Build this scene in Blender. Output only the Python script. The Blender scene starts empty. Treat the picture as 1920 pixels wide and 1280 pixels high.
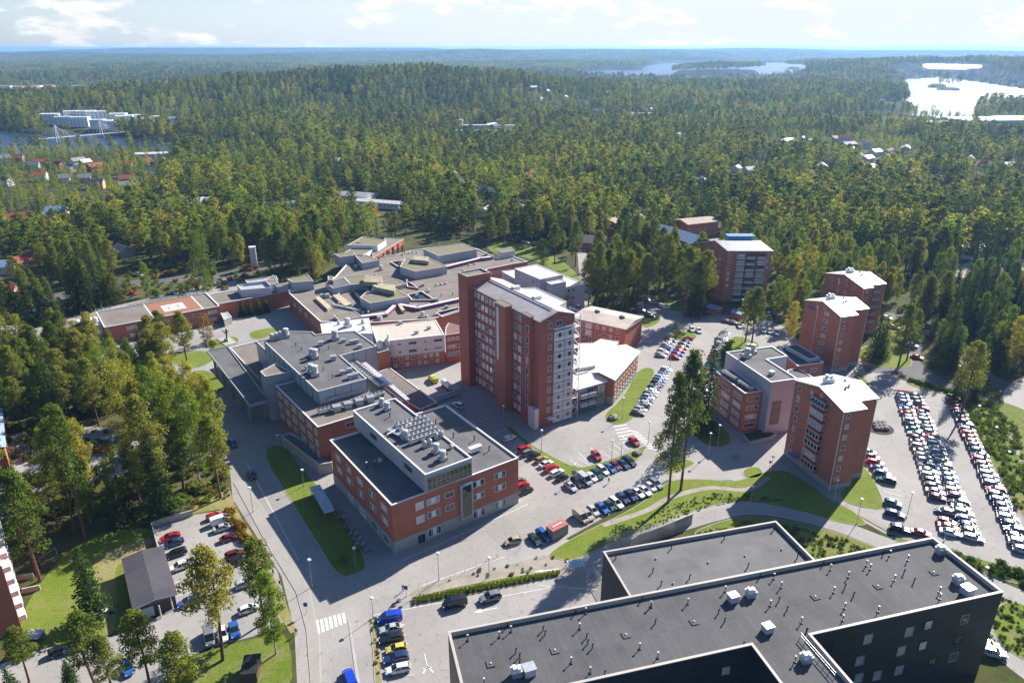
import bpy, bmesh, math, random
import numpy as np
from mathutils import Vector, Matrix
random.seed(7); RNG = np.random.default_rng(7)
R = math.radians
SC = bpy.context.scene
COL = SC.collection

# ------------------------------------------------------------------ camera (drone about 105 m up)
CAMZ = 105.0; FPX = 1355.0; PITCH = math.atan((640-90)/FPX)
cam = bpy.data.objects.new('camera', bpy.data.cameras.new('camera')); COL.objects.link(cam)
cam.location = (0, 0, CAMZ); cam.rotation_euler = (math.pi/2-PITCH, 0, 0)
cam.data.sensor_width = 36; cam.data.lens = FPX/1920*36; cam.data.clip_start = 1; cam.data.clip_end = 90000
SC.camera = cam
CP, SP = math.cos(PITCH), math.sin(PITCH)
def G(px, py, z=0.0):
    """survey point: world xy of a spot seen at photo pixel (1920 wide) lying at height z"""
    y = 640-py
    d = (px-960, FPX*CP+y*SP, -FPX*SP+y*CP)
    t = (CAMZ-z)/-d[2]
    return Vector((d[0]*t, d[1]*t))
def topx(X, Y, Z=0.0):
    dz = Z-CAMZ
    f = Y*CP-dz*SP; u = Y*SP+dz*CP
    return 960+FPX*X/f, 640-FPX*u/f

# ------------------------------------------------------------------ materials
def newmat(name):
    m = bpy.data.materials.new(name); m.use_nodes = True
    n = m.node_tree; b = n.nodes['Principled BSDF']
    return m, n, b
def L(nt, a, b): nt.links.new(a, b)
def mix(nt, fac, a, b, blend='MIX'):
    x = nt.nodes.new('ShaderNodeMix'); x.data_type = 'RGBA'; x.blend_type = blend
    for s, v in ((x.inputs[0], fac), (x.inputs[6], a), (x.inputs[7], b)):
        if isinstance(v, (int, float)): s.default_value = v
        elif isinstance(v, tuple): s.default_value = (*v[:3], 1)
        else: L(nt, v, s)
    return x.outputs[2]
def noise(nt, scale, detail=3, vec=None, rough=0.6):
    x = nt.nodes.new('ShaderNodeTexNoise'); x.inputs['Scale'].default_value = scale
    x.inputs['Detail'].default_value = detail; x.inputs['Roughness'].default_value = rough
    if vec is None:
        g = nt.nodes.new('ShaderNodeNewGeometry'); vec = g.outputs['Position']
    L(nt, vec, x.inputs['Vector']); return x.outputs['Fac']
def ramp(nt, fac, stops):
    r = nt.nodes.new('ShaderNodeValToRGB'); e = r.color_ramp.elements
    while len(e) < len(stops): e.new(0.5)
    for k, (p, c) in enumerate(stops):
        e[k].position = p; e[k].color = (*c[:3], 1) if isinstance(c, tuple) else (c, c, c, 1)
    L(nt, fac, r.inputs[0]); return r.outputs[0]
MATS = {}
def mat(name, col, rough=0.8, metal=0.0, var=0.25, scale=0.6, fine=6.0, spec=0.3, col2=None, bump=0.0):
    """plain surface with large patches and fine grain"""
    if name in MATS: return MATS[name]
    m, n, b = newmat(name)
    c2 = col2 or tuple(c*(1-var) for c in col)
    f = ramp(n, noise(n, scale, 5), [(0.35, 0.0), (0.65, 1.0)])
    c = mix(n, f, col, c2)
    c = mix(n, noise(n, fine, 2), c, mix(n, 0.5, c, (0.5, 0.5, 0.5), 'MULTIPLY'))
    L(n, c, b.inputs['Base Color'])
    b.inputs['Roughness'].default_value = rough; b.inputs['Metallic'].default_value = metal
    b.inputs['Specular IOR Level'].default_value = spec
    if bump:
        bp = n.nodes.new('ShaderNodeBump'); bp.inputs['Strength'].default_value = bump
        L(n, noise(n, fine, 3), bp.inputs['Height']); L(n, bp.outputs[0], b.inputs['Normal'])
    MATS[name] = m; return m
def rotvec(nt, ang, sc=(1, 1, 1)):
    g = nt.nodes.new('ShaderNodeNewGeometry'); mp = nt.nodes.new('ShaderNodeMapping'); mp.vector_type = 'TEXTURE'
    mp.inputs['Rotation'].default_value = (0, 0, ang); L(nt, g.outputs['Position'], mp.inputs['Vector'])
    m2 = nt.nodes.new('ShaderNodeMapping'); m2.inputs['Scale'].default_value = sc; L(nt, mp.outputs[0], m2.inputs['Vector'])
    return m2.outputs[0]
def feltmat(name, col, ang, strip=1.0, length=9.0, amt=0.16, rough=0.9, seam=0.55):
    """bitumen felt / seamed metal laid in strips along direction ang"""
    if name in MATS: return MATS[name]
    m, n, b = newmat(name)
    v = rotvec(n, ang)
    br = n.nodes.new('ShaderNodeTexBrick'); L(n, v, br.inputs['Vector'])
    br.inputs['Scale'].default_value = 1.0; br.inputs['Brick Width'].default_value = length; br.inputs['Row Height'].default_value = strip
    br.inputs['Mortar Size'].default_value = 0.03; br.inputs['Mortar Smooth'].default_value = 0.3
    br.inputs['Color1'].default_value = (*col, 1); br.inputs['Color2'].default_value = (*[c*(1-amt) for c in col], 1)
    br.inputs['Mortar'].default_value = (*[c*seam for c in col], 1)
    c = mix(n, ramp(n, noise(n, 0.12, 5), [(0.35, 0.75), (0.62, 1.12)]), (0, 0, 0), br.outputs['Color'])
    c = mix(n, ramp(n, noise(n, 0.5, 4), [(0.3, 0.0), (0.75, 0.35)]), c, mix(n, 1.0, c, (0.62, 0.58, 0.52), 'MULTIPLY'))
    c = mix(n, 1.0, c, ramp(n, noise(n, 5, 2), [(0.2, 0.8), (0.8, 1.15)]), 'MULTIPLY')
    L(n, c, b.inputs['Base Color']); b.inputs['Roughness'].default_value = rough; b.inputs['Specular IOR Level'].default_value = 0.3
    MATS[name] = m; return m
def brickmat(name, col):
    if name in MATS: return MATS[name]
    m, n, b = newmat(name)
    g = n.nodes.new('ShaderNodeNewGeometry')
    cb = n.nodes.new('ShaderNodeSeparateXYZ'); L(n, g.outputs['Position'], cb.inputs[0])
    ad = n.nodes.new('ShaderNodeMath'); L(n, cb.outputs[0], ad.inputs[0]); L(n, cb.outputs[1], ad.inputs[1])
    cc = n.nodes.new('ShaderNodeCombineXYZ'); L(n, ad.outputs[0], cc.inputs[0]); L(n, cb.outputs[2], cc.inputs[1])
    br = n.nodes.new('ShaderNodeTexBrick'); L(n, cc.outputs[0], br.inputs['Vector']); br.inputs['Scale'].default_value = 1
    br.inputs['Brick Width'].default_value = 0.6; br.inputs['Row Height'].default_value = 0.2; br.inputs['Mortar Size'].default_value = 0.018
    br.inputs['Color1'].default_value = (*col, 1); br.inputs['Color2'].default_value = (*[c*0.72 for c in col], 1)
    br.inputs['Mortar'].default_value = (*[c*0.6+0.06 for c in col], 1)
    c = mix(n, ramp(n, noise(n, 0.25, 4), [(0.35, 0.0), (0.7, 0.4)]), br.outputs['Color'], tuple(c*0.7 for c in col))
    ms = n.nodes.new('ShaderNodeMapping'); ms.inputs['Scale'].default_value = (1.4, .07, 1); L(n, cc.outputs[0], ms.inputs['Vector'])
    c = mix(n, ramp(n, noise(n, 1.0, 4, ms.outputs[0]), [(.5, 0.0), (.72, .45)]), c, tuple(x*.55+.02 for x in col))      # run-off streaks
    fl = n.nodes.new('ShaderNodeTexBrick'); L(n, cc.outputs[0], fl.inputs['Vector']); fl.inputs['Scale'].default_value = 1; fl.inputs['Brick Width'].default_value = 7.2; fl.inputs['Row Height'].default_value = 3.3; fl.offset = 0; fl.inputs['Mortar Size'].default_value = .03
    fl.inputs['Color1'].default_value = (1, 1, 1, 1); fl.inputs['Color2'].default_value = (.9, .9, .9, 1); fl.inputs['Mortar'].default_value = (.6, .6, .6, 1); c = mix(n, 1.0, c, fl.outputs['Color'], 'MULTIPLY')
    L(n, c, b.inputs['Base Color']); b.inputs['Roughness'].default_value = 0.85; b.inputs['Specular IOR Level'].default_value = 0.25
    MATS[name] = m; return m
def panelmat(name, col, w, h, rough=0.6, amt=.2, joint=.5):
    """facade panels with joints"""
    m, n, b = newmat(name); g = n.nodes.new('ShaderNodeNewGeometry'); cb = n.nodes.new('ShaderNodeSeparateXYZ'); L(n, g.outputs['Position'], cb.inputs[0])
    ad = n.nodes.new('ShaderNodeMath'); L(n, cb.outputs[0], ad.inputs[0]); L(n, cb.outputs[1], ad.inputs[1]); cc = n.nodes.new('ShaderNodeCombineXYZ'); L(n, ad.outputs[0], cc.inputs[0]); L(n, cb.outputs[2], cc.inputs[1])
    br = n.nodes.new('ShaderNodeTexBrick'); L(n, cc.outputs[0], br.inputs['Vector']); br.inputs['Scale'].default_value = 1; br.inputs['Brick Width'].default_value = w; br.inputs['Row Height'].default_value = h; br.inputs['Mortar Size'].default_value = .04
    br.inputs['Color1'].default_value = (*col, 1); br.inputs['Color2'].default_value = (*[c*(1-amt) for c in col], 1); br.inputs['Mortar'].default_value = (*[c*joint for c in col], 1)
    c = mix(n, ramp(n, noise(n, .3, 4), [(.35, 0.0), (.7, .35)]), br.outputs['Color'], tuple(x*.75 for x in col)); L(n, c, b.inputs['Base Color']); b.inputs['Roughness'].default_value = rough; b.inputs['Specular IOR Level'].default_value = .35; MATS[name] = m; return m
def glassmat(name, dark, blind, pb):
    """window glass; by object some panes have pale blinds drawn behind them"""
    m, n, b = newmat(name)
    o = n.nodes.new('ShaderNodeObjectInfo')
    f = ramp(n, o.outputs['Random'], [(pb-0.01, 1.0), (pb+0.01, 0.0)])
    c = mix(n, f, dark, blind); c = mix(n, 1.0, c, ramp(n, noise(n, 0.9, 2), [(0.3, 0.6), (0.7, 1.2)]), 'MULTIPLY')
    L(n, c, b.inputs['Base Color']); b.inputs['Roughness'].default_value = 0.06; b.inputs['Specular IOR Level'].default_value = 0.8
    MATS[name] = m; return m
def foliage(name, c1, c2, c3):
    m = bpy.data.materials.new(name); m.use_nodes = True; n = m.node_tree; n.nodes.clear()
    out = n.nodes.new('ShaderNodeOutputMaterial')
    o = n.nodes.new('ShaderNodeObjectInfo')
    base = ramp(n, o.outputs['Random'], [(0.0, c1), (0.5, c2), (1.0, c3)])
    st = ramp(n, noise(n, 0.012, 4, o.outputs['Location'], .65), [(0.34, 0.0), (0.64, 1.0)])     # stands of darker and yellower trees
    base = mix(n, st, mix(n, 1.0, base, (.66, .78, .85), 'MULTIPLY'), mix(n, 1.0, base, (1.42, 1.30, 1.1), 'MULTIPLY'))
    tc = n.nodes.new('ShaderNodeTexCoord')
    ns = noise(n, 0.55, 3, tc.outputs['Object'])
    c = mix(n, 1.0, base, ramp(n, ns, [(0.3, 0.55), (0.7, 1.35)]), 'MULTIPLY')
    d = n.nodes.new('ShaderNodeBsdfDiffuse'); t = n.nodes.new('ShaderNodeBsdfTranslucent'); mx = n.nodes.new('ShaderNodeMixShader')
    mx.inputs[0].default_value = 0.48
    L(n, c, d.inputs[0]); L(n, c, t.inputs[0]); L(n, d.outputs[0], mx.inputs[1]); L(n, t.outputs[0], mx.inputs[2]); L(n, mx.outputs[0], out.inputs[0])
    MATS[name] = m; return m

# ------------------------------------------------------------------ mesh builder
class MB:
    def __init__(s): s.v = []; s.f = []; s.m = []
    def face(s, pts, m=0):
        k = len(s.v); s.v += [tuple(p) for p in pts]; s.f.append(tuple(range(k, k+len(pts)))); s.m.append(m)
    def prism(s, poly, z0, z1, m=0, mt=None, bottom=False):
        """poly: ccw (x,y) list"""
        n = len(poly); k = len(s.v)
        s.v += [(p[0], p[1], z0) for p in poly]+[(p[0], p[1], z1) for p in poly]
        for i in range(n):
            j = (i+1) % n; s.f.append((k+i, k+j, k+n+j, k+n+i)); s.m.append(m)
        s.f.append(tuple(range(k+n, k+2*n))); s.m.append(m if mt is None else mt)
        if bottom: s.f.append(tuple(reversed(range(k, k+n)))); s.m.append(m)
    def walls(s, poly, z0, z1, m=0):
        n = len(poly)
        for i in range(n):
            a, b = poly[i], poly[(i+1) % n]
            s.face([(a[0], a[1], z0), (b[0], b[1], z0), (b[0], b[1], z1), (a[0], a[1], z1)], m)
    def box(s, c, d, m=0, rz=0.0):
        ca, sa = math.cos(rz), math.sin(rz); P = []
        for x, y in ((-1, -1), (1, -1), (1, 1), (-1, 1)):
            X, Y = x*d[0]/2, y*d[1]/2; P.append((c[0]+X*ca-Y*sa, c[1]+X*sa+Y*ca))
        s.prism(P, c[2]-d[2]/2, c[2]+d[2]/2, m, bottom=True)
    def tube(s, a, b, r0, r1=None, n=6, m=0, cap=True):
        a = Vector(a); b = Vector(b); r1 = r0 if r1 is None else r1
        d = (b-a).normalized(); x = d.orthogonal().normalized(); y = d.cross(x); k = len(s.v)
        for p, r in ((a, r0), (b, r1)):
            for i in range(n):
                t = 2*math.pi*i/n; s.v.append(tuple(p+x*math.cos(t)*r+y*math.sin(t)*r))
        for i in range(n):
            j = (i+1) % n; s.f.append((k+i, k+j, k+n+j, k+n+i)); s.m.append(m)
        if cap:
            s.f.append(tuple(range(k+n, k+2*n))); s.m.append(m); s.f.append(tuple(reversed(range(k, k+n)))); s.m.append(m)
    def cyl(s, x, y, z0, z1, r, r1=None, n=10, m=0): s.tube((x, y, z0), (x, y, z1), r, r1, n, m)
    def loft(s, secs, m=0):
        n = len(secs[0]); k = len(s.v)
        for sec in secs: s.v += [tuple(p) for p in sec]
        for a in range(len(secs)-1):
            for i in range(n):
                j = (i+1) % n; s.f.append((k+a*n+i, k+a*n+j, k+(a+1)*n+j, k+(a+1)*n+i)); s.m.append(m)
        s.f.append(tuple(reversed(range(k, k+n)))); s.m.append(m)
        e = k+(len(secs)-1)*n; s.f.append(tuple(range(e, e+n))); s.m.append(m)
    def mesh(s, name, mats, off=(0, 0, 0), smooth=False):
        me = bpy.data.meshes.new(name)
        v = [(a-off[0], b-off[1], c-off[2]) for a, b, c in s.v] if any(off) else s.v
        me.from_pydata(v, [], s.f)
        for mm in (mats if isinstance(mats, (list, tuple)) else [mats]): me.materials.append(mm)
        me.polygons.foreach_set('material_index', s.m)
        if smooth: me.polygons.foreach_set('use_smooth', [True]*len(s.f))
        me.update(); return me
def link(name, data, parent=None, loc=None, rz=0.0, **kw):
    o = bpy.data.objects.new(name, data); COL.objects.link(o)
    if parent is not None: o.parent = parent
    if loc is not None: o.location = loc
    if rz: o.rotation_euler = (0, 0, rz)
    for k, v in kw.items(): o[k] = v
    return o
def thing(name, label, cat, loc, group=None, data=None, rz=0.0):
    o = link(name, data, None, (loc[0], loc[1], loc[2] if len(loc) > 2 else 0.0), rz, label=label, category=cat)
    if group: o['group'] = group
    return o
def struct(name, mb, mats, **kw): return link(name, mb.mesh(name, mats), kind='structure', **kw)

# ------------------------------------------------------------------ polygon tools
def ccw(p):
    a = sum(p[i][0]*p[(i+1) % len(p)][1]-p[(i+1) % len(p)][0]*p[i][1] for i in range(len(p)))
    return list(p) if a > 0 else list(reversed(p))
def inset(poly, d):
    n = len(poly); out = []
    for i in range(n):
        a, b, c = Vector(poly[i-1]), Vector(poly[i]), Vector(poly[(i+1) % n])
        u = (b-a).normalized(); w = (c-b).normalized()
        n1 = Vector((-u.y, u.x)); n2 = Vector((-w.y, w.x)); k = 1+n1.dot(n2)
        out.append(b+(n1+n2)*(d/max(k, 0.3)))
    return out
def inpoly(X, Y, poly):
    r = np.zeros(X.shape, bool); n = len(poly); j = n-1
    for i in range(n):
        xi, yi = poly[i]; xj, yj = poly[j]
        c = ((yi > Y) != (yj > Y))
        with np.errstate(divide='ignore', invalid='ignore'):
            r ^= c & (X < (xj-xi)*(Y-yi)/((yj-yi) if yj != yi else 1e-9)+xi)
        j = i
    return r
def rect(F, Rr, Lf, z, la=None, lb=None):
    """squared rectangle from three surveyed roof corners: F shared corner, Rr along one side, Lf along the other"""
    f, r, l = G(*F, z), G(*Rr, z), G(*Lf, z)
    a, b = r-f, l-f
    if a.length >= b.length: u = a.normalized(); v = Vector((-u.y, u.x)); v = v if v.dot(b) > 0 else -v
    else: v = b.normalized(); u = Vector((-v.y, v.x)); u = u if u.dot(a) > 0 else -u
    A = la or a.dot(u); B = lb or b.dot(v)
    return ccw([f, f+u*A, f+u*A+v*B, f+v*B])
def pxpoly(pts, z=0.0): return ccw([G(x, y, z) for x, y in pts])
def smooth_poly(p, it=2):
    p = [Vector(q) for q in p]
    for _ in range(it):
        q = []
        for i in range(len(p)):
            a, b = p[i], p[(i+1) % len(p)]; q += [a.lerp(b, 0.25), a.lerp(b, 0.75)]
        p = q
    return p
# ------------------------------------------------------------------ terrain: flat near the hospital, wooded hills and lakes beyond
WZ = -2.0                       # water level
LAKES = [[(1060, 138), (1130, 131), (1200, 131), (1215, 122), (1245, 118), (1500, 118), (1512, 124), (1508, 153), (1400, 156), (1260, 154), (1100, 148)],
         [(1640, 152), (1700, 147), (1760, 143), (1830, 151), (1925, 165), (1990, 172), (1990, 196), (1925, 198), (1850, 200), (1830, 206), (1818, 222), (1770, 220), (1705, 216), (1700, 192), (1692, 165)],
         [(1690, 115), (1905, 111.5), (1870, 129), (1800, 134), (1735, 134)],
         [(-400, 236), (0, 242), (90, 252), (160, 247), (250, 256), (330, 262), (460, 266), (560, 263), (540, 272), (440, 282), (330, 284), (250, 284), (0, 284), (-400, 280)],
         [(230, 133), (330, 127), (420, 127), (400, 134), (310, 137)],
         [(1730, 139), (1800, 137), (1850, 139), (1800, 143)]]
ISLES = [[(1258, 141), (1270, 133), (1345, 131), (1420, 134), (1424, 140), (1380, 142)], [(1474, 128), (1488, 126), (1502, 128), (1488, 130)],
         [(1742, 161), (1777, 162), (1777, 164), (1742, 163)], [(1757, 166), (1800, 167), (1800, 168.3), (1757, 168)]]
# bumps: px column, distance, half width, half depth, height
BUMPS = [(560, 1560, 560, 280, 38), (860, 1500, 330, 240, 28), (1900, 3300, 900, 700, 62), (1560, 4300, 700, 500, 28), (1345, 3500, 120, 120, 12), (1500, 1900, 600, 380, 12),
         (640, 7200, 2600, 900, 56), (1180, 7600, 1500, 700, 58), (330, 3900, 800, 330, 24), (1000, 4300, 800, 380, 22), (720, 2700, 700, 240, 12), (80, 2900, 500, 300, 14), (150, 5200, 1500, 700, 20), (1350, 10500, 5000, 900, 62), (1900, 9500, 2600, 800, 66), (300, 11500, 4500, 1000, 60),
         (1050, 16000, 9000, 2000, 62), (250, 6300, 620, 420, 44), (520, 5800, 500, 380, 36), (905, 6500, 620, 420, 46), (1250, 6100, 520, 380, 40), (1480, 8200, 900, 500, 56), (60, 8000, 900, 500, 48), (700, 12500, 1300, 900, 78), (1700, 12800, 1800, 900, 74), (1150, 13500, 900, 900, 82), (200, 13000, 1200, 900, 70), (1880, 4700, 500, 400, 40), (1640, 2700, 260, 300, 8)]
def near_water(PX, PY):
    w = np.zeros(PX.shape, bool)
    for p in LAKES: w |= inpoly(PX, PY, p)
    for p in ISLES: w &= ~inpoly(PX, PY, p)
    return w
_nx = [(0.0011, 0.3, 1.0), (0.00047, 1.9, 2.2), (0.0023, 4.0, .45)]
def hills(X, Y):
    D = np.hypot(X, Y)
    h = np.zeros(X.shape)
    for px, d, a, b, z in BUMPS:
        ang = math.atan((px-960)/FPX*0.93); cx, cy = d*math.sin(ang), d*math.cos(ang)
        u = (X-cx)*math.cos(ang)-(Y-cy)*math.sin(ang); v = (X-cx)*math.sin(ang)+(Y-cy)*math.cos(ang)
        h += z*np.exp(-(u/a)**2-(v/b)**2)
    k = np.clip((D-900)/2500, 0, 1); k2 = np.clip((D-5200)/5000, 0, 1)
    r = np.zeros(X.shape)
    for s, p, w in _nx: r += w*(np.sin(X*s+p+2*np.sin(Y*s*0.7+p))*np.cos(Y*s*1.3+p*2+1.4*np.sin(X*s*0.6)))
    h += np.clip(r, -1, 3)*(3*k+15*k2) + 9*k2
    h = np.clip(h, 0, 96)*np.clip((D-820)/350, 0, 1)
    return np.where(D > 3500, np.maximum(h-D*D/12.74e6, -4.0 if False else -1.0), h)      # the earth falls away from the line of sight
def build_ground():
    rows = [30, 60, 100, 140, 200, 280, 380, 500, 620, 740, 860, 900]
    y = 245.0
    while y > 90.6:
        rows.append(CAMZ/math.tan(PITCH-math.atan((640-y)/FPX))); y -= max(0.35, min(2.0, (y-89)/22))
    rows += [24000, 32000, 45000]; rows = np.array(sorted(set(rows)))
    angs = np.concatenate([np.linspace(-1.7, -0.76, 40), np.linspace(-0.75, 0.75, 640), np.linspace(0.76, 1.7, 40)])
    D, A = np.meshgrid(rows, angs, indexing='ij')
    X, Y = D*np.sin(A), D*np.cos(A)
    f = Y*CP+CAMZ*SP; u = Y*SP-CAMZ*CP
    ok = f > 1; PX = np.where(ok, 960+FPX*X/np.where(ok, f, 1), -9e9); PY = np.where(ok, 640-FPX*u/np.where(ok, f, 1), 9e9)
    W = near_water(PX, PY) & (D > 700)
    Z = hills(X, Y)
    # soften: lower land close to water
    Wf = W.astype(float)
    for _ in range(3):
        Wf = np.maximum.reduce([Wf, np.roll(Wf, 1, 0)*0.7, np.roll(Wf, -1, 0)*0.7, np.roll(Wf, 1, 1)*0.85, np.roll(Wf, -1, 1)*0.85])
    Z = np.where(W, WZ-2.5, Z*(1-Wf)+0.0)
    nr, na = D.shape
    V = np.stack([X, Y, Z], -1).reshape(-1, 3)
    i = np.arange(nr-1)[:, None]*na+np.arange(na-1)[None, :]
    F = np.stack([i, i+na, i+na+1, i+1], -1).reshape(-1, 4)[:, ::-1]
    me = bpy.data.meshes.new('ground')
    me.vertices.add(len(V)); me.vertices.foreach_set('co', V.ravel())
    me.loops.add(F.size); me.loops.foreach_set('vertex_index', F.ravel().astype(np.int32))
    me.polygons.add(len(F)); me.polygons.foreach_set('loop_start', np.arange(0, F.size, 4, dtype=np.int32))
    me.update(calc_edges=True)
    m, n, b = newmat('ground')
    near = mix(n, ramp(n, noise(n, 0.05, 5), [(0.4, 0.0), (0.6, 1.0)]), (0.04, 0.048, 0.014), (0.09, 0.078, 0.035))
    near = mix(n, ramp(n, noise(n, 0.35, 3), [(0.45, 0.0), (0.7, 0.8)]), near, (0.07, 0.10, 0.02))
    far = mix(n, ramp(n, noise(n, 0.006, 8, None, 0.75), [(0.42, 0.0), (0.6, 1.0)]), (0.014, 0.026, 0.010), (0.05, 0.062, 0.022))
    cd = n.nodes.new('ShaderNodeNewGeometry'); ln = n.nodes.new('ShaderNodeVectorMath'); ln.operation = 'LENGTH'; L(n, cd.outputs['Position'], ln.inputs[0])
    fr = n.nodes.new('ShaderNodeMapRange'); fr.inputs[1].default_value = 600; fr.inputs[2].default_value = 1300; L(n, ln.outputs['Value'], fr.inputs[0])
    L(n, mix(n, fr.outputs[0], near, far), b.inputs['Base Color']); b.inputs['Roughness'].default_value = 1; b.inputs['Specular IOR Level'].default_value = 0.1
    me.materials.append(m)
    link('ground', me, kind='structure')
build_ground()
m, n, b = newmat('water'); b.inputs['Base Color'].default_value = (0.012, 0.03, 0.05, 1); b.inputs['Roughness'].default_value = 0.32
b.inputs['Specular IOR Level'].default_value = 0.5; MATS['water'] = m
_b = n.nodes.new('ShaderNodeBump'); _b.inputs['Strength'].default_value = 0.6; _b.inputs['Distance'].default_value = 1.0
L(n, noise(n, 0.25, 3), _b.inputs['Height']); L(n, _b.outputs[0], b.inputs['Normal'])
q = MB(); q.face([(-30000, 300, WZ), (30000, 300, WZ), (30000, 9500, WZ), (-30000, 9500, WZ)]); struct('water', q, MATS['water'])

# ------------------------------------------------------------------ paved and planted surfaces
def asphalt(name, col):
    m, n, b = newmat(name)
    v = rotvec(n, R(36)); br = n.nodes.new('ShaderNodeTexBrick'); L(n, v, br.inputs['Vector']); br.inputs['Scale'].default_value = 1; br.inputs['Brick Width'].default_value = 31; br.inputs['Row Height'].default_value = 13; br.inputs['Mortar Size'].default_value = 0.05; br.inputs['Bias'].default_value = -.2
    br.inputs['Color1'].default_value = (*col, 1); br.inputs['Color2'].default_value = (*[c*.86 for c in col], 1); br.inputs['Mortar'].default_value = (*[c*.7 for c in col], 1)
    vo = n.nodes.new('ShaderNodeTexVoronoi'); vo.inputs['Scale'].default_value = .085; g = n.nodes.new('ShaderNodeNewGeometry'); L(n, g.outputs['Position'], vo.inputs['Vector'])
    c = mix(n, ramp(n, vo.outputs['Color'], [(.25, 0.0), (.3, .30)]), br.outputs['Color'], tuple(x*.72 for x in col))       # repaired areas
    c = mix(n, ramp(n, noise(n, .06, 5), [(.4, 0.0), (.65, .55)]), c, tuple(x*1.18 for x in col))
    ve = n.nodes.new('ShaderNodeTexVoronoi'); ve.feature = 'DISTANCE_TO_EDGE'; ve.inputs['Scale'].default_value = .11; wv = n.nodes.new('ShaderNodeVectorMath'); wv.operation = 'ADD'; nz = n.nodes.new('ShaderNodeTexNoise'); nz.inputs['Scale'].default_value = .5; L(n, g.outputs['Position'], nz.inputs['Vector']); sc_ = n.nodes.new('ShaderNodeVectorMath'); sc_.operation = 'SCALE'; sc_.inputs[3].default_value = 3.0; L(n, nz.outputs['Color'], sc_.inputs[0]); L(n, g.outputs['Position'], wv.inputs[0]); L(n, sc_.outputs[0], wv.inputs[1]); L(n, wv.outputs[0], ve.inputs['Vector'])
    c = mix(n, ramp(n, ve.outputs['Distance'], [(0.0, .3), (.008, 0.0)]), c, tuple(x*.35 for x in col))                    # cracks
    c = mix(n, ramp(n, noise(n, .8, 3), [(.58, 0.0), (.7, .55)]), c, tuple(x*.45 for x in col))                                # oil and tyre stains
    c = mix(n, 1.0, c, ramp(n, noise(n, 4, 2), [(.2, .85), (.8, 1.12)]), 'MULTIPLY')
    L(n, c, b.inputs['Base Color']); b.inputs['Roughness'].default_value = .9; b.inputs['Specular IOR Level'].default_value = .3; MATS[name] = m; return m
ASPH = asphalt('asphalt', (0.285, 0.268, 0.252))
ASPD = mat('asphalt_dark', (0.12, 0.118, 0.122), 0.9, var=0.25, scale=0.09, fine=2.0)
PAVE = mat('paving', (0.34, 0.315, 0.29), 0.9, var=0.12, scale=0.15, fine=2.0)
GRAV = mat('gravel', (0.36, 0.32, 0.27), 0.95, var=0.3, scale=0.3, fine=3.0)
KERB = mat('kerb_stone', (0.42, 0.40, 0.37), 0.85, var=0.15)
LINE = mat('line_paint', (0.75, 0.74, 0.70), 0.7, var=0.2, scale=0.8)
def grassmat(name, c1, c2, c3):
    m, n, b = newmat(name)
    c = mix(n, ramp(n, noise(n, 0.09, 4), [(0.38, 0.0), (0.62, 1.0)]), c1, c2)
    c = mix(n, ramp(n, noise(n, 0.7, 5), [(0.5, 0.0), (0.75, 0.75)]), c, c3)
    c = mix(n, ramp(n, noise(n, .22, 6, None, .7), [(.54, 0.0), (.66, .6)]), c, (.20, .17, .085))     # dry worn spots
    c = mix(n, 1.0, c, ramp(n, noise(n, 4, 2), [(0.2, 0.65), (0.8, 1.3)]), 'MULTIPLY')
    L(n, c, b.inputs['Base Color']); b.inputs['Roughness'].default_value = 1; b.inputs['Specular IOR Level'].default_value = 0.15
    bp = n.nodes.new('ShaderNodeBump'); bp.inputs['Strength'].default_value = 0.5; bp.inputs['Distance'].default_value = 0.2
    L(n, noise(n, 3, 3), bp.inputs['Height']); L(n, bp.outputs[0], b.inputs['Normal'])
    MATS[name] = m; return m
LAWN = grassmat('lawn', (0.115, 0.165, 0.016), (0.155, 0.185, 0.035), (0.08, 0.115, 0.014))
ROUGHG = grassmat('rough_grass', (0.10, 0.15, 0.015), (0.17, 0.17, 0.05), (0.05, 0.09, 0.012))
DRYG = grassmat('dry_grass', (0.20, 0.19, 0.06), (0.28, 0.235, 0.12), (0.10, 0.13, 0.03))
NOTREE = []
def sheet(name, px, m, z, kerb=0.0, sm=0, **kw):
    p = pxpoly(px) if not isinstance(px[0], Vector) else px
    if sm: p = smooth_poly(p, sm)
    NOTREE.append(p)
    q = MB()
    if kerb: q.prism(p, 0.0, z, 1, 1); q.face([(a.x, a.y, z+0.006) for a in inset(p, 0.14)], 0)
    else: q.face([(a.x, a.y, z) for a in p], 0)
    return struct(name, q, [m, KERB], **kw)
CAMPUS = [(590, 1500), (560, 1330), (556, 1260), (552, 1180), (528, 1080), (478, 1000), (436, 935), (432, 890), (398, 800), (384, 748), (345, 708), (300, 690), (262, 700), (160, 660), (0, 668), (-120, 690), (-120, 648), (0, 634),
          (120, 596), (210, 575), (330, 548), (430, 520), (520, 530), (600, 560), (640, 505), (760, 480), (900, 500), (1030, 540), (1195, 600), (1196, 572), (1215, 560), (1260, 562), (1330, 590), (1420, 592), (1470, 612), (1500, 640), (1540, 670), (1640, 672),
          (1690, 712), (1780, 736), (1800, 790), (1880, 900), (1960, 1010), (2060, 1130), (1900, 1062), (1790, 1036), (1740, 1014), (1660, 1000), (1600, 968), (1560, 940), (1400, 900), (1250, 900), (1150, 960), (1060, 1010), (1140, 1030), (1300, 1020), (1330, 1500)]
sheet('parking_ground', CAMPUS, ASPH, 0.02)
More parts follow.
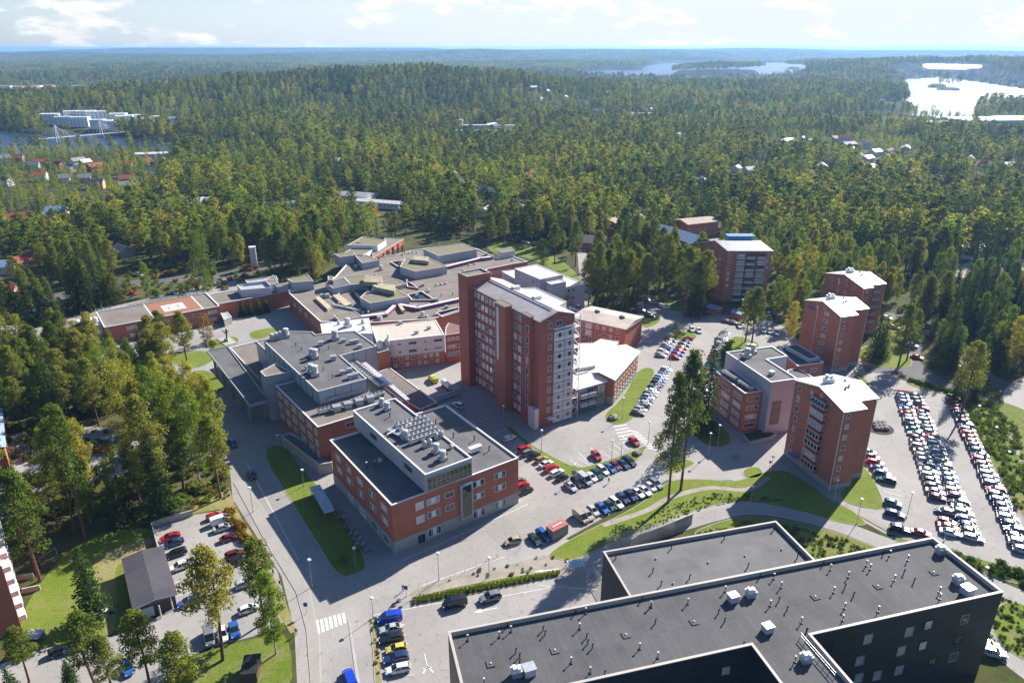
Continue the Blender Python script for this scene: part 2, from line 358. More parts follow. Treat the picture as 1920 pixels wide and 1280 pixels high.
ROADS = [([(395, 745), (430, 800), (470, 870), (520, 950), (580, 1050), (600, 1110), (618, 1180), (630, 1300), (640, 1500), (745, 1500), (690, 1300), (656, 1160), (650, 1110), (585, 1000), (530, 905), (480, 830), (430, 765), (400, 728)], 'road', ASPH, 0.03),
         ([(845, 745), (930, 770), (1020, 815), (1120, 800), (1210, 790), (1290, 680), (1330, 640), (1370, 610), (1300, 600), (1270, 640), (1240, 690), (1195, 780), (1150, 790), (1050, 800), (990, 790), (890, 740)], 'road', ASPH, 0.03)]
for p, nm, m_, z_ in ROADS[:1]: sheet(nm, p, m_, z_)
# the curved service road and other drives outside the campus sheet
def strip(name, pts, w, m_, z, kerbw=0.0):
    P = [G(*p) for p in pts]; P2 = []
    for i in range(len(P)-1):
        a, b_, c_, d_ = P[max(i-1, 0)], P[i], P[i+1], P[min(i+2, len(P)-1)]
        for k in range(6):
            t = k/6; P2.append(0.5*((2*b_)+(c_-a)*t+(2*a-5*b_+4*c_-d_)*t*t+(-a+3*b_-3*c_+d_)*t**3))
    P2.append(P[-1]); lf, rt = [], []
    for i, p in enumerate(P2):
        d = (P2[min(i+1, len(P2)-1)]-P2[max(i-1, 0)]).normalized(); nn = Vector((-d.y, d.x)); lf.append(p+nn*w/2); rt.append(p-nn*w/2)
    q = MB()
    for i in range(len(P2)-1):
        q.face([(*rt[i], z), (*rt[i+1], z), (*lf[i+1], z), (*lf[i], z)])
    struct(name, q, m_); NOTREE.append([p+(p-c).normalized()*1.5 for p, c in zip(lf, P2)]+[p+(p-c).normalized()*1.5 for p, c in reversed(list(zip(rt, P2)))])
strip('road', [(1060, 1060), (1160, 1025), (1250, 990), (1340, 963), (1400, 953), (1480, 962), (1570, 985), (1650, 1015), (1730, 1045), (1800, 1070), (1880, 1105), (1990, 1150)], 5.2, ASPH, 0.034)
strip('road', [(1800, 1150), (1860, 1190), (1940, 1250), (2050, 1330)], 9.0, ASPH, 0.03)
strip('path', [(1040, 1050), (1160, 1012), (1240, 978), (1330, 953), (1400, 943), (1470, 950)], 1.8, PAVE, 0.04)
for pts in ([(1130, 985), (1210, 958), (1260, 932), (1330, 915), (1400, 918), (1440, 895)], [(1545, 925), (1590, 950), (1650, 985), (1700, 1010), (1780, 1035)]): strip('path', pts, 1.6, GRAV, 0.125)
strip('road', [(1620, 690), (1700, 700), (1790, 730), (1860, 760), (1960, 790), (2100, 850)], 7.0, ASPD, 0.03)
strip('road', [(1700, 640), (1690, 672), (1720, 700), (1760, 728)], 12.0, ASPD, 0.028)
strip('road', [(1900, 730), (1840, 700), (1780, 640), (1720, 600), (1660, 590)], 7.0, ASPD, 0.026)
strip('road', [(1900, 860), (1925, 800), (1905, 740), (1960, 700)], 7.0, ASPH, 0.032)
strip('road', [(-60, 660), (60, 640), (150, 610), (250, 590)], 8.0, ASPH, 0.034)
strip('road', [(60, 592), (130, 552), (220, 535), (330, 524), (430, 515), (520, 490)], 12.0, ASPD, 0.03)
strip('path', [(1100, 560), (1098, 530), (1094, 500), (1090, 470), (1080, 440)], 5.0, PAVE, 0.03)
strip('road', [(60, 402), (160, 393), (260, 378), (360, 372), (440, 366), (520, 352)], 9.0, ASPH, 0.03)
strip('road', [(1290, 452), (1420, 447), (1500, 442), (1640, 486), (1760, 480), (1960, 492)], 8.0, ASPH, 0.03)
sheet('parking_ground', [(1780, 500), (1850, 485), (2000, 500), (2000, 530), (1840, 525), (1790, 520)], GRAV, 0.04)
strip('road', [(860, 232), (960, 238), (1080, 233), (1240, 228)], 8.0, ASPH, 0.05)
strip('road', [(1400, 215), (1500, 226), (1600, 230), (1750, 236), (1950, 226)], 12.0, ASPH, 0.05)
strip('path', [(1460, 218), (1560, 220), (1660, 222)], 26.0, GRAV, 0.045)
# left car park
LPK = [(286, 988), (340, 968), (428, 955), (470, 1005), (520, 1070), (545, 1160), (476, 1192), (385, 1216), (342, 1236), (300, 1290), (180, 1300), (150, 1260), (235, 1180), (310, 1150), (300, 1060)]
sheet('parking_ground', LPK, ASPH, 0.024)
sheet('parking_ground', [(0, 820), (80, 800), (190, 800), (330, 815), (410, 855), (395, 870), (330, 870), (240, 890), (160, 905), (60, 960), (0, 975)], ASPH, 0.022)
sheet('parking_ground', [(50, 1226), (110, 1208), (190, 1196), (250, 1182), (290, 1190), (240, 1290), (0, 1330), (-40, 1260)], ASPH, 0.022)
# lawns
LAWNS = [([(487, 845), (529, 830), (560, 868), (600, 915), (640, 965), (694, 1062), (668, 1078), (634, 1083), (590, 1010), (540, 930)], LAWN),
         ([(350, 698), (390, 692), (412, 712), (425, 732), (395, 739), (358, 726)], LAWN),
         ([(462, 624), (495, 616), (515, 614), (525, 622), (480, 640)], LAWN), ([(380, 641), (441, 628), (454, 642), (392, 658)], LAWN),
         ([(300, 668), (345, 655), (420, 662), (380, 690), (340, 690)], LAWN),
         ([(944, 797), (962, 801), (988, 828), (1040, 858), (1082, 878), (1110, 872), (1160, 856), (1217, 832), (1207, 848), (1194, 866), (1172, 862), (1141, 873), (1100, 886), (1076, 897), (1058, 890), (1010, 850), (985, 832), (960, 815)], LAWN),
         ([(1126, 781), (1168, 747), (1197, 688), (1234, 691), (1211, 731), (1196, 770), (1186, 788), (1154, 799)], LAWN),
         ([(1255, 627), (1278, 618), (1310, 628), (1302, 638), (1253, 637)], LAWN),
         ([(1344, 690), (1368, 630), (1396, 632), (1432, 648), (1400, 662), (1362, 690)], LAWN),
         ([(1023, 1042), (1050, 1022), (1080, 1006), (1110, 990), (1165, 965), (1222, 930), (1243, 908), (1265, 898), (1330, 898), (1380, 904), (1425, 885), (1475, 880), (1505, 900), (1545, 925), (1600, 958), (1632, 985), (1590, 985), (1500, 957), (1400, 938), (1330, 948), (1270, 968), (1200, 998), (1120, 1030), (1080, 1050), (1050, 1050)], LAWN),
         ([(1292, 1000), (1345, 978), (1400, 966), (1480, 975), (1570, 998), (1640, 1025), (1720, 1056), (1700, 1075), (1520, 1066), (1400, 1020), (1330, 1012)], ROUGHG),
         ([(1618, 868), (1645, 910), (1659, 945), (1657, 957), (1600, 948), (1570, 932), (1590, 905), (1612, 893)], LAWN),
         ([(1660, 1003), (1740, 1017), (1740, 1030), (1700, 1024)], ROUGHG),
         ([(1780, 1036), (1860, 1052), (1960, 1082), (1960, 1104), (1880, 1090), (1810, 1062)], ROUGHG),
         ([(1876, 1116), (1960, 1150), (1960, 1262), (1850, 1195)], LAWN),
         ([(1802, 748), (1850, 745), (1920, 765), (1960, 795), (1890, 800), (1905, 850), (1930, 890), (1970, 1005), (1925, 985), (1865, 880), (1810, 782)], ROUGHG),
         ([(1600, 700), (1618, 702), (1642, 738), (1640, 752)], LAWN),
         ([(1700, 712), (1760, 728), (1790, 738), (1775, 741), (1700, 722)], LAWN),
         ([(1600, 660), (1640, 640), (1660, 590), (1700, 600), (1690, 640), (1720, 690), (1660, 690), (1620, 682)], LAWN),
         ([(1250, 862), (1276, 857), (1304, 866), (1300, 872), (1262, 888), (1246, 890)], LAWN),
         ([(1390, 880), (1420, 873), (1432, 885), (1424, 895), (1398, 897)], LAWN),
         ([(1300, 770), (1345, 790), (1372, 815), (1368, 838), (1320, 838), (1290, 800)], LAWN),
         ([(770, 1121), (850, 1100), (960, 1080), (1060, 1066), (1020, 1084), (900, 1112), (775, 1135)], ROUGHG),
         ([(693, 1160), (720, 1150), (735, 1152), (703, 1166), (712, 1210), (718, 1280), (724, 1340), (705, 1340), (700, 1230)], DRYG),
         ([(905, 455), (960, 452), (1040, 478), (1090, 520), (1085, 540), (1040, 505), (985, 480), (930, 480)], LAWN),
         ([(1215, 552), (1262, 560), (1300, 575), (1280, 585), (1262, 584), (1215, 566)], LAWN),
         ([(1200, 595), (1222, 588), (1240, 596), (1236, 606), (1205, 618)], LAWN),
         ([(1395, 905), (1380, 925), (1300, 925), (1240, 940)][:0] or [(130, 598), (250, 572), (360, 545), (420, 528), (330, 560), (200, 600)], DRYG)]
for p, m_ in LAWNS: sheet('lawn', p, m_, 0.11, kerb=1, sm=2)
# dry and mown grass outside kerbs
sheet('lawn', [(40, 1140), (140, 1010), (280, 985), (300, 1010), (260, 1110), (230, 1190), (110, 1205), (55, 1225), (40, 1190)], LAWN, 0.03, sm=2)
sheet('path', [(180, 1040), (300, 1000), (285, 1025), (210, 1060), (222, 1110), (215, 1190), (192, 1190), (195, 1120), (172, 1070)], DRYG, 0.045, sm=2)
sheet('lawn', [(330, 1245), (400, 1216), (480, 1196), (545, 1180), (550, 1330), (300, 1340)], ROUGHG, 0.05, sm=2)
sheet('lawn', [(290, 980), (340, 958), (425, 900), (445, 960), (480, 1010), (560, 1180), (540, 1190), (470, 1040), (430, 952), (350, 965)], DRYG, 0.05, sm=1)
sheet('path', [(770, 1105), (830, 1086), (920, 1068), (1020, 1040), (1060, 1055), (1060, 1068), (960, 1082), (850, 1103), (772, 1123)], GRAV, 0.035)
sheet('path', [(1244, 888), (1262, 886), (1300, 868), (1380, 872), (1396, 902), (1330, 897), (1262, 898)], PAVE, 0.04)
sheet('lawn', [(1900, 800), (1960, 790), (2000, 900), (1960, 1000), (1925, 900)], ROUGHG, 0.05)
for p in ([(1610, 212), (1650, 196), (1720, 200), (1700, 214)],): sheet('lawn', p, LAWN, 0.3)
# pavement slabs beside the main road with kerbs
sheet('pavement', [(455, 900), (520, 990), (570, 1085), (582, 1110), (600, 1200), (605, 1500), (585, 1500), (583, 1290), (574, 1180), (555, 1110), (500, 1020), (438, 905)], PAVE, 0.12, kerb=1)
sheet('pavement', [(652, 1162), (656, 1162), (677, 1290), (700, 1500), (694, 1500), (670, 1290)], KERB, 0.10, kerb=1)
# ------------------------------------------------------------------ painted markings
mk = MB()
def mark(a, b_, w, z=0.045):
    a, b_ = G(*a), G(*b_); d = (b_-a).normalized(); nn = Vector((-d.y, d.x))*w/2
    mk.face([(*(a-nn), z), (*(b_-nn), z), (*(b_+nn), z), (*(a+nn), z)])
for k in range(7):      # zebra crossing at the bottom of the main road
    x0 = 594+k*8.2; y0 = 1162-k*2.2
    mark((x0+4, y0+26-k*1.2), (x0, y0), 0.55)
for k in range(6): mark((1150+k*3, 800+k*6), (1175+k*3, 796+k*6), 0.5, 0.05)
for k in range(7): mark((1178+k*6, 806+k*5.5), (1198+k*6, 811+k*5.5), 0.5, 0.05)
for a, b_ in [((947, 1043), (790, 1098)), ((757, 1050), (990, 945)), ((1120, 1105), (1010, 1097)), ((700, 1153), (833, 1128)), ((940, 1118), (1060, 1096)), ((1124, 856), (1106, 838)), ((1103, 866), (1084, 848)), ((1068, 862), (1100, 880)),
              ((1085, 858), (1106, 873)), ((1126, 845), (1146, 859)), ((1138, 838), (1158, 850)), ((1150, 832), (1170, 847)), ((1161, 829), (1180, 843)),
              ((922, 803), (945, 795)), ((924, 814), (952, 804)), ((926, 822), (960, 812)), ((962, 838), (983, 829)), ((900, 790), (935, 780)),
              ((1657, 912), (1690, 922)), ((1656, 921), (1692, 930)), ((1657, 930), (1692, 938)), ((322, 1094), (360, 1082)), ((326, 1106), (364, 1092)), ((330, 1118), (360, 1108)), ((351, 1206), (358, 1230)),
              ((744, 1173), (759, 1170)), ((748, 1191), (761, 1189)), ((752, 1209), (765, 1206)), ((756, 1228), (768, 1225)), ((760, 1246), (771, 1243)), ((763, 1266), (775, 1264)),
              ((465, 872), (560, 1050)), ((705, 745), (780, 805)), ((740, 745), (800, 792))]: mark(a, b_, 0.16, 0.05)
def arrow(a, b_, wid):
    a, b_ = G(*a), G(*b_); d = b_-a; u = d.normalized(); nn = Vector((-u.y, u.x)); z = 0.05
    mk.face([(*(a-nn*.12), z), (*(a+d*.62-nn*.12), z), (*(a+d*.62+nn*.12), z), (*(a+nn*.12), z)])
    mk.face([(*(a+d*.62-nn*wid), z), (*b_, z), (*(a+d*.62+nn*wid), z)])
arrow((932, 1139), (887, 1148), .5); arrow((1048, 1066), (1000, 1072), .4)
c_ = (802, 1252)
for a, b_, w in [((796, 1225), (802, 1252), .16), ((802, 1248), (793, 1262), .3), ((802, 1248), (812, 1260), .3), ((793, 1254), (810, 1250), .22)]: mark(a, b_, w, 0.05)
struct('road_marking', mk, LINE)
# ------------------------------------------------------------------ building materials
BRICK = brickmat('red_brick', (0.50, 0.165, 0.095)); BRICKD = brickmat('dark_red_brick', (0.42, 0.13, 0.085)); BRICKT = brickmat('tower_brick', (0.52, 0.18, 0.105))
CONC = mat('concrete', (0.42, 0.40, 0.37), 0.85, var=0.2, scale=0.4, fine=3); CONCD = mat('dark_concrete', (0.20, 0.195, 0.19), 0.9)
CLAD = panelmat('grey_cladding', (0.38, 0.39, 0.41), 2.4, 4.5, .5, .08, .6); CLADP = panelmat('pinkish_cladding', (0.64, 0.57, 0.58), 3.0, 1.6, .6, .06, .75); CLADG = panelmat('blue_grey_cladding', (0.36, 0.38, 0.41), 4.2, 6, .55, .07, .55)
WHITE = mat('white_metal', (0.78, 0.78, 0.77), 0.45, var=0.06, spec=0.5); GALV = mat('galvanised', (0.52, 0.53, 0.54), 0.4, metal=0.5, var=0.2, scale=2); DARKM = mat('dark_metal', (0.03, 0.03, 0.035), 0.5, var=0.2)
COPE = mat('coping', (0.62, 0.60, 0.57), 0.5, var=0.1); COPEW = mat('warm_coping', (0.46, 0.42, 0.37), 0.55, var=0.1)
GRAN = panelmat('black_cladding', (0.036, 0.040, 0.048), 2.6, 1.2, .5, .35, .4); UNIT = mat('unit_grey', (.50, .51, .52), .5, var=.25, scale=1.5); PURP = mat('purple_paint', (0.30, 0.08, 0.20), 0.6); BEIGE = mat('beige_metal', (0.55, 0.45, 0.30), 0.7)
MOSS = mat('mossy_roof', (0.195, 0.172, 0.135), 0.95, col2=(0.185, 0.165, 0.085), scale=0.14, fine=1.5); BROWNR = mat('brown_felt', (0.225, 0.192, 0.165), 0.95, var=0.25, scale=0.15, fine=1.5)
BLUEM = mat('blue_metal', (0.10, 0.26, 0.45), 0.4, spec=0.5); TERRA = mat('terracotta', (0.33, 0.155, 0.095), 0.9, var=0.2); GREENG = mat('greenish_glass', (0.03, 0.07, 0.04), 0.08, spec=0.9, var=0.6, scale=0.8)
TROOF = feltmat('tower_seam_roof', (0.46, 0.41, 0.40), R(33), 0.7, 6, 0.08, 0.5, 0.7); WROOF = feltmat('white_seam_roof', (0.66, 0.65, 0.63), R(17), 0.6, 9, 0.07, 0.38, 0.6)
DFELT = feltmat('dark_felt', (0.092, 0.092, 0.098), R(14.8), 9.0, 1.1, 0.12, 0.85, 0.6); LFELT = feltmat('lab_felt', (0.135, 0.133, 0.138), R(36), 8, 2.0, 0.16, 0.9, 0.7)
PINKR = feltmat('pinkish_metal_roof', (0.50, 0.42, 0.36), R(10), 0.8, 9, 0.08, 0.6, 0.8)
GLASS = glassmat('window_glass', (0.035, 0.05, 0.07), (0.42, 0.42, 0.40), 0.45); GLASSD = glassmat('dark_window_glass', (0.012, 0.018, 0.025), (0.30, 0.33, 0.34), 0.25); GLASST = glassmat('teal_window_glass', (0.02, 0.06, 0.07), (0.55, 0.57, 0.55), 0.4)
WFR = mat('window_white', (0.74, 0.74, 0.72), 0.5, var=0.05); GLASSH = glassmat('ward_window_glass', (0.05, 0.07, 0.09), (0.66, 0.67, 0.68), 0.66)

NWIN = {}; WREST = {}; WM = {}
def wmesh(w, h, nm, fr, gl, solid=0, d=0.10):
    k = (round(w, 2), round(h, 2), nm, fr.name, gl.name, solid)
    if k in WM: return WM[k]
    f = MB(); t = 0.115
    for c, s in (((0, -d/2, h/2-t/2), (w, d, t)), ((0, -d/2, -h/2+t/2), (w, d+.06, t)), ((-w/2+t/2, -d/2, 0), (t, d, h-2*t)), ((w/2-t/2, -d/2, 0), (t, d, h-2*t))): f.box(c, s)
    for i in range(nm): f.box((-w/2+w*(i+1)/(nm+1), -d/2+.01, 0), (0.07, d-.02, h-2*t))
    g = MB()
    y = -0.035
    if solid:       # a white panel beside dark glass
        a = -w/2+t; n_ = 3; ww = (w-2*t)/n_
        for i in range(n_): g.face([(a+i*ww, y, -h/2+t), (a+(i+1)*ww, y, -h/2+t), (a+(i+1)*ww, y, h/2-t), (a+i*ww, y, h/2-t)], 1 if i == 1 else 0)
    else: g.face([(-w/2+t, y, -h/2+t), (w/2-t, y, -h/2+t), (w/2-t, y, h/2-t), (-w/2+t, y, h/2-t)])
    fm = f.mesh('window_frame', fr); gm = g.mesh('pane', [gl, WFR])
    a = MB(); a.v = f.v+g.v; a.f = f.f+[tuple(i+len(f.v) for i in q_) for q_ in g.f]; a.m = f.m+[1+x for x in g.m]
    am = a.mesh('window', [fr, gl, WFR]); WM[k] = (fm, gm, am, a); return WM[k]
POLYS = {}
def snap(root, A, B):
    """lay a facade line exactly on the wall it belongs to"""
    d = (B-A).normalized(); best = (2.2, None)
    for P in POLYS.get(root.name, []):
        for i in range(len(P)):
            a, b_ = P[i], P[(i+1) % len(P)]; e = (b_-a).normalized(); n_ = Vector((-e.y, e.x))
            if d.dot(e) < .994: continue
            k = max(abs((A-a).dot(n_)), abs((B-a).dot(n_)))
            lo, hi = (A-a).dot(e), (B-a).dot(e); L_ = (b_-a).length
            if hi < .2*L_ or lo > L_*.9: continue
            if k < best[0]: best = (k, (a+e*lo, a+e*hi))
    return best[1] or (A, B)
def wins(root, A, B, spots, w=1.5, h=1.6, nm=1, fr=None, gl=None, big=False, solid=0, name='window', out=0.0):
    """spots: (distance along A->B, height of centre) ; A->B runs left to right seen from outside"""
    fr = fr or WFR; gl = gl or GLASS; A, B = snap(root, Vector(A), Vector(B)); d = (B-A).normalized(); rz = math.atan2(d.y, d.x); nn = Vector((d.y, -d.x))
    fm, gm, am, raw = wmesh(w, h, nm, fr, gl, solid)
    for s, z in spots:
        p = Vector(A)+d*s+nn*out; loc = (p.x-root.location.x, p.y-root.location.y, z-root.location.z)
        NWIN[root.name] = NWIN.get(root.name, 0)+1
        if NWIN[root.name] > 98:
            r = WREST.setdefault(root.name, (root, MB(), [fr, gl, WFR]))[1]; k = len(r.v); ca, sa = math.cos(rz), math.sin(rz)
            r.v += [(loc[0]+x*ca-y*sa, loc[1]+x*sa+y*ca, loc[2]+z_) for x, y, z_ in raw.v]; r.f += [tuple(i+k for i in q_) for q_ in raw.f]; r.m += raw.m
        elif big:
            o = link(name, fm, root, loc, rz); link('pane', gm, o)
        else: link(name, am, root, loc, rz)
def flush_windows():
    for k, (root, mb, ms) in WREST.items(): link('window', mb.mesh('window', ms), root, kind='stuff')
def grid(A, B, n, zs, m0=1.5, m1=None, skip=()):
    Ln = (Vector(B)-Vector(A)).length; m1 = m0 if m1 is None else m1
    return [(m0+(Ln-m0-m1)*(i/(n-1) if n > 1 else .5), z) for i in range(n) for z in zs if i not in skip]
def building(name, label, cat, p, group=None):
    return thing(name, label, cat, (p[0], p[1], 0), group)
def part(root, name, mb, mats, **kw): return link(name, mb.mesh(name, mats, off=tuple(root.location)), root, **kw)
def vol(root, poly, z1, wall, roof, z0=0.0, cope=None, par=0.45, pw=0.3, base=None, nowall=False):
    poly = ccw([Vector(p) for p in poly]); q = MB(); POLYS.setdefault(root.name, []).append(poly)
    if base: q.walls(inset(poly, -0.04), z0, z0+base[0], 1)
    q.walls(poly, z0, z1+par, 0); part(root, 'wall', q, [wall, base[1] if base else wall])
    ins = inset(poly, pw); r = MB(); r.face([(a.x, a.y, z1) for a in ins]); part(root, 'roof', r, roof)
    c = MB(); o = inset(poly, -0.06); i2 = inset(poly, pw+0.02); n_ = len(poly)
    for i in range(n_):
        j = (i+1) % n_; zt = z1+par+0.05
        c.face([(*o[i], zt), (*o[j], zt), (*i2[j], zt), (*i2[i], zt)]); c.face([(*o[i], zt-.16), (*o[j], zt-.16), (*o[j], zt), (*o[i], zt)])
        c.face([(*i2[j], z1-.01), (*i2[i], z1-.01), (*i2[i], zt), (*i2[j], zt)])
    part(root, 'parapet', c, cope or COPE); return poly
def gable(root, r4, ze, rise, wall, roof, z0=0.0, ov=0.5, base=None, along=None, hip=0.0):
    """r4: 4 corners; ridge along the longer side (or along=0/1)"""
    p = ccw([Vector(x) for x in r4]); a = (p[1]-p[0]).length; b_ = (p[2]-p[1]).length
    if (a < b_) if along is None else along: p = p[1:]+p[:1]
    POLYS.setdefault(root.name, []).append(p)
    m1, m2 = (p[1]+p[2])/2, (p[3]+p[0])/2; u = (p[1]-p[0]).normalized(); v = (p[2]-p[1]).normalized()
    q = MB(); q.walls(p, z0, ze)
    q.face([(*p[1], ze), (*p[2], ze), (*m1, ze+rise)]); q.face([(*p[3], ze), (*p[0], ze), (*m2, ze+rise)])
    if base: q.walls(inset(p, -0.04), z0, z0+base[0], 1)
    part(root, 'wall', q, [wall, base[1] if base else wall])
    W = (p[2]-p[1]).length/2; dz = rise*ov/W; t = 0.22; r = MB()
    e0, e1 = p[0]-u*ov-v*ov, p[1]+u*ov-v*ov; e2, e3 = p[2]+u*ov+v*ov, p[3]-u*ov+v*ov; r1, r0 = m1+u*(ov-hip), m2-u*(ov-hip)
    zt = ze+t; zr = ze+rise+t
    r.face([(*e0, zt-dz), (*e1, zt-dz), (*r1, zr), (*r0, zr)]); r.face([(*e2, zt-dz), (*e3, zt-dz), (*r0, zr), (*r1, zr)])
    if hip: r.face([(*e1, zt-dz), (*e2, zt-dz), (*r1, zr)]); r.face([(*e3, zt-dz), (*e0, zt-dz), (*r0, zr)])
    for s in ((e0, e1), (e2, e3)): r.face([(*s[0], zt-dz-t), (*s[1], zt-dz-t), (*s[1], zt-dz), (*s[0], zt-dz)], 1)
    if not hip:
        for s in ((e1, r1, zt-dz, zr), (r1, e2, zr, zt-dz), (e3, r0, zt-dz, zr), (r0, e0, zr, zt-dz)): r.face([(*s[0], s[2]-t), (*s[1], s[3]-t), (*s[1], s[3]), (*s[0], s[2])], 1)
    r.face([(*e0, zt-dz-t), (*e3, zt-dz-t), (*e2, zt-dz-t), (*e1, zt-dz-t)], 1)
    part(root, 'roof', r, [roof, WHITE if roof != DARKM else roof]); return p
def fan_unit(root, x, y, z, s=1.0, kind=0, rz=0.6):
    """ventilation outlets: 0 drum on a box, 1 twin drums, 2 box, 3 dark bent pipe, 4 white capped pipe, 5 mushroom"""
    q = MB()
    if kind == 0: q.box((x, y, z+.35*s), (1.5*s, 1.5*s, .7*s), 1, rz); q.cyl(x, y, z+.7*s, z+1.9*s, .6*s, n=12); q.cyl(x, y, z+1.9*s, z+2.05*s, .7*s, .5*s, n=12)
    if kind == 1:
        for k in (-.8, .8): q.cyl(x+k*s*math.cos(rz), y+k*s*math.sin(rz), z, z+1.7*s, .62*s, n=12); q.cyl(x+k*s*math.cos(rz), y+k*s*math.sin(rz), z+1.7*s, z+2.1*s, .55*s, .2*s, n=12)
        q.box((x, y, z+.25*s), (2.6*s, 1.3*s, .5*s), 1, rz)
    if kind == 2: q.box((x, y, z+.6*s), (1.5*s, 1.3*s, 1.2*s), 0, rz); q.box((x, y, z+1.24*s), (1.7*s, 1.5*s, .08*s), 1, rz)
    if kind == 3: q.cyl(x, y, z, z+1.1*s, .13*s, n=8, m=2); q.tube((x, y, z+1.1*s), (x+.25*s, y, z+1.25*s), .15*s, .17*s, 8, 2)
    if kind == 4: q.cyl(x, y, z, z+1.35*s, .09*s, n=8, m=2); q.cyl(x, y, z+1.35*s, z+1.5*s, .21*s, n=10); q.box((x, y, z+.05), (.5*s, .5*s, .1), 2)
    if kind == 5: q.cyl(x, y, z, z+.6*s, .4*s, n=12, m=1); q.cyl(x, y, z+.6*s, z+1.0*s, .62*s, .25*s, n=12)
    part(root, ['vent_drum', 'twin_vent', 'vent_box', 'vent_pipe', 'capped_vent', 'roof_fan'][kind], q, [UNIT, GALV, DARKM])
def chillers(root, a, b_, z, n, wid=1.1):
    """row of cooler fans on a raised frame from a to b"""
    a, b_ = Vector(a), Vector(b_); d = (b_-a); rz = math.atan2(d.y, d.x); c = (a+b_)/2; q = MB()
    q.box((c.x, c.y, z+1.1), (d.length, wid, .55), 0, rz)
    for i in range(n):
        p = a.lerp(b_, (i+.5)/n); q.cyl(p.x, p.y, z+1.38, z+1.55, wid*.38, n=10, m=1); q.cyl(p.x, p.y, z+1.552, z+1.56, wid*.33, n=10, m=2)
    for t in (0.03, 0.35, 0.65, 0.97):
        p = a.lerp(b_, t); q.box((p.x, p.y, z+.42), (.12, wid*.9, .84), 1, rz)
    part(root, 'cooler_row', q, [UNIT, GALV, DARKM])
def roofbox(root, px, z, dz, m=None, mt=None, name='roof_block'):
    q = MB(); q.prism(pxpoly(px, z+dz), z, z+dz, 0, 1); part(root, name, q, [m or CLAD, mt or MOSS])
def mid(p): return sum((Vector(x) for x in p), Vector((0, 0)))/len(p)
def along(A, B, z, px):
    """distance along wall A->B of the spot seen in photo column px"""
    A, B = Vector(A), Vector(B); lo, hi = 0.0, 1.0; f = lambda t: topx(*A.lerp(B, t), z)[0]-px; s = f(0) < f(1)
    for _ in range(30):
        m_ = (lo+hi)/2
        if (f(m_) < 0) == s: lo = m_
        else: hi = m_
    return lo*(B-A).length

# ------------------------------------------------------------------ 1 the eleven storey hospital tower
F0 = G(1012.5, 602.5, 34); Lc = G(883.8, 537, 34); u = (Lc-F0).normalized(); v = Vector((u.y, -u.x)); LT = 39.2; WT = 12.2
tp = [F0, F0+v*WT, F0+v*WT+u*LT, F0+u*LT]
t = building('hospital_tower', 'tall dark red brick hospital tower with a white panelled end and rows of small windows', 'hospital tower', mid(tp))
gable(t, tp, 33.9, 1.9, BRICKD, TROOF, ov=0.35)
A, B = F0+u*LT, F0
zr = [32.1-3.3*i for i in range(10)]
cols = [along(A, B, 20, x) for x in (892, 899, 906, 913, 920.5, 928, 936)]; cols2 = [along(A, B, 20, x) for x in (966.5, 974.5)]
wins(t, A, B, [(s, z) for z in zr for s in cols+cols2], 1.55, 1.85, 1, fr=WFR, gl=GLASSH)
for x0, x1, dp, strip_ in ((941, 960.5, 2.6, 1), (984.5, 1001, 1.3, 2)):
    s0, s1 = along(A, B, 34, x0), along(A, B, 34, x1); nn = Vector((u.y, -u.x))*-1; nn = -v
    P = [A-u*s0+nn*dp, A-u*s1+nn*dp, A-u*s1, A-u*s0]; P = ccw(P); POLYS[t.name].append(P)
    q = MB(); q.prism(P, 0, 34.6, 0, 1); q.walls(inset(P, -.08), 34.45, 34.7, 2); part(t, 'stair_shaft', q, [BRICKT if strip_ == 1 else BRICKD, MOSS, COPE])
    a_, b_ = A-u*s0+nn*dp, A-u*s1+nn*dp
    if strip_ == 1:
        q = MB(); c = a_.lerp(b_, .33)+nn*.1; q.box((c.x, c.y, 25), (.25, .9, 17), 0, math.atan2(u.y, u.x)+math.pi/2); part(t, 'light_strip', q, [WHITE])
    else:
        wins(t, a_, b_, [((b_-a_).length*.72, 30.6-3.3*i) for i in range(8)], 1.2, 2.4, 0, gl=GLASSD, out=.02)
        wins(t, A-u*s0, a_, [(1.0, z) for z in zr[:9]], 0.8, 1.3, 0)
q = MB(); P = ccw([F0+u*3.4-v*1.45, F0-u*.15-v*1.45, F0-u*.15-v*.04, F0+u*3.4-v*.04]); q.prism(P, 0, 6.6); part(t, 'base_cladding', q, [CLADP])
A2, B2 = F0, F0+v*WT
sw = along(A2, B2, 20, 1030.3); wins(t, A2, B2, [(sw, z) for z in [32.0-3.35*i for i in range(9)]], 1.2, 1.7, 1); wins(t, A2, B2, [(sw+3.0, 32.2)], 2.2, 1.5, 1)
s0, s1, s2 = along(A2, B2, 20, 1037.5), along(A2, B2, 20, 1056), WT-.15
for i in range(9):
    z0 = 29.9-3.3*(i+1)+.3
    for a_, b_ in ((s0, s1-.12), (s1+.12, s2)):
        c = A2+v*((a_+b_)/2)+u*-.25; q = MB(); q.box((c.x, c.y, z0+1.5), (b_-a_, .5, 3.0), 0, math.atan2(v.y, v.x)); part(t, 'bay_panel', q, [CLADP if i else WHITE])
        w_ = b_-a_; wins(t, A2, B2, [((a_+b_)/2, z0+1.75)], w_*.42, 1.5, 0, gl=GLASS, out=.51); wins(t, A2, B2, [(a_+w_*.13, z0+1.75), (b_-w_*.13, z0+1.75)], w_*.13, 1.4, 0, gl=GLASSD, out=.51)
q = MB(); c = A2+v*((s0+s2)/2)-u*.5; q.box((c.x, c.y, 30.9), (s2-s0+.8, 1.3, .25), 0, math.atan2(v.y, v.x)); part(t, 'bay_roof', q, [WHITE])
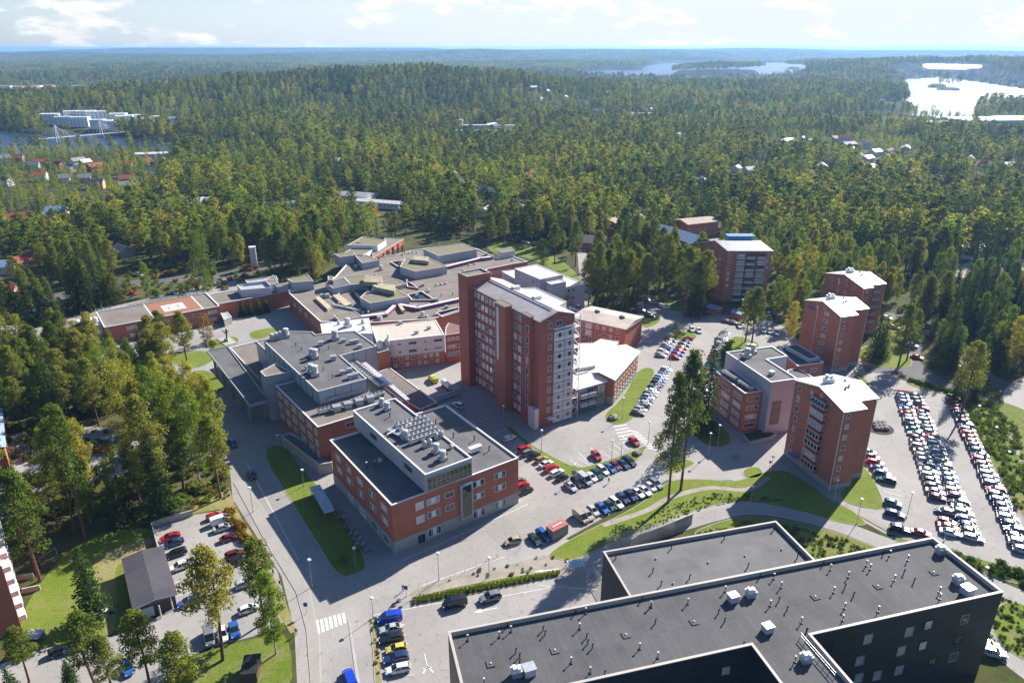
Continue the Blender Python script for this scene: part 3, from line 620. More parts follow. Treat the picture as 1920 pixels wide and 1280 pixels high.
q = MB(); c = A2+v*(sw+.3)-u*.9; q.box((c.x, c.y, 2.9), (2.6, 1.8, .25), 0, math.atan2(v.y, v.x)); part(t, 'entrance_canopy', q, [WHITE])
q = MB(); P = ccw([B2-u*.2, B2+v*2.2-u*.2, B2+v*2.2+u*5, B2+u*5])      # open steel fire stair at the far corner
for p in P: q.cyl(p.x, p.y, 0, 33.6, .1, n=6)
for i in range(10):
    z = 3.3*(i+1); q.prism(P, z-.12, z, bottom=True); c = P[0].lerp(P[2], .5); q.tube((P[0].x, P[0].y, z-3.2), (P[1].x, P[1].y, z-.1), .07, n=5); q.tube((P[1].x, P[1].y, z-3.2), (P[2].x, P[2].y, z-.1), .07, n=5)
    for k in range(4): a_, b_ = P[k], P[(k+1) % 4]; q.tube((*a_, z+1), (*b_, z+1), .04, n=4)
part(t, 'fire_stair', q, [WHITE])
P = rect((876, 519), (919.6, 510.8), (863.7, 509.7), 38.2); q = vol(t, P, 37.8, BRICKD, BROWNR, cope=COPEW)
q = MB(); e0, e1 = G(865.5, 511, 38.2), G(875.5, 519, 38.2); c = e0.lerp(e1, .3); q.box((c.x-.12, c.y-.12, 19), (.25, .8, 36), 0, R(30)); part(t, 'light_strip', q, [CLADP])
for f_ in (0.33, 0.62):
    c = F0+v*(WT/2)+u*(LT*f_); q = MB(); q.box((c.x+1.5, c.y+1, 35.9), (2.6, 1.4, 1.2), 0, R(33)); part(t, 'roof_dormer', q, [WHITE])
q = MB(); a_ = F0+v*(WT/2-.6)+u*2; b_ = F0+v*(WT/2-.6)+u*(LT-3); q.tube((*a_, 36.1), (*b_, 36.1), .12, n=5); part(t, 'snow_guard', q, [DARKM])
P = ccw([F0+v*WT+u*10, F0+v*(WT+7)+u*13, F0+v*(WT+7)+u*30, F0+v*WT+u*33]); vol(t, P, 32.4, CLADP, WROOF, par=.15, pw=.2)

# ------------------------------------------------------------------ 2 front laboratory block
lab = rect((734, 947), (969, 857), (618.5, 825), 13.0, 34.0, 34.6); lf = G(734, 947, 13)
t = building('laboratory_building', 'red brick four storey block with concrete ground floor and glazed grey roof storey', 'laboratory', mid(lab))
vol(t, lab, 12.6, BRICK, LFELT, cope=WHITE, par=.4, base=(3.3, CONC))
a36, = (math.atan2((G(969, 857, 13)-lf).y, (G(969, 857, 13)-lf).x),)
ux = Vector((math.cos(a36), math.sin(a36))); vx = Vector((-ux.y, ux.x))
A, B = lf, lf+ux*34
for x, k in ((785, 1), (812, 2), (836, 2)): pass
sx = [along(A, B, 9, x) for x in (787, 812, 842, 896, 936)]
wins(t, A, B, [(sx[0], 10.2), (sx[0], 6.6)], 2.1, 2.0, 0, gl=GLASST, big=True)
wins(t, A, B, [(s, z) for s in (sx[1], sx[3], sx[4]) for z in (10.2, 6.7)], 3.3, 1.7, 2, gl=GLASST, big=True, solid=1)
wins(t, A, B, [(sx[2], z) for z in (10.2, 6.7)], 2.4, 1.6, 1, gl=GLASST, big=True)
wins(t, A, B, [(sx[1], 1.9), (sx[3], 1.9), (sx[4], 1.9)], 3.4, 2.1, 3, gl=GLASST, big=True, solid=1, out=.05)
wins(t, A, B, [(sx[0], 1.3)], 2.0, 2.5, 1, fr=GALV, gl=GLASSD, big=True, name='door', out=.05)
C_, D_ = lf+vx*34.6, lf
sv = [along(C_, D_, 10, x) for x in (632, 652, 674, 697, 720)]
wins(t, C_, D_, [(s, z) for s in sv for z in (10.2, 6.7)], 3.0, 1.6, 2, gl=GLASST, big=True, solid=1); wins(t, C_, D_, [(s, 1.7) for s in sv[1:]], 3.2, 2.2, 3, gl=GLASST, big=True, out=.05)
E_, F_2 = lf+ux*34, lf+ux*34+vx*34; wins(t, E_, F_2, grid(E_, F_2, 7, (10.2, 6.7, 2), 3), 2.6, 1.6, 1)
pa = along(A, B, 13, 798); pb = along(A, B, 15, 884)
pp = [lf+ux*pa-vx*.25, lf+ux*pb-vx*.25, lf+ux*pb+vx*37.5, lf+ux*pa+vx*37.5]
vol(t, pp, 17.3, CLAD, LFELT, z0=12.9, cope=WHITE, par=.4)
q = MB(); a_, b_ = pp[0]+ux*.35-vx*.06, pp[1]-ux*.25-vx*.06; q.face([(*a_, 13.3), (*b_, 13.3), (*b_, 16.5), (*a_, 16.5)]); g_ = part(t, 'glazed_front', q, [GREENG])
q = MB()
for i in range(11): p = a_.lerp(b_, i/10)-vx*.04; q.box((p.x, p.y, 14.9), (.09, .1, 3.3), 0, a36)
for z in (13.3, 15, 16.55): p = a_.lerp(b_, .5)-vx*.05; q.box((p.x, p.y, z), ((b_-a_).length, .1, .1), 0, a36)
part(t, 'glazing_bars', q, [GALV])
sh = along(A, B, 9, 872); q = MB(); p = lf+ux*sh-vx*.45      # glass stair shaft in a white frame
q.box((p.x, p.y, 6.9), (3.3, .8, 9.6), 0, a36); part(t, 'stair_bay', q, [CLAD]); q = MB(); p = lf+ux*sh-vx*.9; q.box((p.x, p.y, 6.9), (2.4, .1, 8.4), 0, a36); part(t, 'stair_glazing', q, [GREENG])
for zz_ in (3.6, 5.6): q = MB(); p = pp[0]+vx*(8 if zz_ < 5 else 26)-ux*.06; q.box((p.x, p.y, 15.4), (.1, 3.4, 1.1), 0, a36); part(t, 'louvre', q, [DARKM])
zr_ = 17.35
for (x, y, k, s) in ((716, 760, 0, 1.1), (726, 768, 0, 1.1), (760, 822, 0, 1.2), (818, 848, 0, 1.2), (830, 861, 0, 1.2), (801, 836, 1, .9), (823, 821, 1, .9), (846, 840, 5, 1), (838, 858, 3, 1), (731, 782, 3, 1)):
    p = G(x, y, zr_); fan_unit(t, p.x, p.y, zr_, s, k)
for k in range(5):
    a_ = G(748+k*6.5-8, 796+k*7, zr_+1.4); b_ = a_+ux*8.5; chillers(t, a_, b_, zr_, 7, 1.15)
q = MB(); p = G(744, 812, zr_); q.box((p.x, p.y, zr_+.6), (2.5, 5, .3), 0, a36+.2); q.tube((p.x-2, p.y-2, zr_+.8), (p.x+5, p.y+6, zr_+.8), .25, n=8); part(t, 'pipe_run', q, [GALV])
for (x, y, k) in ((817, 795, 3), (850, 820, 3), (889, 826, 3), (917, 845, 3), (703, 874, 4), (688, 877, 4), (713, 866, 5)): p = G(x, y, 12.65); fan_unit(t, p.x, p.y, 12.65, 1.1, k)
q = MB(); p = G(891, 843, 13.2); q.box((p.x, p.y, 13.6), (3.4, 1.3, 1.2), 0, a36); part(t, 'ventilation_unit', q, [WHITE])

# ------------------------------------------------------------------ 3 long block behind it with the big grey roof storey
def Cx(x, y): return (350+.211*x, 600+.211*y)
def Dx(x, y): return (650+.211*x, 600+.211*y)
def Ax(x, y): return (500+.211*x, 400+.211*y)
def Bx(x, y): return (850+.211*x, 400+.211*y)
def Ex(x, y): return (1000+.211*x, 600+.211*y)
def Fx(x, y): return (1000+.211*x, 340+.211*y)
def Gx(x, y): return (1400+.2734*x, 400+.2734*y)
def Hx(x, y): return (1300+.2577*x, 600+.2577*y)
def Qx(x, y): return (.336*x, 400+.336*y)
def Sx(x, y): return (1180+.1797*x, 560+.1797*y)
ml = rect(Cx(1165, 950), Cx(1962, 745), Cx(790, 580), 12.5)
t = building('ward_block', 'long red brick block with a large grey felt roof covered in white ventilation drums', 'hospital wing', mid(ml))
vol(t, ml, 12.2, BRICK, BROWNR, cope=WHITE, par=.3)
mf = G(*Cx(1165, 950), 12.5); ml_ = G(*Cx(790, 580), 12.5); dl = (mf-ml_).length
sp = [(s0_+k*.95, z) for s0_ in [1.2+i*(dl-3.4)/5 for i in range(6)] for k in range(4) for z in (10.4, 7.0, 3.6)]
wins(t, ml_, mf, [(s, z) for s, z in sp if s < dl-.5], .72, 1.9, 0, gl=GLASS)
rd = (G(*Cx(1500, 865), 12.5)-mf).normalized(); sW = along(mf, mf+rd*14, 10.5, 667); wins(t, mf, mf+rd*20, [(sW, 10.4)], 5.2, 1.6, 3, gl=GLASST)
pent = pxpoly([Cx(*p) for p in ((1165, 635), (1600, 520), (1365, 315), (1690, 230), (1495, 95), (1215, 120), (1145, 130), (1115, 105), (920, 100), (690, 190))], 16.4)
vol(t, pent, 16.2, CLADG, LFELT, cope=COPE, par=.25, pw=.25)
q = MB()
for i in range(len(pent)):
    a_, b_ = pent[i], pent[(i+1) % len(pent)]; n_ = max(1, int((b_-a_).length/4.2)); d = (b_-a_).normalized(); nn = Vector((d.y, -d.x))
    for k in range(n_+1): p = a_.lerp(b_, k/n_)+nn*.03; q.box((p.x, p.y, 14.1), (.09, .09, 4.6), 0, math.atan2(d.y, d.x))
part(t, 'panel_joints', q, [DARKM])
for z_, P in ((15.0, [(655, 455), (700, 500), (930, 455), (790, 385)]), (12.6, [(615, 185), (700, 265), (850, 235), (760, 160)])): vol(t, pxpoly([Cx(*p) for p in P], z_), z_-.2, CLADG, BROWNR, par=.2, pw=.2)
for x, y, k, s in ((760, 165, 0, 1.1), (800, 155, 0, 1.1), (840, 148, 0, 1.2), (885, 138, 0, 1.5), (1320, 160, 0, 1.6), (1195, 210, 2, 1), (1395, 180, 2, .8), (1470, 195, 2, .9), (1510, 188, 2, .9), (1540, 232, 2, .9), (1110, 305, 0, 1.2), (1140, 325, 0, 1.5), (1305, 340, 2, 1.1),
                   (1068, 425, 5, 1.2), (1105, 455, 0, 1.4), (1140, 480, 0, 1.6), (1385, 465, 2, .9), (1450, 445, 2, .9), (1455, 505, 2, 1), (1502, 492, 2, 1), (970, 215, 3, .9), (1020, 255, 3, .9), (1180, 265, 3, .9), (1260, 245, 3, .9), (1215, 435, 3, .9), (1300, 500, 3, .9)):
    p = G(*Cx(x, y+12), 16.25); fan_unit(t, p.x, p.y, 16.25, s, k, R(20))
for a_, b_, n_ in (((1235, 690), (1545, 600), 10), ((1160, 790), (1470, 715), 9), ((1470, 705), (1750, 625), 8)): chillers(t, G(*Cx(*a_), 13.8), G(*Cx(*b_), 13.8), 12.25, n_, 1.6)
for k in range(4): p = G(*Cx(1335+k*100, 805-k*28), 12.3); fan_unit(t, p.x, p.y, 12.3, 1.3, 2, R(25))
a_, b_ = G(*Cx(1480, 385), 12.8), G(*Cx(1740, 590), 12.8); chillers(t, a_, b_, 12.25, 12, 2.4)
q = MB()
for k in range(3): a_, b_ = G(*Cx(1560+k*14, 385-k*3), 13), G(*Cx(1950+k*14, 715-k*3), 13); q.tube((*a_, 13.1), (*b_, 13.1), .22, n=6)
part(t, 'roof_pipes', q, [WHITE])
t = building('pergola_deck', 'low flat brown roof deck with white edging and metal pergola beams beside the service yard', 'roof deck', G(*Dx(560, 600)))
vol(t, pxpoly([Dx(270, 460), Dx(385, 420), Dx(800, 725), Dx(655, 790), Dx(560, 740)], 3.6), 3.3, BRICKD, mat('purplish_felt', (0.20, 0.165, 0.16), .9), cope=WHITE, par=.15, pw=.2)
q = MB()
for k in range(11): a_ = G(*Dx(300+k*28, 470+k*20), 4.4); b_ = G(*Dx(345+k*28, 455+k*21), 4.4); q.tube((*a_, 4.6), (*b_, 4.6), .07, n=4); q.cyl(a_.x, a_.y, 3.3, 4.6, .06, n=4)
part(t, 'pergola_beams', q, [GALV])
t = building('plant_room', 'plain red brick plant room with a steel flue between the grey block and the pink wing', 'plant room', G(*Dx(330, 430)))
vol(t, pxpoly([Dx(275, 290), Dx(375, 262), Dx(340, 235), Dx(262, 245)], 9), 8.8, BRICK, BROWNR, par=.2, pw=.2); p = G(*Dx(332, 245), 9); fan_unit(t, p.x, p.y, 8.8, 1.6, 1); q = MB(); q.cyl(p.x+1.4, p.y+1, 8.8, 13.6, .35, n=10); part(t, 'flue', q, [WHITE])
# covered entrance on the left
t = building('entrance_canopy', 'long flat dark canopy on concrete columns over the ambulance entrance', 'entrance canopy', G(*Cx(400, 560)))
cp = pxpoly([Cx(180, 265), Cx(560, 748), Cx(722, 705), Cx(362, 230)], 8.0)
q = MB(); q.prism(cp, 7.1, 7.6, 0, bottom=True); q.walls(inset(cp, -.12), 7.0, 7.9, 1); q.walls([p for p in reversed(inset(cp, .1))], 7.5, 7.9, 1); i0, i1 = inset(cp, -.12), inset(cp, .1)
for k in range(4): q.face([(*i0[k], 7.9), (*i0[(k+1) % 4], 7.9), (*i1[(k+1) % 4], 7.9), (*i1[k], 7.9)], 1)
part(t, 'canopy_roof', q, [LFELT, CLADG])
a_, b_ = G(*Cx(200, 290), 7.5), G(*Cx(560, 735), 7.5); a2, b2 = G(*Cx(370, 250), 7.5), G(*Cx(700, 700), 7.5)
for k in range(5): 
    for s, e in ((a_, b_), (a2, b2)): p = s.lerp(e, .05+k*.22).lerp((e if s is a2 else b2), .06); q = MB(); q.box((p.x, p.y, 3.55), (.7, .7, 7.1), 0, R(-50)); part(t, 'column', q, [CONC])
t = building('entrance_hall', 'low entrance hall with a brown gravel roof between canopy and grey block', 'entrance hall', G(*Cx(560, 300)))
vol(t, pxpoly([Cx(383, 245), Cx(620, 188), Cx(700, 280), Cx(690, 460), Cx(680, 560)], 5.6), 5.3, CLADG, BROWNR, cope=WHITE, par=.3)
t = building('terrace', 'grey concrete terrace and ramp along the foot of the brick block', 'terrace', G(560, 850))
vol(t, pxpoly([(527, 818), (598, 872), (622, 868), (634, 856), (618, 829), (603, 842), (545, 812)], 3.0), 2.7, CONC, CONCD, par=.6, pw=.2)

# ------------------------------------------------------------------ 4 pink and white wing plus its brick neck
wl = rect(Dx(270, 190), Dx(868, 125), Dx(230, 50), 11.3); wf = G(*Dx(270, 190), 11.3)
t = building('pink_wing', 'four storey wing, pale pink panels above red brick, flat cream roof', 'hospital wing', mid(wl))
vol(t, wl, 11.0, CLADP, mat('cream_felt', (0.50, 0.45, 0.39), .9, var=.12), cope=WHITE, par=.12, base=(4.9, BRICK))
wd = (G(*Dx(868, 125), 11.3)-wf); W_ = wd.length; A, B = wf, wf+wd
wins(t, A, B, [(along(A, B, 9, 650+.211*x), z) for x in (375, 470, 700) for z in (9.3, 6.4)], 1.2, 1.1, 1); wins(t, A, B, [(along(A, B, 9, 650+.211*x), z) for x in (585, 812) for z in (9.3, 6.4)], 3.0, 1.2, 2)
wins(t, A, B, [(1.4+i*2.15, z) for i in range(int(W_/2.15)) for z in (3.9, 1.5)], 1.25, 1.4, 1, out=.05)
for x, y in ((480, 35), (620, 120), (730, 80)): p = G(*Dx(x, y), 11); fan_unit(t, p.x, p.y, 11.05, .8, 2)
nk = pxpoly([Dx(876, 128), Dx(1015, 108), Dx(1010, 50), Dx(905, 20), Dx(880, 60)], 11.3); t = building('brick_link', 'dark red brick link with a mansard roof between the pink wing and the tall tower', 'link building', mid(nk))
vol(t, nk, 11, BRICKD, mat('rust_roof', (0.22, 0.12, 0.10), .7), par=.1, pw=.2); A, B = G(*Dx(876, 128), 11.3), G(*Dx(1015, 108), 11.3); wins(t, A, B, grid(A, B, 3, (9.3, 6.4, 3.6), 1.3), 1.3, 1.4, 1)
P = pxpoly([(601, 607), (604.5, 624.7), (698, 624.7), (691, 596)], 14); t = building('white_plant_building', 'white roofed plant building squeezed between the grey roof and the brown courtyard roofs', 'plant building', mid(P))
vol(t, P, 13.9, CLADG, mat('white_membrane', (0.75, .75, .75), .6, var=.1), cope=WHITE, par=.1); 
for x, y, s in ((652, 612, 1.6), (635, 608, .7), (680, 606, .8), (682, 618, .8)): p = G(x, y, 14); fan_unit(t, p.x, p.y, 13.95, s, 0)

# ------------------------------------------------------------------ 5 white roofed wings right of the tower
wr = rect(Ex(720, 525), Ex(935, 280), Ex(610, 495), 9.0, None, 10.0)
t = building('white_roof_wing', 'low red brick wing with a bright white metal roof on the lawn side', 'hospital wing', mid(wr))
gable(t, wr, 8.9, 1.5, BRICK, WROOF, base=(2.6, CONC)); A, B = G(*Ex(720, 525), 9), G(*Ex(935, 280), 9); wins(t, A, B, grid(A, B, 9, (7.2,), 1.6), 1.3, 1.5, 1); wins(t, A, B, grid(A, B, 9, (4.1, 1.6), 1.6), 1.3, 1.3, 1, out=.05)
P = pxpoly([Ex(400, 205), Ex(540, 200), Ex(600, 165), Ex(760, 190), Ex(640, 350), Ex(550, 440), Ex(390, 480)], 9.6); vol(t, P, 9.5, BRICK, WROOF, par=.1, pw=.15)
P = pxpoly([Ex(380, 345), Ex(545, 355), Ex(550, 420), Ex(400, 445)], 9.9); q = MB(); q.prism(P, 9.5, 10.6, 0); part(t, 'roof_lantern', q, [WROOF])
cr = rect(Ex(385, 612), Ex(645, 540), Ex(380, 520), 8.4, None, 9.0)
t = building('balcony_wing', 'short wing with glazed grey balconies joining the tower to the white roofed wing', 'hospital wing', mid(cr))
gable(t, cr, 8.3, 1.3, BRICKD, WROOF, base=(2.4, CONCD)); A, B = G(*Ex(385, 612), 8.4), G(*Ex(645, 540), 8.4); W_ = (B-A).length
for k in range(2):
    for z in (2.6, 5.4):
        q = MB(); p = A.lerp(B, .2+.27*k)+Vector((.35, -.9)); q.box((p.x, p.y, z+.6), (W_*.24, 1.4, 1.1), 0, math.atan2((B-A).y, (B-A).x)); q.box((p.x, p.y, z), (W_*.25, 1.5, .15), 1, math.atan2((B-A).y, (B-A).x)); part(t, 'balcony', q, [CLADG, WHITE])
wins(t, A, B, [(W_*.84, z) for z in (6.4, 3.7)], 2.6, 2.2, 2, out=.05); wins(t, A, B, [(W_*.2, 7), (W_*.46, 7), (W_*.2, 4.2), (W_*.46, 4.2)], 2.6, 1.4, 2, gl=GLASSD); wins(t, A, B, [(W_*.84, 1.2)], 2.6, 1.4, 2)
b3 = rect(Bx(1530, 1025), Bx(1068, 925), Bx(1635, 910), 10); t = building('brick_wing', 'red brick three storey wing with a pale ribbed roof behind the white roofs', 'hospital wing', mid(b3))
gable(t, b3, 9.9, 1.0, BRICK, PINKR); A, B = G(*Bx(1068, 925), 10), G(*Bx(1530, 1025), 10)
wins(t, A, B, grid(A, B, 7, (8.3, 5.6, 3), 1.8, 3), 1.3, 1.5, 1); q = MB()
for z in (8.1, 5.3): p = A.lerp(B, .3); q.box((p.x, p.y-.05, z), (2.6, .2, 2.3), 0, math.atan2((B-A).y, (B-A).x))
part(t, 'panel', q, [CLADP]); A, B = G(*Bx(1530, 1025), 10), G(*Bx(1635, 910), 10); wins(t, A, B, grid(A, B, 3, (8.3, 5.6), 3), 1.3, 1.6, 1)
for x, y in ((1110, 830), (1280, 880), (1500, 930)): p = G(*Bx(x, y), 10.8); q = MB(); q.box((p.x, p.y, 11.1), (1.2, 2.2, .9), 0, R(20)); part(t, 'roof_hatch', q, [DARKM])
# 6 grey block behind the tower
gp_ = pxpoly([Bx(430, 512), Bx(610, 610), Bx(1000, 655), Bx(1172, 622), Bx(770, 470)], 11.5); t = building('grey_block', 'plain blue grey rendered block with flat pale roofs behind the tall tower', 'hospital block', mid(gp_))
PALER = mat('pale_felt', (0.60, 0.57, 0.53), .8, var=.1, scale=.3); vol(t, gp_, 11.2, CLADG, PALER, cope=WHITE, par=.2)
gu = rect(Bx(770, 585), Bx(985, 548), Bx(545, 490), 16); vol(t, gu, 15.8, CLADG, PALER, cope=WHITE, par=.2); vol(t, rect(Bx(870, 630), Bx(1002, 605), Bx(828, 610), 14.5), 14.3, CLADG, PALER, cope=WHITE, par=.2)
A, B = G(*Bx(545, 490), 16), G(*Bx(770, 585), 16); wins(t, A, B, [(along(A, B, 14, 850+.211*x), 13.9) for x in (657, 712)], 1.3, 1.7, 0, gl=GLASSD)
A, B = G(*Bx(1000, 655), 11.5), G(*Bx(1172, 622), 11.5); wins(t, A, B, [(1.5, 9.6), (4, 9.6), (1, 6.2), (4, 6.2)], 1.5, 1.5, 0, gl=GLASSD)
A, B = G(*Bx(430, 512), 11.5), G(*Bx(610, 610), 11.5); wins(t, A, B, grid(A, B, 6, (9.6,), 3), 1.1, 1.5, 0, gl=GLASSD)

# ------------------------------------------------------------------ 7 low courtyard complex
cpx = pxpoly([(540, 548), (601, 604), (700, 605), (812, 598), (866, 580), (905, 535), (913, 505), (963, 495), (989, 491), (960, 480), (933, 485), (895, 467), (860, 458), (770, 470), (742, 478), (700, 482), (654, 491), (628, 520), (612, 530)], 8)
t = building('courtyard_complex', 'sprawling low hospital complex with brown mossy flat roofs and many grey roof blocks', 'hospital complex', mid(cpx))
vol(t, cpx, 7.8, BRICK, BROWNR, cope=WHITE, par=.4, pw=.35)
for z_, P, w_, r_ in ((11.3, [(830, 745), (920, 797), (1265, 737), (1140, 665), (880, 700)], CLAD, MOSS), (10.8, [(525, 615), (590, 664), (748, 632), (680, 567)], CLADG, LFELT), (10.6, [(745, 634), (872, 622), (1010, 600), (860, 545), (690, 565)], CLADG, MOSS),
                      (11.5, [(1185, 472), (1325, 516), (1602, 470), (1430, 390), (1230, 400)], CLAD, MOSS), (12, [(1392, 315), (1528, 377), (1868, 318), (1745, 265)], CLADG, MOSS), (11, [(785, 372), (850, 442), (1000, 415), (870, 362)], CLAD, BROWNR),
                      (12, [(597, 358), (650, 388), (778, 370), (775, 345)], CLADG, MOSS), (11.3, [(690, 350), (860, 368), (982, 295), (820, 270)], WHITE, MOSS), (12.8, [(718, 282), (985, 287), (1062, 237), (850, 207)], WHITE, MOSS), (10, [(940, 395), (1160, 262), (1218, 228), (1060, 218), (940, 300)], BRICK, BROWNR),
                      (11.8, [(185, 583), (235, 612), (415, 600), (370, 550)], CLADG, MOSS), (9.6, [(72, 630), (92, 652), (190, 642), (190, 612)], CLAD, BROWNR), (9.6, [(875, 650), (905, 705), (1240, 625), (1160, 585), (1000, 610)], CLAD, MOSS), (9.2, [(592, 905), (645, 950), (850, 915), (780, 868)], CLAD, MOSS),
                      (10.4, [(-20, 590), (30, 640), (100, 620), (60, 548)], CLADG, BROWNR), (11, [(2048-2, 320), (2095, 347), (2205, 330), (2160, 305)], CLADP, MOSS), (12.5, [(545, 590), (590, 592), (590, 560), (545, 555)], BRICKD, BROWNR)):
    vol(t, pxpoly([Ax(*p) for p in P], z_), z_-.15, w_, r_, z0=7.0, par=.15, pw=.2)
STRIPE = feltmat('ribbed_cover', (0.42, 0.37, 0.25), R(60), .8, 30, .3, .8, .5)
for P, z0, dz in (([(968, 655), (1135, 690), (1142, 635), (990, 620)], 11.3, 1.9), ([(860, 605), (1020, 618), (1030, 560), (875, 548)], 10.6, 1.9), ([(1290, 408), (1440, 425), (1440, 385), (1310, 375)], 11.5, 1.6)): roofbox(t, [Ax(*p) for p in P], z0, dz, STRIPE, STRIPE, 'tank_cover')
for P in ([(428, 745), (540, 850), (575, 830), (465, 735)], [(585, 725), (690, 820), (755, 805), (640, 715)]): roofbox(t, [Ax(*p) for p in P], 7.8, 1.0, BEIGE, BEIGE, 'roof_light')
for pts, m_, zz_ in (([(850, 925), (1060, 900), (1135, 830)], PURP, 8.6), ([(1170, 815), (1340, 848), (1720, 765)], PURP, 8.6), ([(1600, 480), (1900, 405), (1990, 395)], PURP, 8.7), ([(1130, 820), (1170, 805), (1215, 870)], BEIGE, 8.6), ([(610, 820), (700, 840), (830, 870)], GALV, 8.0), ([(770, 690), (860, 800)], DARKM, 8.4)):
    P = [G(*Ax(*p), zz_) for p in pts]; q = MB()
    for a_, b_ in zip(P, P[1:]): c = (a_+b_)/2; q.box((c.x, c.y, zz_), ((b_-a_).length+.3, 1.3, 1.1), 0, math.atan2((b_-a_).y, (b_-a_).x))
    part(t, 'duct', q, [m_]); 
    if m_ is PURP:
        q = MB()
        for a_, b_ in zip(P, P[1:]): c = (a_+b_)/2; q.box((c.x, c.y, zz_+.61), ((b_-a_).length+.4, 1.5, .1), 0, math.atan2((b_-a_).y, (b_-a_).x))
        part(t, 'duct_cap', q, [WHITE])
for P in ([(1250, 722), (1290, 770), (1500, 768), (1380, 690)], [(1100, 430), (1160, 470), (1225, 470), (1225, 415)], [(1500, 880), (1560, 920), (1715, 870), (1715, 830)], [(1240, 600), (1250, 650), (1350, 665), (1290, 620)]):   # light wells with their own parapets
    P = pxpoly([Ax(*p) for p in P], 8.5); q = MB(); q.walls(P, 7.8, 8.6, 0); q.walls(list(reversed(inset(P, .4))), 7.82, 8.6, 1); q.face([(*p, 7.84) for p in inset(P, .4)], 2); o, i_ = P, inset(P, .4)
    for k in range(len(P)): j = (k+1) % len(P); q.face([(*o[k], 8.6), (*o[j], 8.6), (*i_[j], 8.6), (*i_[k], 8.6)], 3)
    part(t, 'light_well', q, [BRICK, BRICK, GLASSD, WHITE])
for x, y, k, s in ((490, 740, 2, 1), (555, 745, 5, 1), (640, 720, 5, .9), (590, 815, 5, 1), (640, 805, 5, 1), (960, 690, 0, 1.3), (855, 885, 5, 1), (900, 880, 5, 1), (1400, 560, 5, .9), (1450, 553, 5, .9), (1490, 546, 5, .9), (1510, 640, 5, 1), (1550, 632, 5, 1), (1590, 625, 5, 1), (690, 910, 3, 1), (1110, 615, 3, 1.2), (1550, 735, 3, 1), (820, 270, 2, 1), (880, 400, 2, .7),
                   (1230, 350, 5, .9), (1265, 350, 5, .9), (1300, 350, 5, .9), (1335, 350, 5, .9), (1800, 460, 5, .9), (1850, 450, 5, .9)):
    z_ = 12 if y < 300 else (11.3 if (x, y) == (960, 690) else 8); p = G(*Ax(x, y), z_); fan_unit(t, p.x, p.y, z_-.15, s, k)
_rr = random.Random(5); _bl = [P_ for P_ in POLYS[t.name][1:]]; _c = 0
while _c < 34:
    x, y = _rr.uniform(550, 980), _rr.uniform(460, 600); p = G(x, y, 8)
    if not inpoly(np.array([p.x]), np.array([p.y]), [tuple(v_) for v_ in inset(cpx, 1.5)])[0] or any(inpoly(np.array([p.x]), np.array([p.y]), [tuple(v_) for v_ in inset(P_, -1.5)])[0] for P_ in _bl): continue
    _c += 1; fan_unit(t, p.x, p.y, 7.85, _rr.uniform(.7, 1.2), _rr.choice((5, 2, 3, 5, 0, 2)), _rr.uniform(0, 3))
A, B = G(540, 548, 8), G(601, 604, 8); wins(t, A, B, [((B-A).length*f, 5) for f in (.2, .38, .56, .74, .92)], 3.0, 1.7, 2)
A, B = G(913, 505, 8), G(963, 495, 8); wins(t, A, B, [(2+i*1.6, 5.6) for i in range(8)], 1.1, 1.2, 0)
A, B = G(*Ax(970, 398), 9.5), G(*Ax(1215, 232), 9.5)
for k in range(6): p = A.lerp(B, .08+k*.17); q = MB(); q.box((p.x+.1, p.y-.2, 5), (1.0, .5, 9), 0, R(40)); part(t, 'wall_pier', q, [BRICKD])
q = MB(); p = G(570-8, 517, 8)
A, B = G(*Ax(730, 440), 8), G(*Ax(860, 545), 8); wins(t, A, B, [((B-A).length*f, 6) for f in (.25, .7)], 1.8, 1.4, 1)

# ------------------------------------------------------------------ 8 helipad block on the left
HA, HB = G(*Qx(582, 637), 7), G(*Qx(1225, 517), 7); hu = (HB-HA).normalized(); hv = Vector((-hu.y, hu.x)); HL = (HB-HA).length; HD = 21.5
hp = [HA, HB, HB+hv*HD, HA+hv*HD]; t = building('helipad_building', 'two storey red brick block carrying a terracotta helipad with a white marked square', 'helipad building', mid(hp))
vol(t, hp, 6.7, BRICK, BROWNR, cope=WHITE, par=.35); s0, s1 = along(HA, HB, 7, .336*862), along(HA, HB, 7, .336*1137)
q = MB(); z_ = 6.72; q.face([(*(HA+hu*s0+hv*.5), z_), (*(HA+hu*s1+hv*.5), z_), (*(HA+hu*s1+hv*(HD-.5)), z_), (*(HA+hu*s0+hv*(HD-.5)), z_)]); c0 = (s0+s1)/2
def hq(a, b_, c, d, m): q.face([(*(HA+hu*a+hv*c), z_+.01*m), (*(HA+hu*b_+hv*c), z_+.01*m), (*(HA+hu*b_+hv*d), z_+.01*m), (*(HA+hu*a+hv*d), z_+.01*m)], m)
hq(c0-4.2, c0+4.2, HD/2-4.2, HD/2+4.2, 1); hq(c0-2.2, c0-1.5, HD/2-2.8, HD/2+2.8, 2); hq(c0+1.5, c0+2.2, HD/2-2.8, HD/2+2.8, 2); hq(c0-1.5, c0+1.5, HD/2-.4, HD/2+.4, 2)
hq(s0-.3, s0+.2, .4, HD-.4, 1); hq(s1-.2, s1+.3, .4, HD-.4, 1); part(t, 'helipad', q, [TERRA, WHITE, mat('faded_red', (.55, .28, .22), .8)])
wins(t, HA, HB, [(along(HA, HB, 5, .336*x), 5.0) for x in (735, 828, 915, 1005, 1100, 1185)], 3.6, 1.3, 3); wins(t, HA, HB, [(along(HA, HB, 2, .336*x), 1.9) for x in (745, 828, 915, 1190)], 2.6, 1.3, 2)
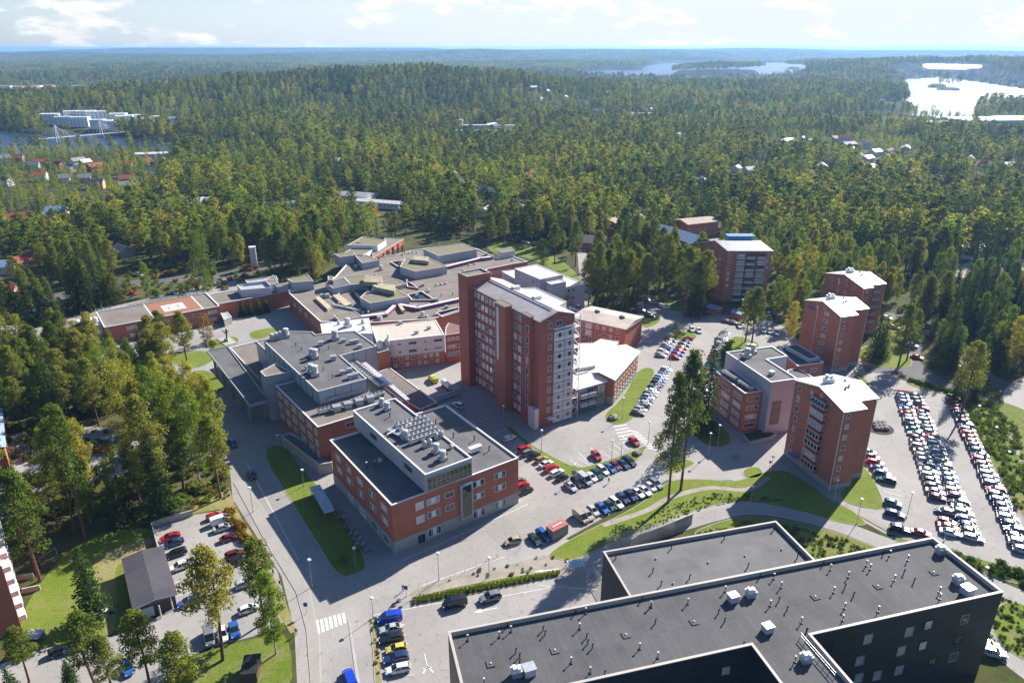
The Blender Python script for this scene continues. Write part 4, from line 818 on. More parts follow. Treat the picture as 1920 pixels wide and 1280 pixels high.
p = HA-hu*3+hv*12; vol(t, [HA-hu*9+hv*6, HA-hu*.1+hv*6, HA-hu*.1+hv*16, HA-hu*9+hv*16], 6.3, WHITE, CLADG, par=.2)
for k in range(4): c = HA-hu*(7.6-k*2.0)+hv*10; q = MB(); q.cyl(c.x, c.y, 6.4, 8.3, .9, n=12); q.cyl(c.x, c.y, 8.3, 8.6, .9, .5, n=12); part(t, 'vent_drum', q, [WHITE])
vol(t, [HB+hu*.1+hv*4, HB+hu*30+hv*4, HB+hu*30+hv*19, HB+hu*.1+hv*19], 6.4, BRICK, BROWNR, cope=WHITE, par=.3)
q = MB(); a_, b_ = HA+hv*(HD+.2), HB+hv*(HD+.2)
for k in range(30): p = a_.lerp(b_, k/29); q.cyl(p.x, p.y, 6.2, 8.1, .05, n=4)
q.tube((*a_, 8.1), (*b_, 8.1), .05, n=4); q.tube((*a_, 7.6), (*b_, 7.6), .04, n=4); part(t, 'railing', q, [WHITE])
for z0, z_, P in ((6.4, 9.8, [(1322, 398), (1345, 425), (1512, 412), (1500, 385)]), (6.4, 10.6, [(1370, 372), (1380, 386), (1552, 368), (1540, 347)])): P = pxpoly([Qx(*p) for p in P], z_); vol(t, P, z_-.5, CLADP, CLADG, z0=z0, par=.4, pw=.25)
t = building('porch', 'small grey entrance porch with a sloping roof at the end of the helipad block', 'porch', G(*Qx(1250, 600))); P = pxpoly([Qx(1228, 548), Qx(1250, 592), Qx(1292, 575), Qx(1262, 540)], 3.2); vol(t, P, 3, CONC, CLADG, par=.1)

# ------------------------------------------------------------------ 9 brick apartment towers on the right
def tower_block(name, label, F, uu, h, L1, L2, ww, step, rise=2.4, windows=7, detail=True):
    vv = Vector((-uu.y, uu.x)); P = [F, F+uu*L1, F+uu*L1+vv*step, F+uu*L2+vv*step, F+uu*L2+vv*ww, F+vv*ww]
    t = building(name, label, 'apartment tower', mid(P), 'brick apartment towers with white roofs'); q = MB(); q.walls(P, 0, h); POLYS[t.name] = [P]; zr = h+rise; hw = ww/2
    m0 = F+vv*hw; m1 = F+uu*L2+vv*hw; hs = h+rise*step/hw
    q.face([(*P[5], h), (*P[0], h), (*m0, zr)]); q.face([(*P[3], h), (*P[4], h), (*m1, zr)]); q.walls(inset(P, -.05), 0, 1.6, 1)
    q.face([(*P[2], h), (*P[3], h), (*P[3], hs), (*P[2], hs)]); part(t, 'wall', q, [BRICKT, CONC])
    o = .35; r = MB(); tt = .2
    e = [F-uu*o-vv*o, F+uu*(L1+o)-vv*o, F+uu*(L1+o)+vv*(step-o), F+uu*(L2+o)+vv*(step-o), F+uu*(L2+o)+vv*(ww+o), F-uu*o+vv*(ww+o)]; k = rise/hw; Z = lambda p: h+tt+rise-abs((p-m0).dot(vv))*k
    ra, rb = m0-uu*o, m1+uu*o
    for poly_ in ([e[0], e[1], F+uu*(L1+o)+vv*hw, ra], [e[2], e[3], rb, F+uu*(L1+o)+vv*hw], [e[4], e[5], ra, rb]): r.face([(*p, Z(p)) for p in poly_])
    lo = [e[0], e[1], e[2], e[3], rb, e[4], e[5], ra]
    for i in range(8): a_, b_ = lo[i], lo[(i+1) % 8]; r.face([(*a_, Z(a_)-.25), (*b_, Z(b_)-.25), (*b_, Z(b_)), (*a_, Z(a_))])
    part(t, 'roof', r, [WROOF])
    q = MB(); c = m0+uu*L2*.35+vv*2.2; z_ = Z(c); q.box((c.x, c.y, z_+.7), (2.4, 1.8, 1.5), 0, math.atan2(uu.y, uu.x)); q.cyl(c.x-.6, c.y, z_+1.4, z_+2.3, .5, n=10); q.cyl(c.x+.6, c.y, z_+1.4, z_+2.1, .45, n=10); q.box((c.x, c.y, z_+1.5), (2.8, 2.2, .1), 0, math.atan2(uu.y, uu.x)); part(t, 'ventilation_unit', q, [WHITE])
    for dx, dy in ((.5, -2.0), (.62, -1.5), (.7, 1.2)): c = m0+uu*L2*dx+vv*dy; fan_unit(t, c.x, c.y, Z(c)-.1, .7, 5)
    q = MB(); a_, b_ = m0+uu*.5-vv*hw*.45, m0+uu*(L2-.5)-vv*hw*.45; q.tube((*a_, Z(a_)+.35), (*b_, Z(b_)+.35), .06, n=4)
    for k_ in range(14): p = a_.lerp(b_, k_/13); q.cyl(p.x, p.y, Z(p)-.1, Z(p)+.35, .04, n=4)
    part(t, 'snow_guard', q, [GALV]); dz = (h-1.6)/windows; zs = [1.6+dz*(i+.55) for i in range(windows)]
    wins(t, P[0], P[1], [(1.5, z) for z in zs], 1.25, 1.35, 1, gl=GLASS)
    q = MB()
    for s in (0.0, ww*.62): p = P[0]+vv*s-uu*.08; q.cyl(p.x, p.y, 0, h-.1, .09, n=6)
    p = P[3]+uu*.06; q.cyl(p.x, p.y, 0, h, .09, n=6); part(t, 'downpipe', q, [WHITE])
    a_ = P[5]; wins(t, P[5], P[0], [(ww*.36, h-.3), (ww*.55, h+.3)], 1.0, .8, 0)
    return t, P, vv, zs, dz
u1 = Vector((.957, .287))
t, P, vv, zs, dz = tower_block('apartment_tower', 'nearest brick apartment tower, with projecting bay windows and a white roof', G(1583.5, 772, 22.6), u1, 22.6, 6.2, 12.1, 18.8, 2.8)
for z in zs:
    q = MB(); c = P[0]+vv*8.2-u1*.55; q.box((c.x, c.y, z-.8), (1.15, 5.0, .14), 0, R(16.7)); q.box((c.x, c.y, z+.72), (1.15, 5.0, .14), 0, R(16.7)); q.box((c.x, c.y, z-.04), (.95, 4.8, 1.38), 1, R(16.7)); q.box((c.x, c.y, z-1.1), (1.0, 4.9, .46), 2, R(16.7)); q.box((c.x, c.y, z+.98), (1.0, 4.9, .38), 2, R(16.7))
    for k in range(5): p = P[0]+vv*(5.8+k*1.2)-u1*1.08; q.box((p.x, p.y, z), (.12, .13, 1.38), 0, R(16.7))
    part(t, 'bay_window', q, [WFR, GLASSD, BRICKT])
wins(t, P[5], P[0], [(2.2, z) for z in zs], 1.0, 1.8, 0)
q = MB(); c = P[0]+vv*8.2-u1*.9; q.box((c.x, c.y, 21.2), (2.0, 5.6, .18), 0, R(16.7)); part(t, 'bay_canopy', q, [BLUEM])
q = MB(); c = P[0]+vv*13.5-u1*1.2; q.box((c.x, c.y, 2.8), (2.4, 2.8, .2), 0, R(16.7)); part(t, 'door_canopy', q, [BLUEM])
t, P, vv, zs, dz = tower_block('apartment_tower', 'middle brick apartment tower whose white roof glares in the sun', G(1577.7, 594, 20.8), Vector((.95, .31)).normalized(), 20.8, 6.6, 13.4, 18.3, 2.6, windows=7)
wins(t, P[5], P[0], [(11.5, z) for z in zs[1:]], 2.2, 1.3, 2); q = MB(); c = P[0]+vv*14-Vector((.95, .31))*.7; q.box((c.x, c.y, 19.4), (1.6, 3.4, .2), 0, R(18)); part(t, 'bay_canopy', q, [BLUEM])
t, P, vv, zs, dz = tower_block('apartment_tower', 'farthest low white roofed brick tower among tall pines', G(*Gx(805, 515), 20), Vector((.95, .31)).normalized(), 20, 4, 11.5, 21, 1.5, windows=6)
wins(t, P[5], P[0], [(s, z) for s in (4, 8, 12, 16) for z in zs], 1.2, 1.2, 1); q = MB()
for z in zs[1:]: c = P[2]+(P[3]-P[2])*.35+Vector((.2, -.7)); q.box((c.x, c.y, z-.6), (3.4, 1.6, 1.0), 0, R(18))
part(t, 'balcony', q, [GALV])
_f, _r, _l = G(*Fx(1730, 610), 23.5), G(*Gx(175, 252), 23.5), G(*Fx(1510, 537), 23.5); ba = ccw([_f, _r, _r+(_l-_f), _l]); t = building('apartment_block', 'wide brick apartment block with stacked glazed balconies and a white metal roof', 'apartment block', mid(ba))
gable(t, ba, 23.2, 2.6, BRICKT, WROOF, along=0); A, B = G(*Fx(1730, 610), 23.5), G(*Gx(175, 252), 23.5); W_ = (B-A).length
zs = [21.2-2.75*i for i in range(8)]; wins(t, A, B, [(1.2, z) for z in zs]+[(W_-1.6, z) for z in zs], 1.2, 1.4, 1)
d_ = (B-A).normalized(); nn = Vector((d_.y, -d_.x)); rz = math.atan2(d_.y, d_.x)
for z in zs:
    for f_ in (.3, .52, .76):
        q = MB(); c = A.lerp(B, f_)+nn*.8; q.box((c.x, c.y, z-.75), (3.6, 1.6, 1.0), 0, rz); q.box((c.x, c.y, z+.3), (3.4, 1.3, 1.0), 1, rz); q.box((c.x, c.y, z-1.3), (3.8, 1.7, .14), 2, rz); part(t, 'balcony', q, [CLADG, GLASS, WHITE])
C_ = ba[0]; A = G(*Fx(1510, 537), 23.5); B = G(*Fx(1730, 610), 23.5); wins(t, A, B, [(s, z) for s in (4, 12) for z in zs], 1.2, 1.4, 1)
q = MB(); c = mid(ba)+Vector((2, 4)); q.box((c.x, c.y, 26.2), (12, 5, 2.6), 0, rz); part(t, 'plant_storey', q, [BLUEM])

# ------------------------------------------------------------------ 10 clinic block next to the towers
cu = pxpoly([Sx(*p) for p in ((1480, 870), (1010, 555), (1490, 495), (1650, 597), (1435, 630), (1755, 832))], 17); t = building('clinic_building', 'red brick clinic with a tall grey clad upper block and white roof coolers', 'clinic', mid(cu))
CLADM = panelmat('mauve_panel', (0.36, 0.315, 0.35), 2.6, 5, .6, .06, .7); vol(t, cu, 16.7, CLADG, LFELT, cope=WHITE, par=.3, pw=.3)
A = G(*Sx(1480, 870), 17); B = G(*Sx(1755, 832), 17); q = MB(); d_ = (B-A).normalized(); nn = Vector((d_.y, -d_.x)); c = (A+B)/2+nn*.06; q.box((c.x, c.y, 8.5), ((B-A).length-.1, .12, 16.9), 0, math.atan2(d_.y, d_.x)); part(t, 'mauve_facing', q, [CLADM])
q = MB(); c = A.lerp(B, .33)+nn*.14; q.box((c.x, c.y, 6.9), ((B-A).length*.36, .12, 7.6), 0, math.atan2(d_.y, d_.x)); part(t, 'stone_facing', q, [mat('brown_stone', (.22, .17, .14), .9)])
cl_ = rect(Sx(1205, 985), Sx(1388, 960), Sx(900, 755), 13); vol(t, cl_, 12.7, BRICK, LFELT, cope=WHITE, par=.3)
A, B = G(*Sx(900, 755), 13), G(*Sx(1205, 985), 13); wins(t, A, B, [((B-A).length*f, z) for f in (.42, .8) for z in (10.8, 7.9, 5.0, 2.2)], 4.2, 1.6, 4); wins(t, A, B, [((B-A).length*.1, z) for z in (10.8, 7.9, 5.0, 2.2)], 1.8, 1.6, 1)
A, B = G(*Sx(1205, 985), 13), G(*Sx(1388, 960), 13); wins(t, A, B, [((B-A).length*.52, z) for z in (10.8, 7.9, 5.0, 2.2)], 3.9, 1.5, 3)
chillers(t, G(*Sx(985, 745), 14), G(*Sx(1125, 830), 14), 12.7, 6, 1.6); chillers(t, G(*Sx(1150, 850), 14), G(*Sx(1285, 925), 14), 12.7, 6, 1.6)
for x, y, s in ((1225, 600, 1.5), (1235, 545, 1.3), (1280, 560, 1.5), (1485, 780, .9)): p = G(*Sx(x, y), 17); fan_unit(t, p.x, p.y, 16.7, s, 0 if s > 1 else 2)
lc = pxpoly([Gx(*p) for p in ((350, 1045), (530, 1020), (345, 898), (225, 925), (280, 985))], 8); t = building('dark_roof_annex', 'low brick annex with black felt roof tucked between the clinic and middle tower', 'annex', mid(lc)); vol(t, lc, 7.7, BRICK, DFELT, cope=WHITE, par=.3)
A, B = G(*Gx(350, 1045), 8), G(*Gx(530, 1020), 8); wins(t, A, B, [(2.2, 5.6), (6.4, 5.6)], 2.4, 1.6, 2); vol(t, pxpoly([Gx(*p) for p in ((270, 910), (430, 1000), (500, 985), (345, 895))], 9), 8.9, CLADG, DFELT, z0=7.6, par=.1)
vol(t, pxpoly([Gx(*p) for p in ((280, 1100), (340, 1130), (460, 1120), (350, 1055), (280, 1070))], 7), 6.6, CLADG, LFELT, par=.2)
t = building('planter_wall', 'low concrete planter wall around a dark hedge bed beside the clinic', 'planter', G(*Hx(430, 870))); q = MB()
PW = [G(*Hx(*p)) for p in ((358, 845), (405, 905), (560, 870), (600, 840))]
for a_, b_ in zip(PW, PW[1:]): c = (a_+b_)/2; q.box((c.x, c.y, .5), ((b_-a_).length, .3, 1.0), 0, math.atan2((b_-a_).y, (b_-a_).x))
part(t, 'wall', q, [CONC]); q = MB(); q.prism(ccw(PW+[G(*Hx(480, 815))]), .02, .7); part(t, 'planting', q, [mat('dark_planting', (.03, .05, .012), 1)])

# ------------------------------------------------------------------ 11 black clad building at the front
DA, DB, DC = G(840, 1185, 18.5), G(1744, 1009, 18.5), G(1876, 1112.5, 18.5); du = (DB-DA).normalized(); dv = Vector((du.y, -du.x)); DL = (DB-DA).length
def dq(p): w_ = G(*p, 18.5)-DA; return w_.dot(du), w_.dot(dv)
w1 = dq((1876, 1112))[1]; i1 = dq((1518, 1188)); i2 = dq((1409, 1210)); i3 = dq((1461, 1280)); i4 = dq((1100, 1280))
def dp(a, b_): return DA+du*a+dv*b_
Pd = [dp(0, 0), dp(0, 48), dp(9, 48), dp(9, i4[1] if False else i2[1]), dp(i2[0], i2[1]), dp(i2[0]-.2, 48), dp(i1[0], 48), dp(i1[0], w1), dp(DL+.8, w1), dp(DL, 0)]
Pd = [dp(0, 0), dp(0, 48), dp(7.5, 48), dp(7.5, i2[1]), dp(i2[0], i2[1]), dp(i2[0], 48), dp(i1[0], 48), dp(i1[0], w1), dp(DL+.6, w1), dp(DL+.6, 0)]
t = building('black_building', 'big black clad building with a dark strip felt roof and pale metal edges', 'office building', mid(Pd)); vol(t, Pd, 17.9, GRAN, DFELT, cope=COPEW, par=.8, pw=.36)
A, B = dp(i1[0], w1), dp(DL+.6, w1); W_ = (B-A).length
for x, y, g_ in ((1808, 1158, 0), (1704, 1181, 1), (1743, 1172, 2), (1628, 1197, 1), (1795, 1196, 2), (1689, 1220, 1), (1732, 1209, 2), (1613, 1237, 1), (1786, 1231, 0), (1684, 1255, 1), (1747, 1240, 2), (1642, 1264, 1), (1611, 1272, 1), (1553, 1214, 2)):
    # each window sits at its surveyed place on the long wall
    best = min(((abs(topx(*A.lerp(B, s/60), z)[0]-x)+abs(topx(*A.lerp(B, s/60), z)[1]-y), s/60*W_, z) for s in range(61) for z in [k*.5 for k in range(4, 35)])); wins(t, A, B, [(best[1], best[2])], 1.7, 2.0, 0, fr=DARKM if g_ == 2 else GALV, gl=GLASST if g_ != 1 else mat('pale_blind_glass', (.45, .47, .46), .1, spec=.8), big=True)
A, B = dp(7.5, i2[1]), dp(i2[0], i2[1]); wins(t, A, B, [((B-A).length-s, z) for s, z in ((4, 14.5), (11, 12.5), (16, 12), (8, 9))], 1.7, 2.0, 0, fr=DARKM, gl=GLASST, big=True)
def S2(x, y): return (840+.2083*x, 1100+.2083*y)
def Jx(x, y): return (1100+.2657*x, 940+.2657*y)
def Kx(x, y): return (1500+.25*x, 960+.25*y)
zz_ = 17.95
for k, pts in ((4, [S2(178, 470), S2(462, 440), S2(567, 390), S2(1240, 225), S2(1185, 365), S2(1825, 165), S2(1725, 545), S2(1888, 625), S2(1108, 672), S2(1280, 760), S2(325, 862), Jx(455, 735), Jx(713, 712), Jx(977, 625), Jx(1320, 535), Jx(1372, 595), Jx(1515, 845), Jx(1295, 725), Jx(1470, 1120), Kx(228, 420), Kx(362, 475), Kx(497, 390), Kx(526, 418), Kx(672, 315), Kx(808, 350), Kx(706, 500), Kx(1045, 590), Kx(1047, 640), Kx(334, 710), Kx(320, 800), Kx(586, 735), Kx(253, 590)]),
                (3, [S2(535, 350), S2(610, 580), S2(645, 620), S2(645, 680), S2(855, 380), S2(873, 420), S2(1148, 230), S2(1248, 445), S2(1258, 500), S2(1298, 540), S2(1745, 115), S2(1865, 315), S2(1410, 780), Jx(930, 780), Jx(972, 840), Jx(1355, 695), Jx(1412, 760), Jx(1550, 920), Jx(1105, 1010), Jx(1220, 530), Kx(172, 385), Kx(625, 305), Kx(778, 450), Kx(853, 515), Kx(335, 560), Kx(400, 620), Kx(45, 890)])):
    for x, y in pts: p = G(x, y+2.5, zz_); fan_unit(t, p.x, p.y, zz_, .82 if k == 4 else .75, k)
for x, y, s in ((*Jx(1030, 690), 1.05), (*Jx(1275, 905), 1.0), (*S2(730, 770), 1.15), (*Kx(1250, 600), 1.15)): p = G(x, y+2, zz_); fan_unit(t, p.x, p.y, zz_, s, 2, R(20))
for x, y in (Jx(1155, 660), S2(618, 785), Jx(1545, 1120), Kx(1050, 300), Kx(1180, 520)):
    p = G(x, y+2, zz_); q = MB(); q.box((p.x, p.y, zz_+.6), (1.5, 1.2, 1.2), 1, R(15)); q.box((p.x, p.y, zz_+1.25), (1.7, 1.4, .1), 0, R(15)); q.box((p.x-.35, p.y, zz_+1.5), (.5, .9, .45), 0, R(15)); q.box((p.x+.35, p.y, zz_+1.5), (.5, .9, .45), 0, R(15)); part(t, 'ventilation_unit', q, [WHITE, GALV])
for x, y in (Jx(278, 940), Jx(758, 848), Kx(115, 635), Kx(585, 555), Kx(1003, 452), S2(385, 690), S2(962, 570)):
    p = G(x, y, zz_); q = MB(); q.box((p.x, p.y, zz_+.05), (1.3, 1.3, .08), 0, R(15)); q.cyl(p.x, p.y, zz_+.09, zz_+.3, .18, .1, n=8, m=1); part(t, 'roof_drain', q, [DFELT, WHITE])
q = MB(); a_, b_ = G(*Kx(0, 940), zz_), G(*Kx(260, 1240), zz_); q.tube((*a_, zz_+1), (*b_, zz_+1), .08, n=6); q.tube((*a_, zz_+.5), (*b_, zz_+.5), .05, n=6)
for k in range(8): p = a_.lerp(b_, k/7); q.cyl(p.x, p.y, zz_, zz_+1, .05, n=5)
part(t, 'guard_rail', q, [GALV])
XA, XB = G(1130, 1033, 14), G(1457, 977, 14); xa = (XA-DA).dot(du); xb = (G(1520, 1043, 14)-DA).dot(du); xd = -(XB-DA).dot(dv)
Pa = [DA+du*xa-dv*.06, DA+du*xb-dv*.06, DA+du*xb-dv*xd, DA+du*xa-dv*xd]; t = building('lower_annex', 'lower grey roofed annex with drying puddle stains, attached behind the black building', 'annex', mid(Pa)); vol(t, Pa, 13.4, mat('annex_wall', (.11, .10, .09), .8), feltmat('annex_felt', (0.135, 0.132, 0.14), R(104.8), 7, 3.4, .14, .8, .85), cope=COPEW, par=.75, pw=.32)
for x, y, k in ((*Jx(205, 405), 3), (*Jx(465, 500), 3), (*Jx(525, 590), 3), (*Jx(725, 545), 3), (*Jx(597, 335), 3), (*Jx(970, 265), 3), (*Jx(1317, 205), 3), (*Jx(1137, 465), 3), (*Jx(1485, 400), 3), (*Jx(490, 405), 5), (*Jx(857, 432), 5), (*Jx(1118, 385), 5), (*Jx(1375, 340), 5), (*Jx(610, 580), 5)): p = G(x, y, 13.4); fan_unit(t, p.x, p.y, 13.4, .8 if k == 3 else .35, k)

# ------------------------------------------------------------------ 12 smaller buildings round the site
def gbox(name, label, cat, F, Rr, Lf, ze, rise, wall, roof, group=None, ov=.5, win=None, **kw):
    r4 = rect(F, Rr, Lf, ze, **kw); t = building(name, label, cat, mid(r4), group); p = gable(t, r4, ze, rise, wall, roof, ov=ov)
    if win:
        for a_, b_ in ((p[0], p[1]), (p[2], p[3]), (p[1], p[2])):
            n_ = max(1, int((b_-a_).length/win)); wins(t, a_, b_, grid(a_, b_, n_, [1.7+2.9*k for k in range(max(1, int(ze/2.9)))], win/2), 1.3, 1.3, 1)
    return t, p
t, p = gbox('blue_roof_block', 'long brick block with a pale blue metal roof behind tall pines', 'apartment block', Fx(1410, 552), Fx(1556, 525), Fx(1050, 440), 9, 3.2, BRICKT, mat('pale_blue_roof', (.33, .43, .58), .4, spec=.5), win=4)
t, p = gbox('row_house', 'brown brick row block with a tan roof, right of the blue roofed block', 'row house', Fx(1375, 385), Fx(1645, 355), Fx(1228, 345), 8.5, 1.4, BRICKT, mat('tan_roof', (.42, .32, .25), .8), win=3.5)
t, p = gbox('row_house', 'brown brick row block with a tan roof, half hidden left of the blue roof', 'row house', Fx(742, 378), Fx(1010, 325), Fx(716, 322), 8.5, 1.4, BRICKT, MATS['tan_roof'], win=3.5)
for k, (P, lb) in enumerate((([Sx(800, 82), Sx(915, 112), Sx(975, 92), Sx(840, 55)], 'small red brick shed with a blue roof in the shade of the big apartment block'), ([Sx(1062, 132), Sx(1165, 165), Sx(1200, 145), Sx(1090, 105)], 'small red brick shed with a blue roof beside the parked white car'))):
    P = pxpoly(P, 3); t = building('brick_shed', lb, 'shed', mid(P)); vol(t, P, 2.9, BRICK, BLUEM, par=.08, pw=.1)
t, p = gbox('garage_building', 'low garage with a large dark tiled roof beside the lawn', 'garage', (253, 1139), (326, 1109), (233, 1049), 3.2, .5, mat('stained_timber', (.10, .07, .05), .9), feltmat('garage_tiles', (.085, .08, .095), R(-28), .35, 1.2, .12, .7, .5), ov=.5)
q = MB(); a_, b_ = G(268, 1150, 1.2), G(318, 1130, 1.2); c = a_.lerp(b_, .2); q.box((c.x, c.y-.3, 1.3), (2.4, .15, 2.3), 0, R(28)); part(t, 'garage_door', q, [CLADG]); q = MB(); q.cyl(b_.x+.8, b_.y-.6, 0, 3.1, .12, n=6); q.cyl(c.x+2.6, c.y-.4, 0, 3.1, .12, n=6); part(t, 'post', q, [WHITE])
t = building('retaining_wall', 'low dark retaining wall with a sloping metal cap at the car park corner', 'wall', G(320, 975)); q = MB()
for a_, b_, h_ in ((G(310, 1075), G(286, 988), 1.6), (G(286, 988), G(362, 966), 1.6)): c = (a_+b_)/2; q.box((c.x, c.y, h_/2), ((b_-a_).length, .35, h_), 0, math.atan2((b_-a_).y, (b_-a_).x)); 
q.face([(*G(286, 984), 1.7), (*G(362, 964), .6), (*G(358, 958), .6), (*G(288, 973), 1.7)], 1); part(t, 'wall', q, [CONC, DARKM])
t = building('apartment_block', 'white balconied red brick apartment block cut off by the left edge of the lawn', 'apartment block', G(30, 1180)); a_, b_ = G(42, 1180), G(-6, 990); d_ = (b_-a_).normalized(); nn = Vector((d_.y, -d_.x)); P = ccw([a_, b_, b_-nn*14, a_-nn*14]); vol(t, P, 15, BRICK, BROWNR)
rz = math.atan2(d_.y, d_.x)
for z in (2.4, 5.3, 8.2, 11.1, 14):
    for f_ in [.06+.125*k for k in range(8)]: c = a_.lerp(b_, f_)+nn*.6; q = MB(); q.box((c.x, c.y, z-.5), (2.7, 1.2, 1.0), 0, rz); q.box((c.x, c.y, z-1.05), (2.8, 1.3, .12), 0, rz); part(t, 'balcony', q, [WHITE])
t = building('apartment_block', 'brick block with a blue and white metal roof at the left edge behind the pines', 'apartment block', G(-10, 860)); a_, b_ = G(20, 880), G(12, 806); d_ = (b_-a_).normalized(); nn = Vector((d_.y, -d_.x)); P = ccw([a_, b_, b_-nn*12, a_-nn*12]); gable(t, P, 7, 2, BRICK, mat('pale_blue_roof', (.33, .43, .58)))
t = building('site_hut', 'long blue grey roofed building at the far left edge beside the road', 'hut', G(10, 660)); vol(t, pxpoly([(-60, 612), (-60, 640), (32, 628), (33, 611)], 4.5), 4.2, WHITE, CLADG, cope=WHITE, par=.3)
t = building('red_container', 'reddish roofed metal container parked between cars on the asphalt', 'container', G(1044, 1002)); P = rect((1037, 996), (1066, 982), (1023, 986), 2.7); q = MB(); q.prism(P, .1, 2.7, 0, 1); part(t, 'body', q, [mat('beige_corrugated', (.36, .30, .25), .7), mat('red_corrugated', (.45, .13, .11), .7)])
P4 = P; q = MB(); c = mid(P); q.box((c.x, c.y, 2.8), (.25, 3, .12), 0, R(-50)); part(t, 'roof_rib', q, [WHITE])
t = building('bike_shelter', 'open glass roofed bicycle shelter near the garden hedge', 'shelter', G(1080, 1070)); P = rect((1067, 1064), (1098, 1060), (1063, 1050), 2.6); q = MB(); q.prism(P, 2.5, 2.6, bottom=True); part(t, 'roof', q, [mat('milky_glass', (.5, .55, .58), .2)]); q = MB()
for p in inset(ccw(P), .15): q.cyl(p.x, p.y, 0, 2.5, .06, n=6)
for k in range(6): a_ = P[0].lerp(P[1], k/5); b_ = P[3].lerp(P[2], k/5); q.tube((*a_, 2.65), (*b_, 2.65), .05, n=4)
part(t, 'frame', q, [GALV])
t = building('bike_roof', 'pale glazed canopy over the bicycle stands beside the laboratory', 'shelter', G(600, 930)); P = rect((608, 962), (628, 955), (580, 913), 2.8); q = MB(); q.prism(P, 2.7, 2.8, bottom=True); part(t, 'roof', q, [mat('milky_glass', (.5, .55, .58), .2)]); q = MB()
for p in inset(ccw(P), .2): q.cyl(p.x, p.y, 0, 2.7, .07, n=6)
part(t, 'frame', q, [GALV])
t = building('chimney_tower', 'slim pale concrete ventilation tower standing at the forest edge', 'tower', G(478, 503)); p = G(478, 503); q = MB(); q.box((p.x, p.y, 5.5), (3.0, 3.0, 11), 0, .3); q.box((p.x, p.y, 11.2), (3.3, 3.3, .4), 0, .3); part(t, 'shaft', q, [CLADP])
t = building('ramp_wall', 'sloping concrete ramp wall with a vertical bar fence above the curved road', 'wall', G(1260, 1000)); q = MB(); a_, b_ = G(1296, 982), G(1180, 1030); n_ = 14
for k in range(n_): s, e = a_.lerp(b_, k/n_), a_.lerp(b_, (k+1)/n_); c = (s+e)/2; q.box((c.x, c.y, 1.5), ((e-s).length, .4, 3.0), 0, math.atan2((e-s).y, (e-s).x))
part(t, 'wall', q, [CONC]); q = MB(); a_, b_ = G(1262, 1002), G(1135, 1034)
for k in range(60): p = a_.lerp(b_, k/59); q.cyl(p.x, p.y, 0, 4.4, .05, n=4)
part(t, 'bar_fence', q, [COPE])
t = building('courtyard_fence', 'vertical bar fence screening the sunken yard left of the annex', 'fence', G(1127, 1120)); q = MB(); a_, b_ = G(1112, 1074), G(1140, 1120)
for k in range(26): p = a_.lerp(b_, k/25); q.cyl(p.x, p.y, 0, 2.2, .05, n=4)
q.tube((*a_, 2.1), (*b_, 2.1), .06, n=4); part(t, 'bars', q, [COPE])
flush_windows()

# ------------------------------------------------------------------ 13 houses, riverside flats, bridge and town in the distance
ORD = ['first', 'second', 'third', 'fourth', 'fifth', 'sixth', 'seventh', 'eighth', 'ninth', 'tenth', 'eleventh', 'twelfth', 'thirteenth', 'fourteenth', 'fifteenth', 'sixteenth', 'seventeenth', 'eighteenth', 'nineteenth', 'twentieth']
def ordw(k):
    return ORD[k] if k < 20 else ('twenty-' if k < 29 else 'thirty-')+ORD[(k-20) % 10] if (k-19) % 10 else ('thirtieth' if k == 29 else 'fortieth')
RC = {'red': mat('house_roof_red', (.36, .09, .05), .8), 'grey': mat('house_roof_grey', (.28, .28, .29), .7), 'black': mat('house_roof_black', (.06, .06, .065), .7), 'white': mat('house_roof_white', (.75, .74, .72), .5), 'blue': mat('house_roof_blue', (.22, .32, .48), .5), 'tan': mat('house_roof_tan', (.42, .31, .22), .8)}
WC = {'white': WHITE, 'brick': BRICKT, 'yellow': mat('house_wall_yellow', (.55, .42, .22), .8), 'grey': mat('house_wall_grey', (.4, .41, .42), .8)}
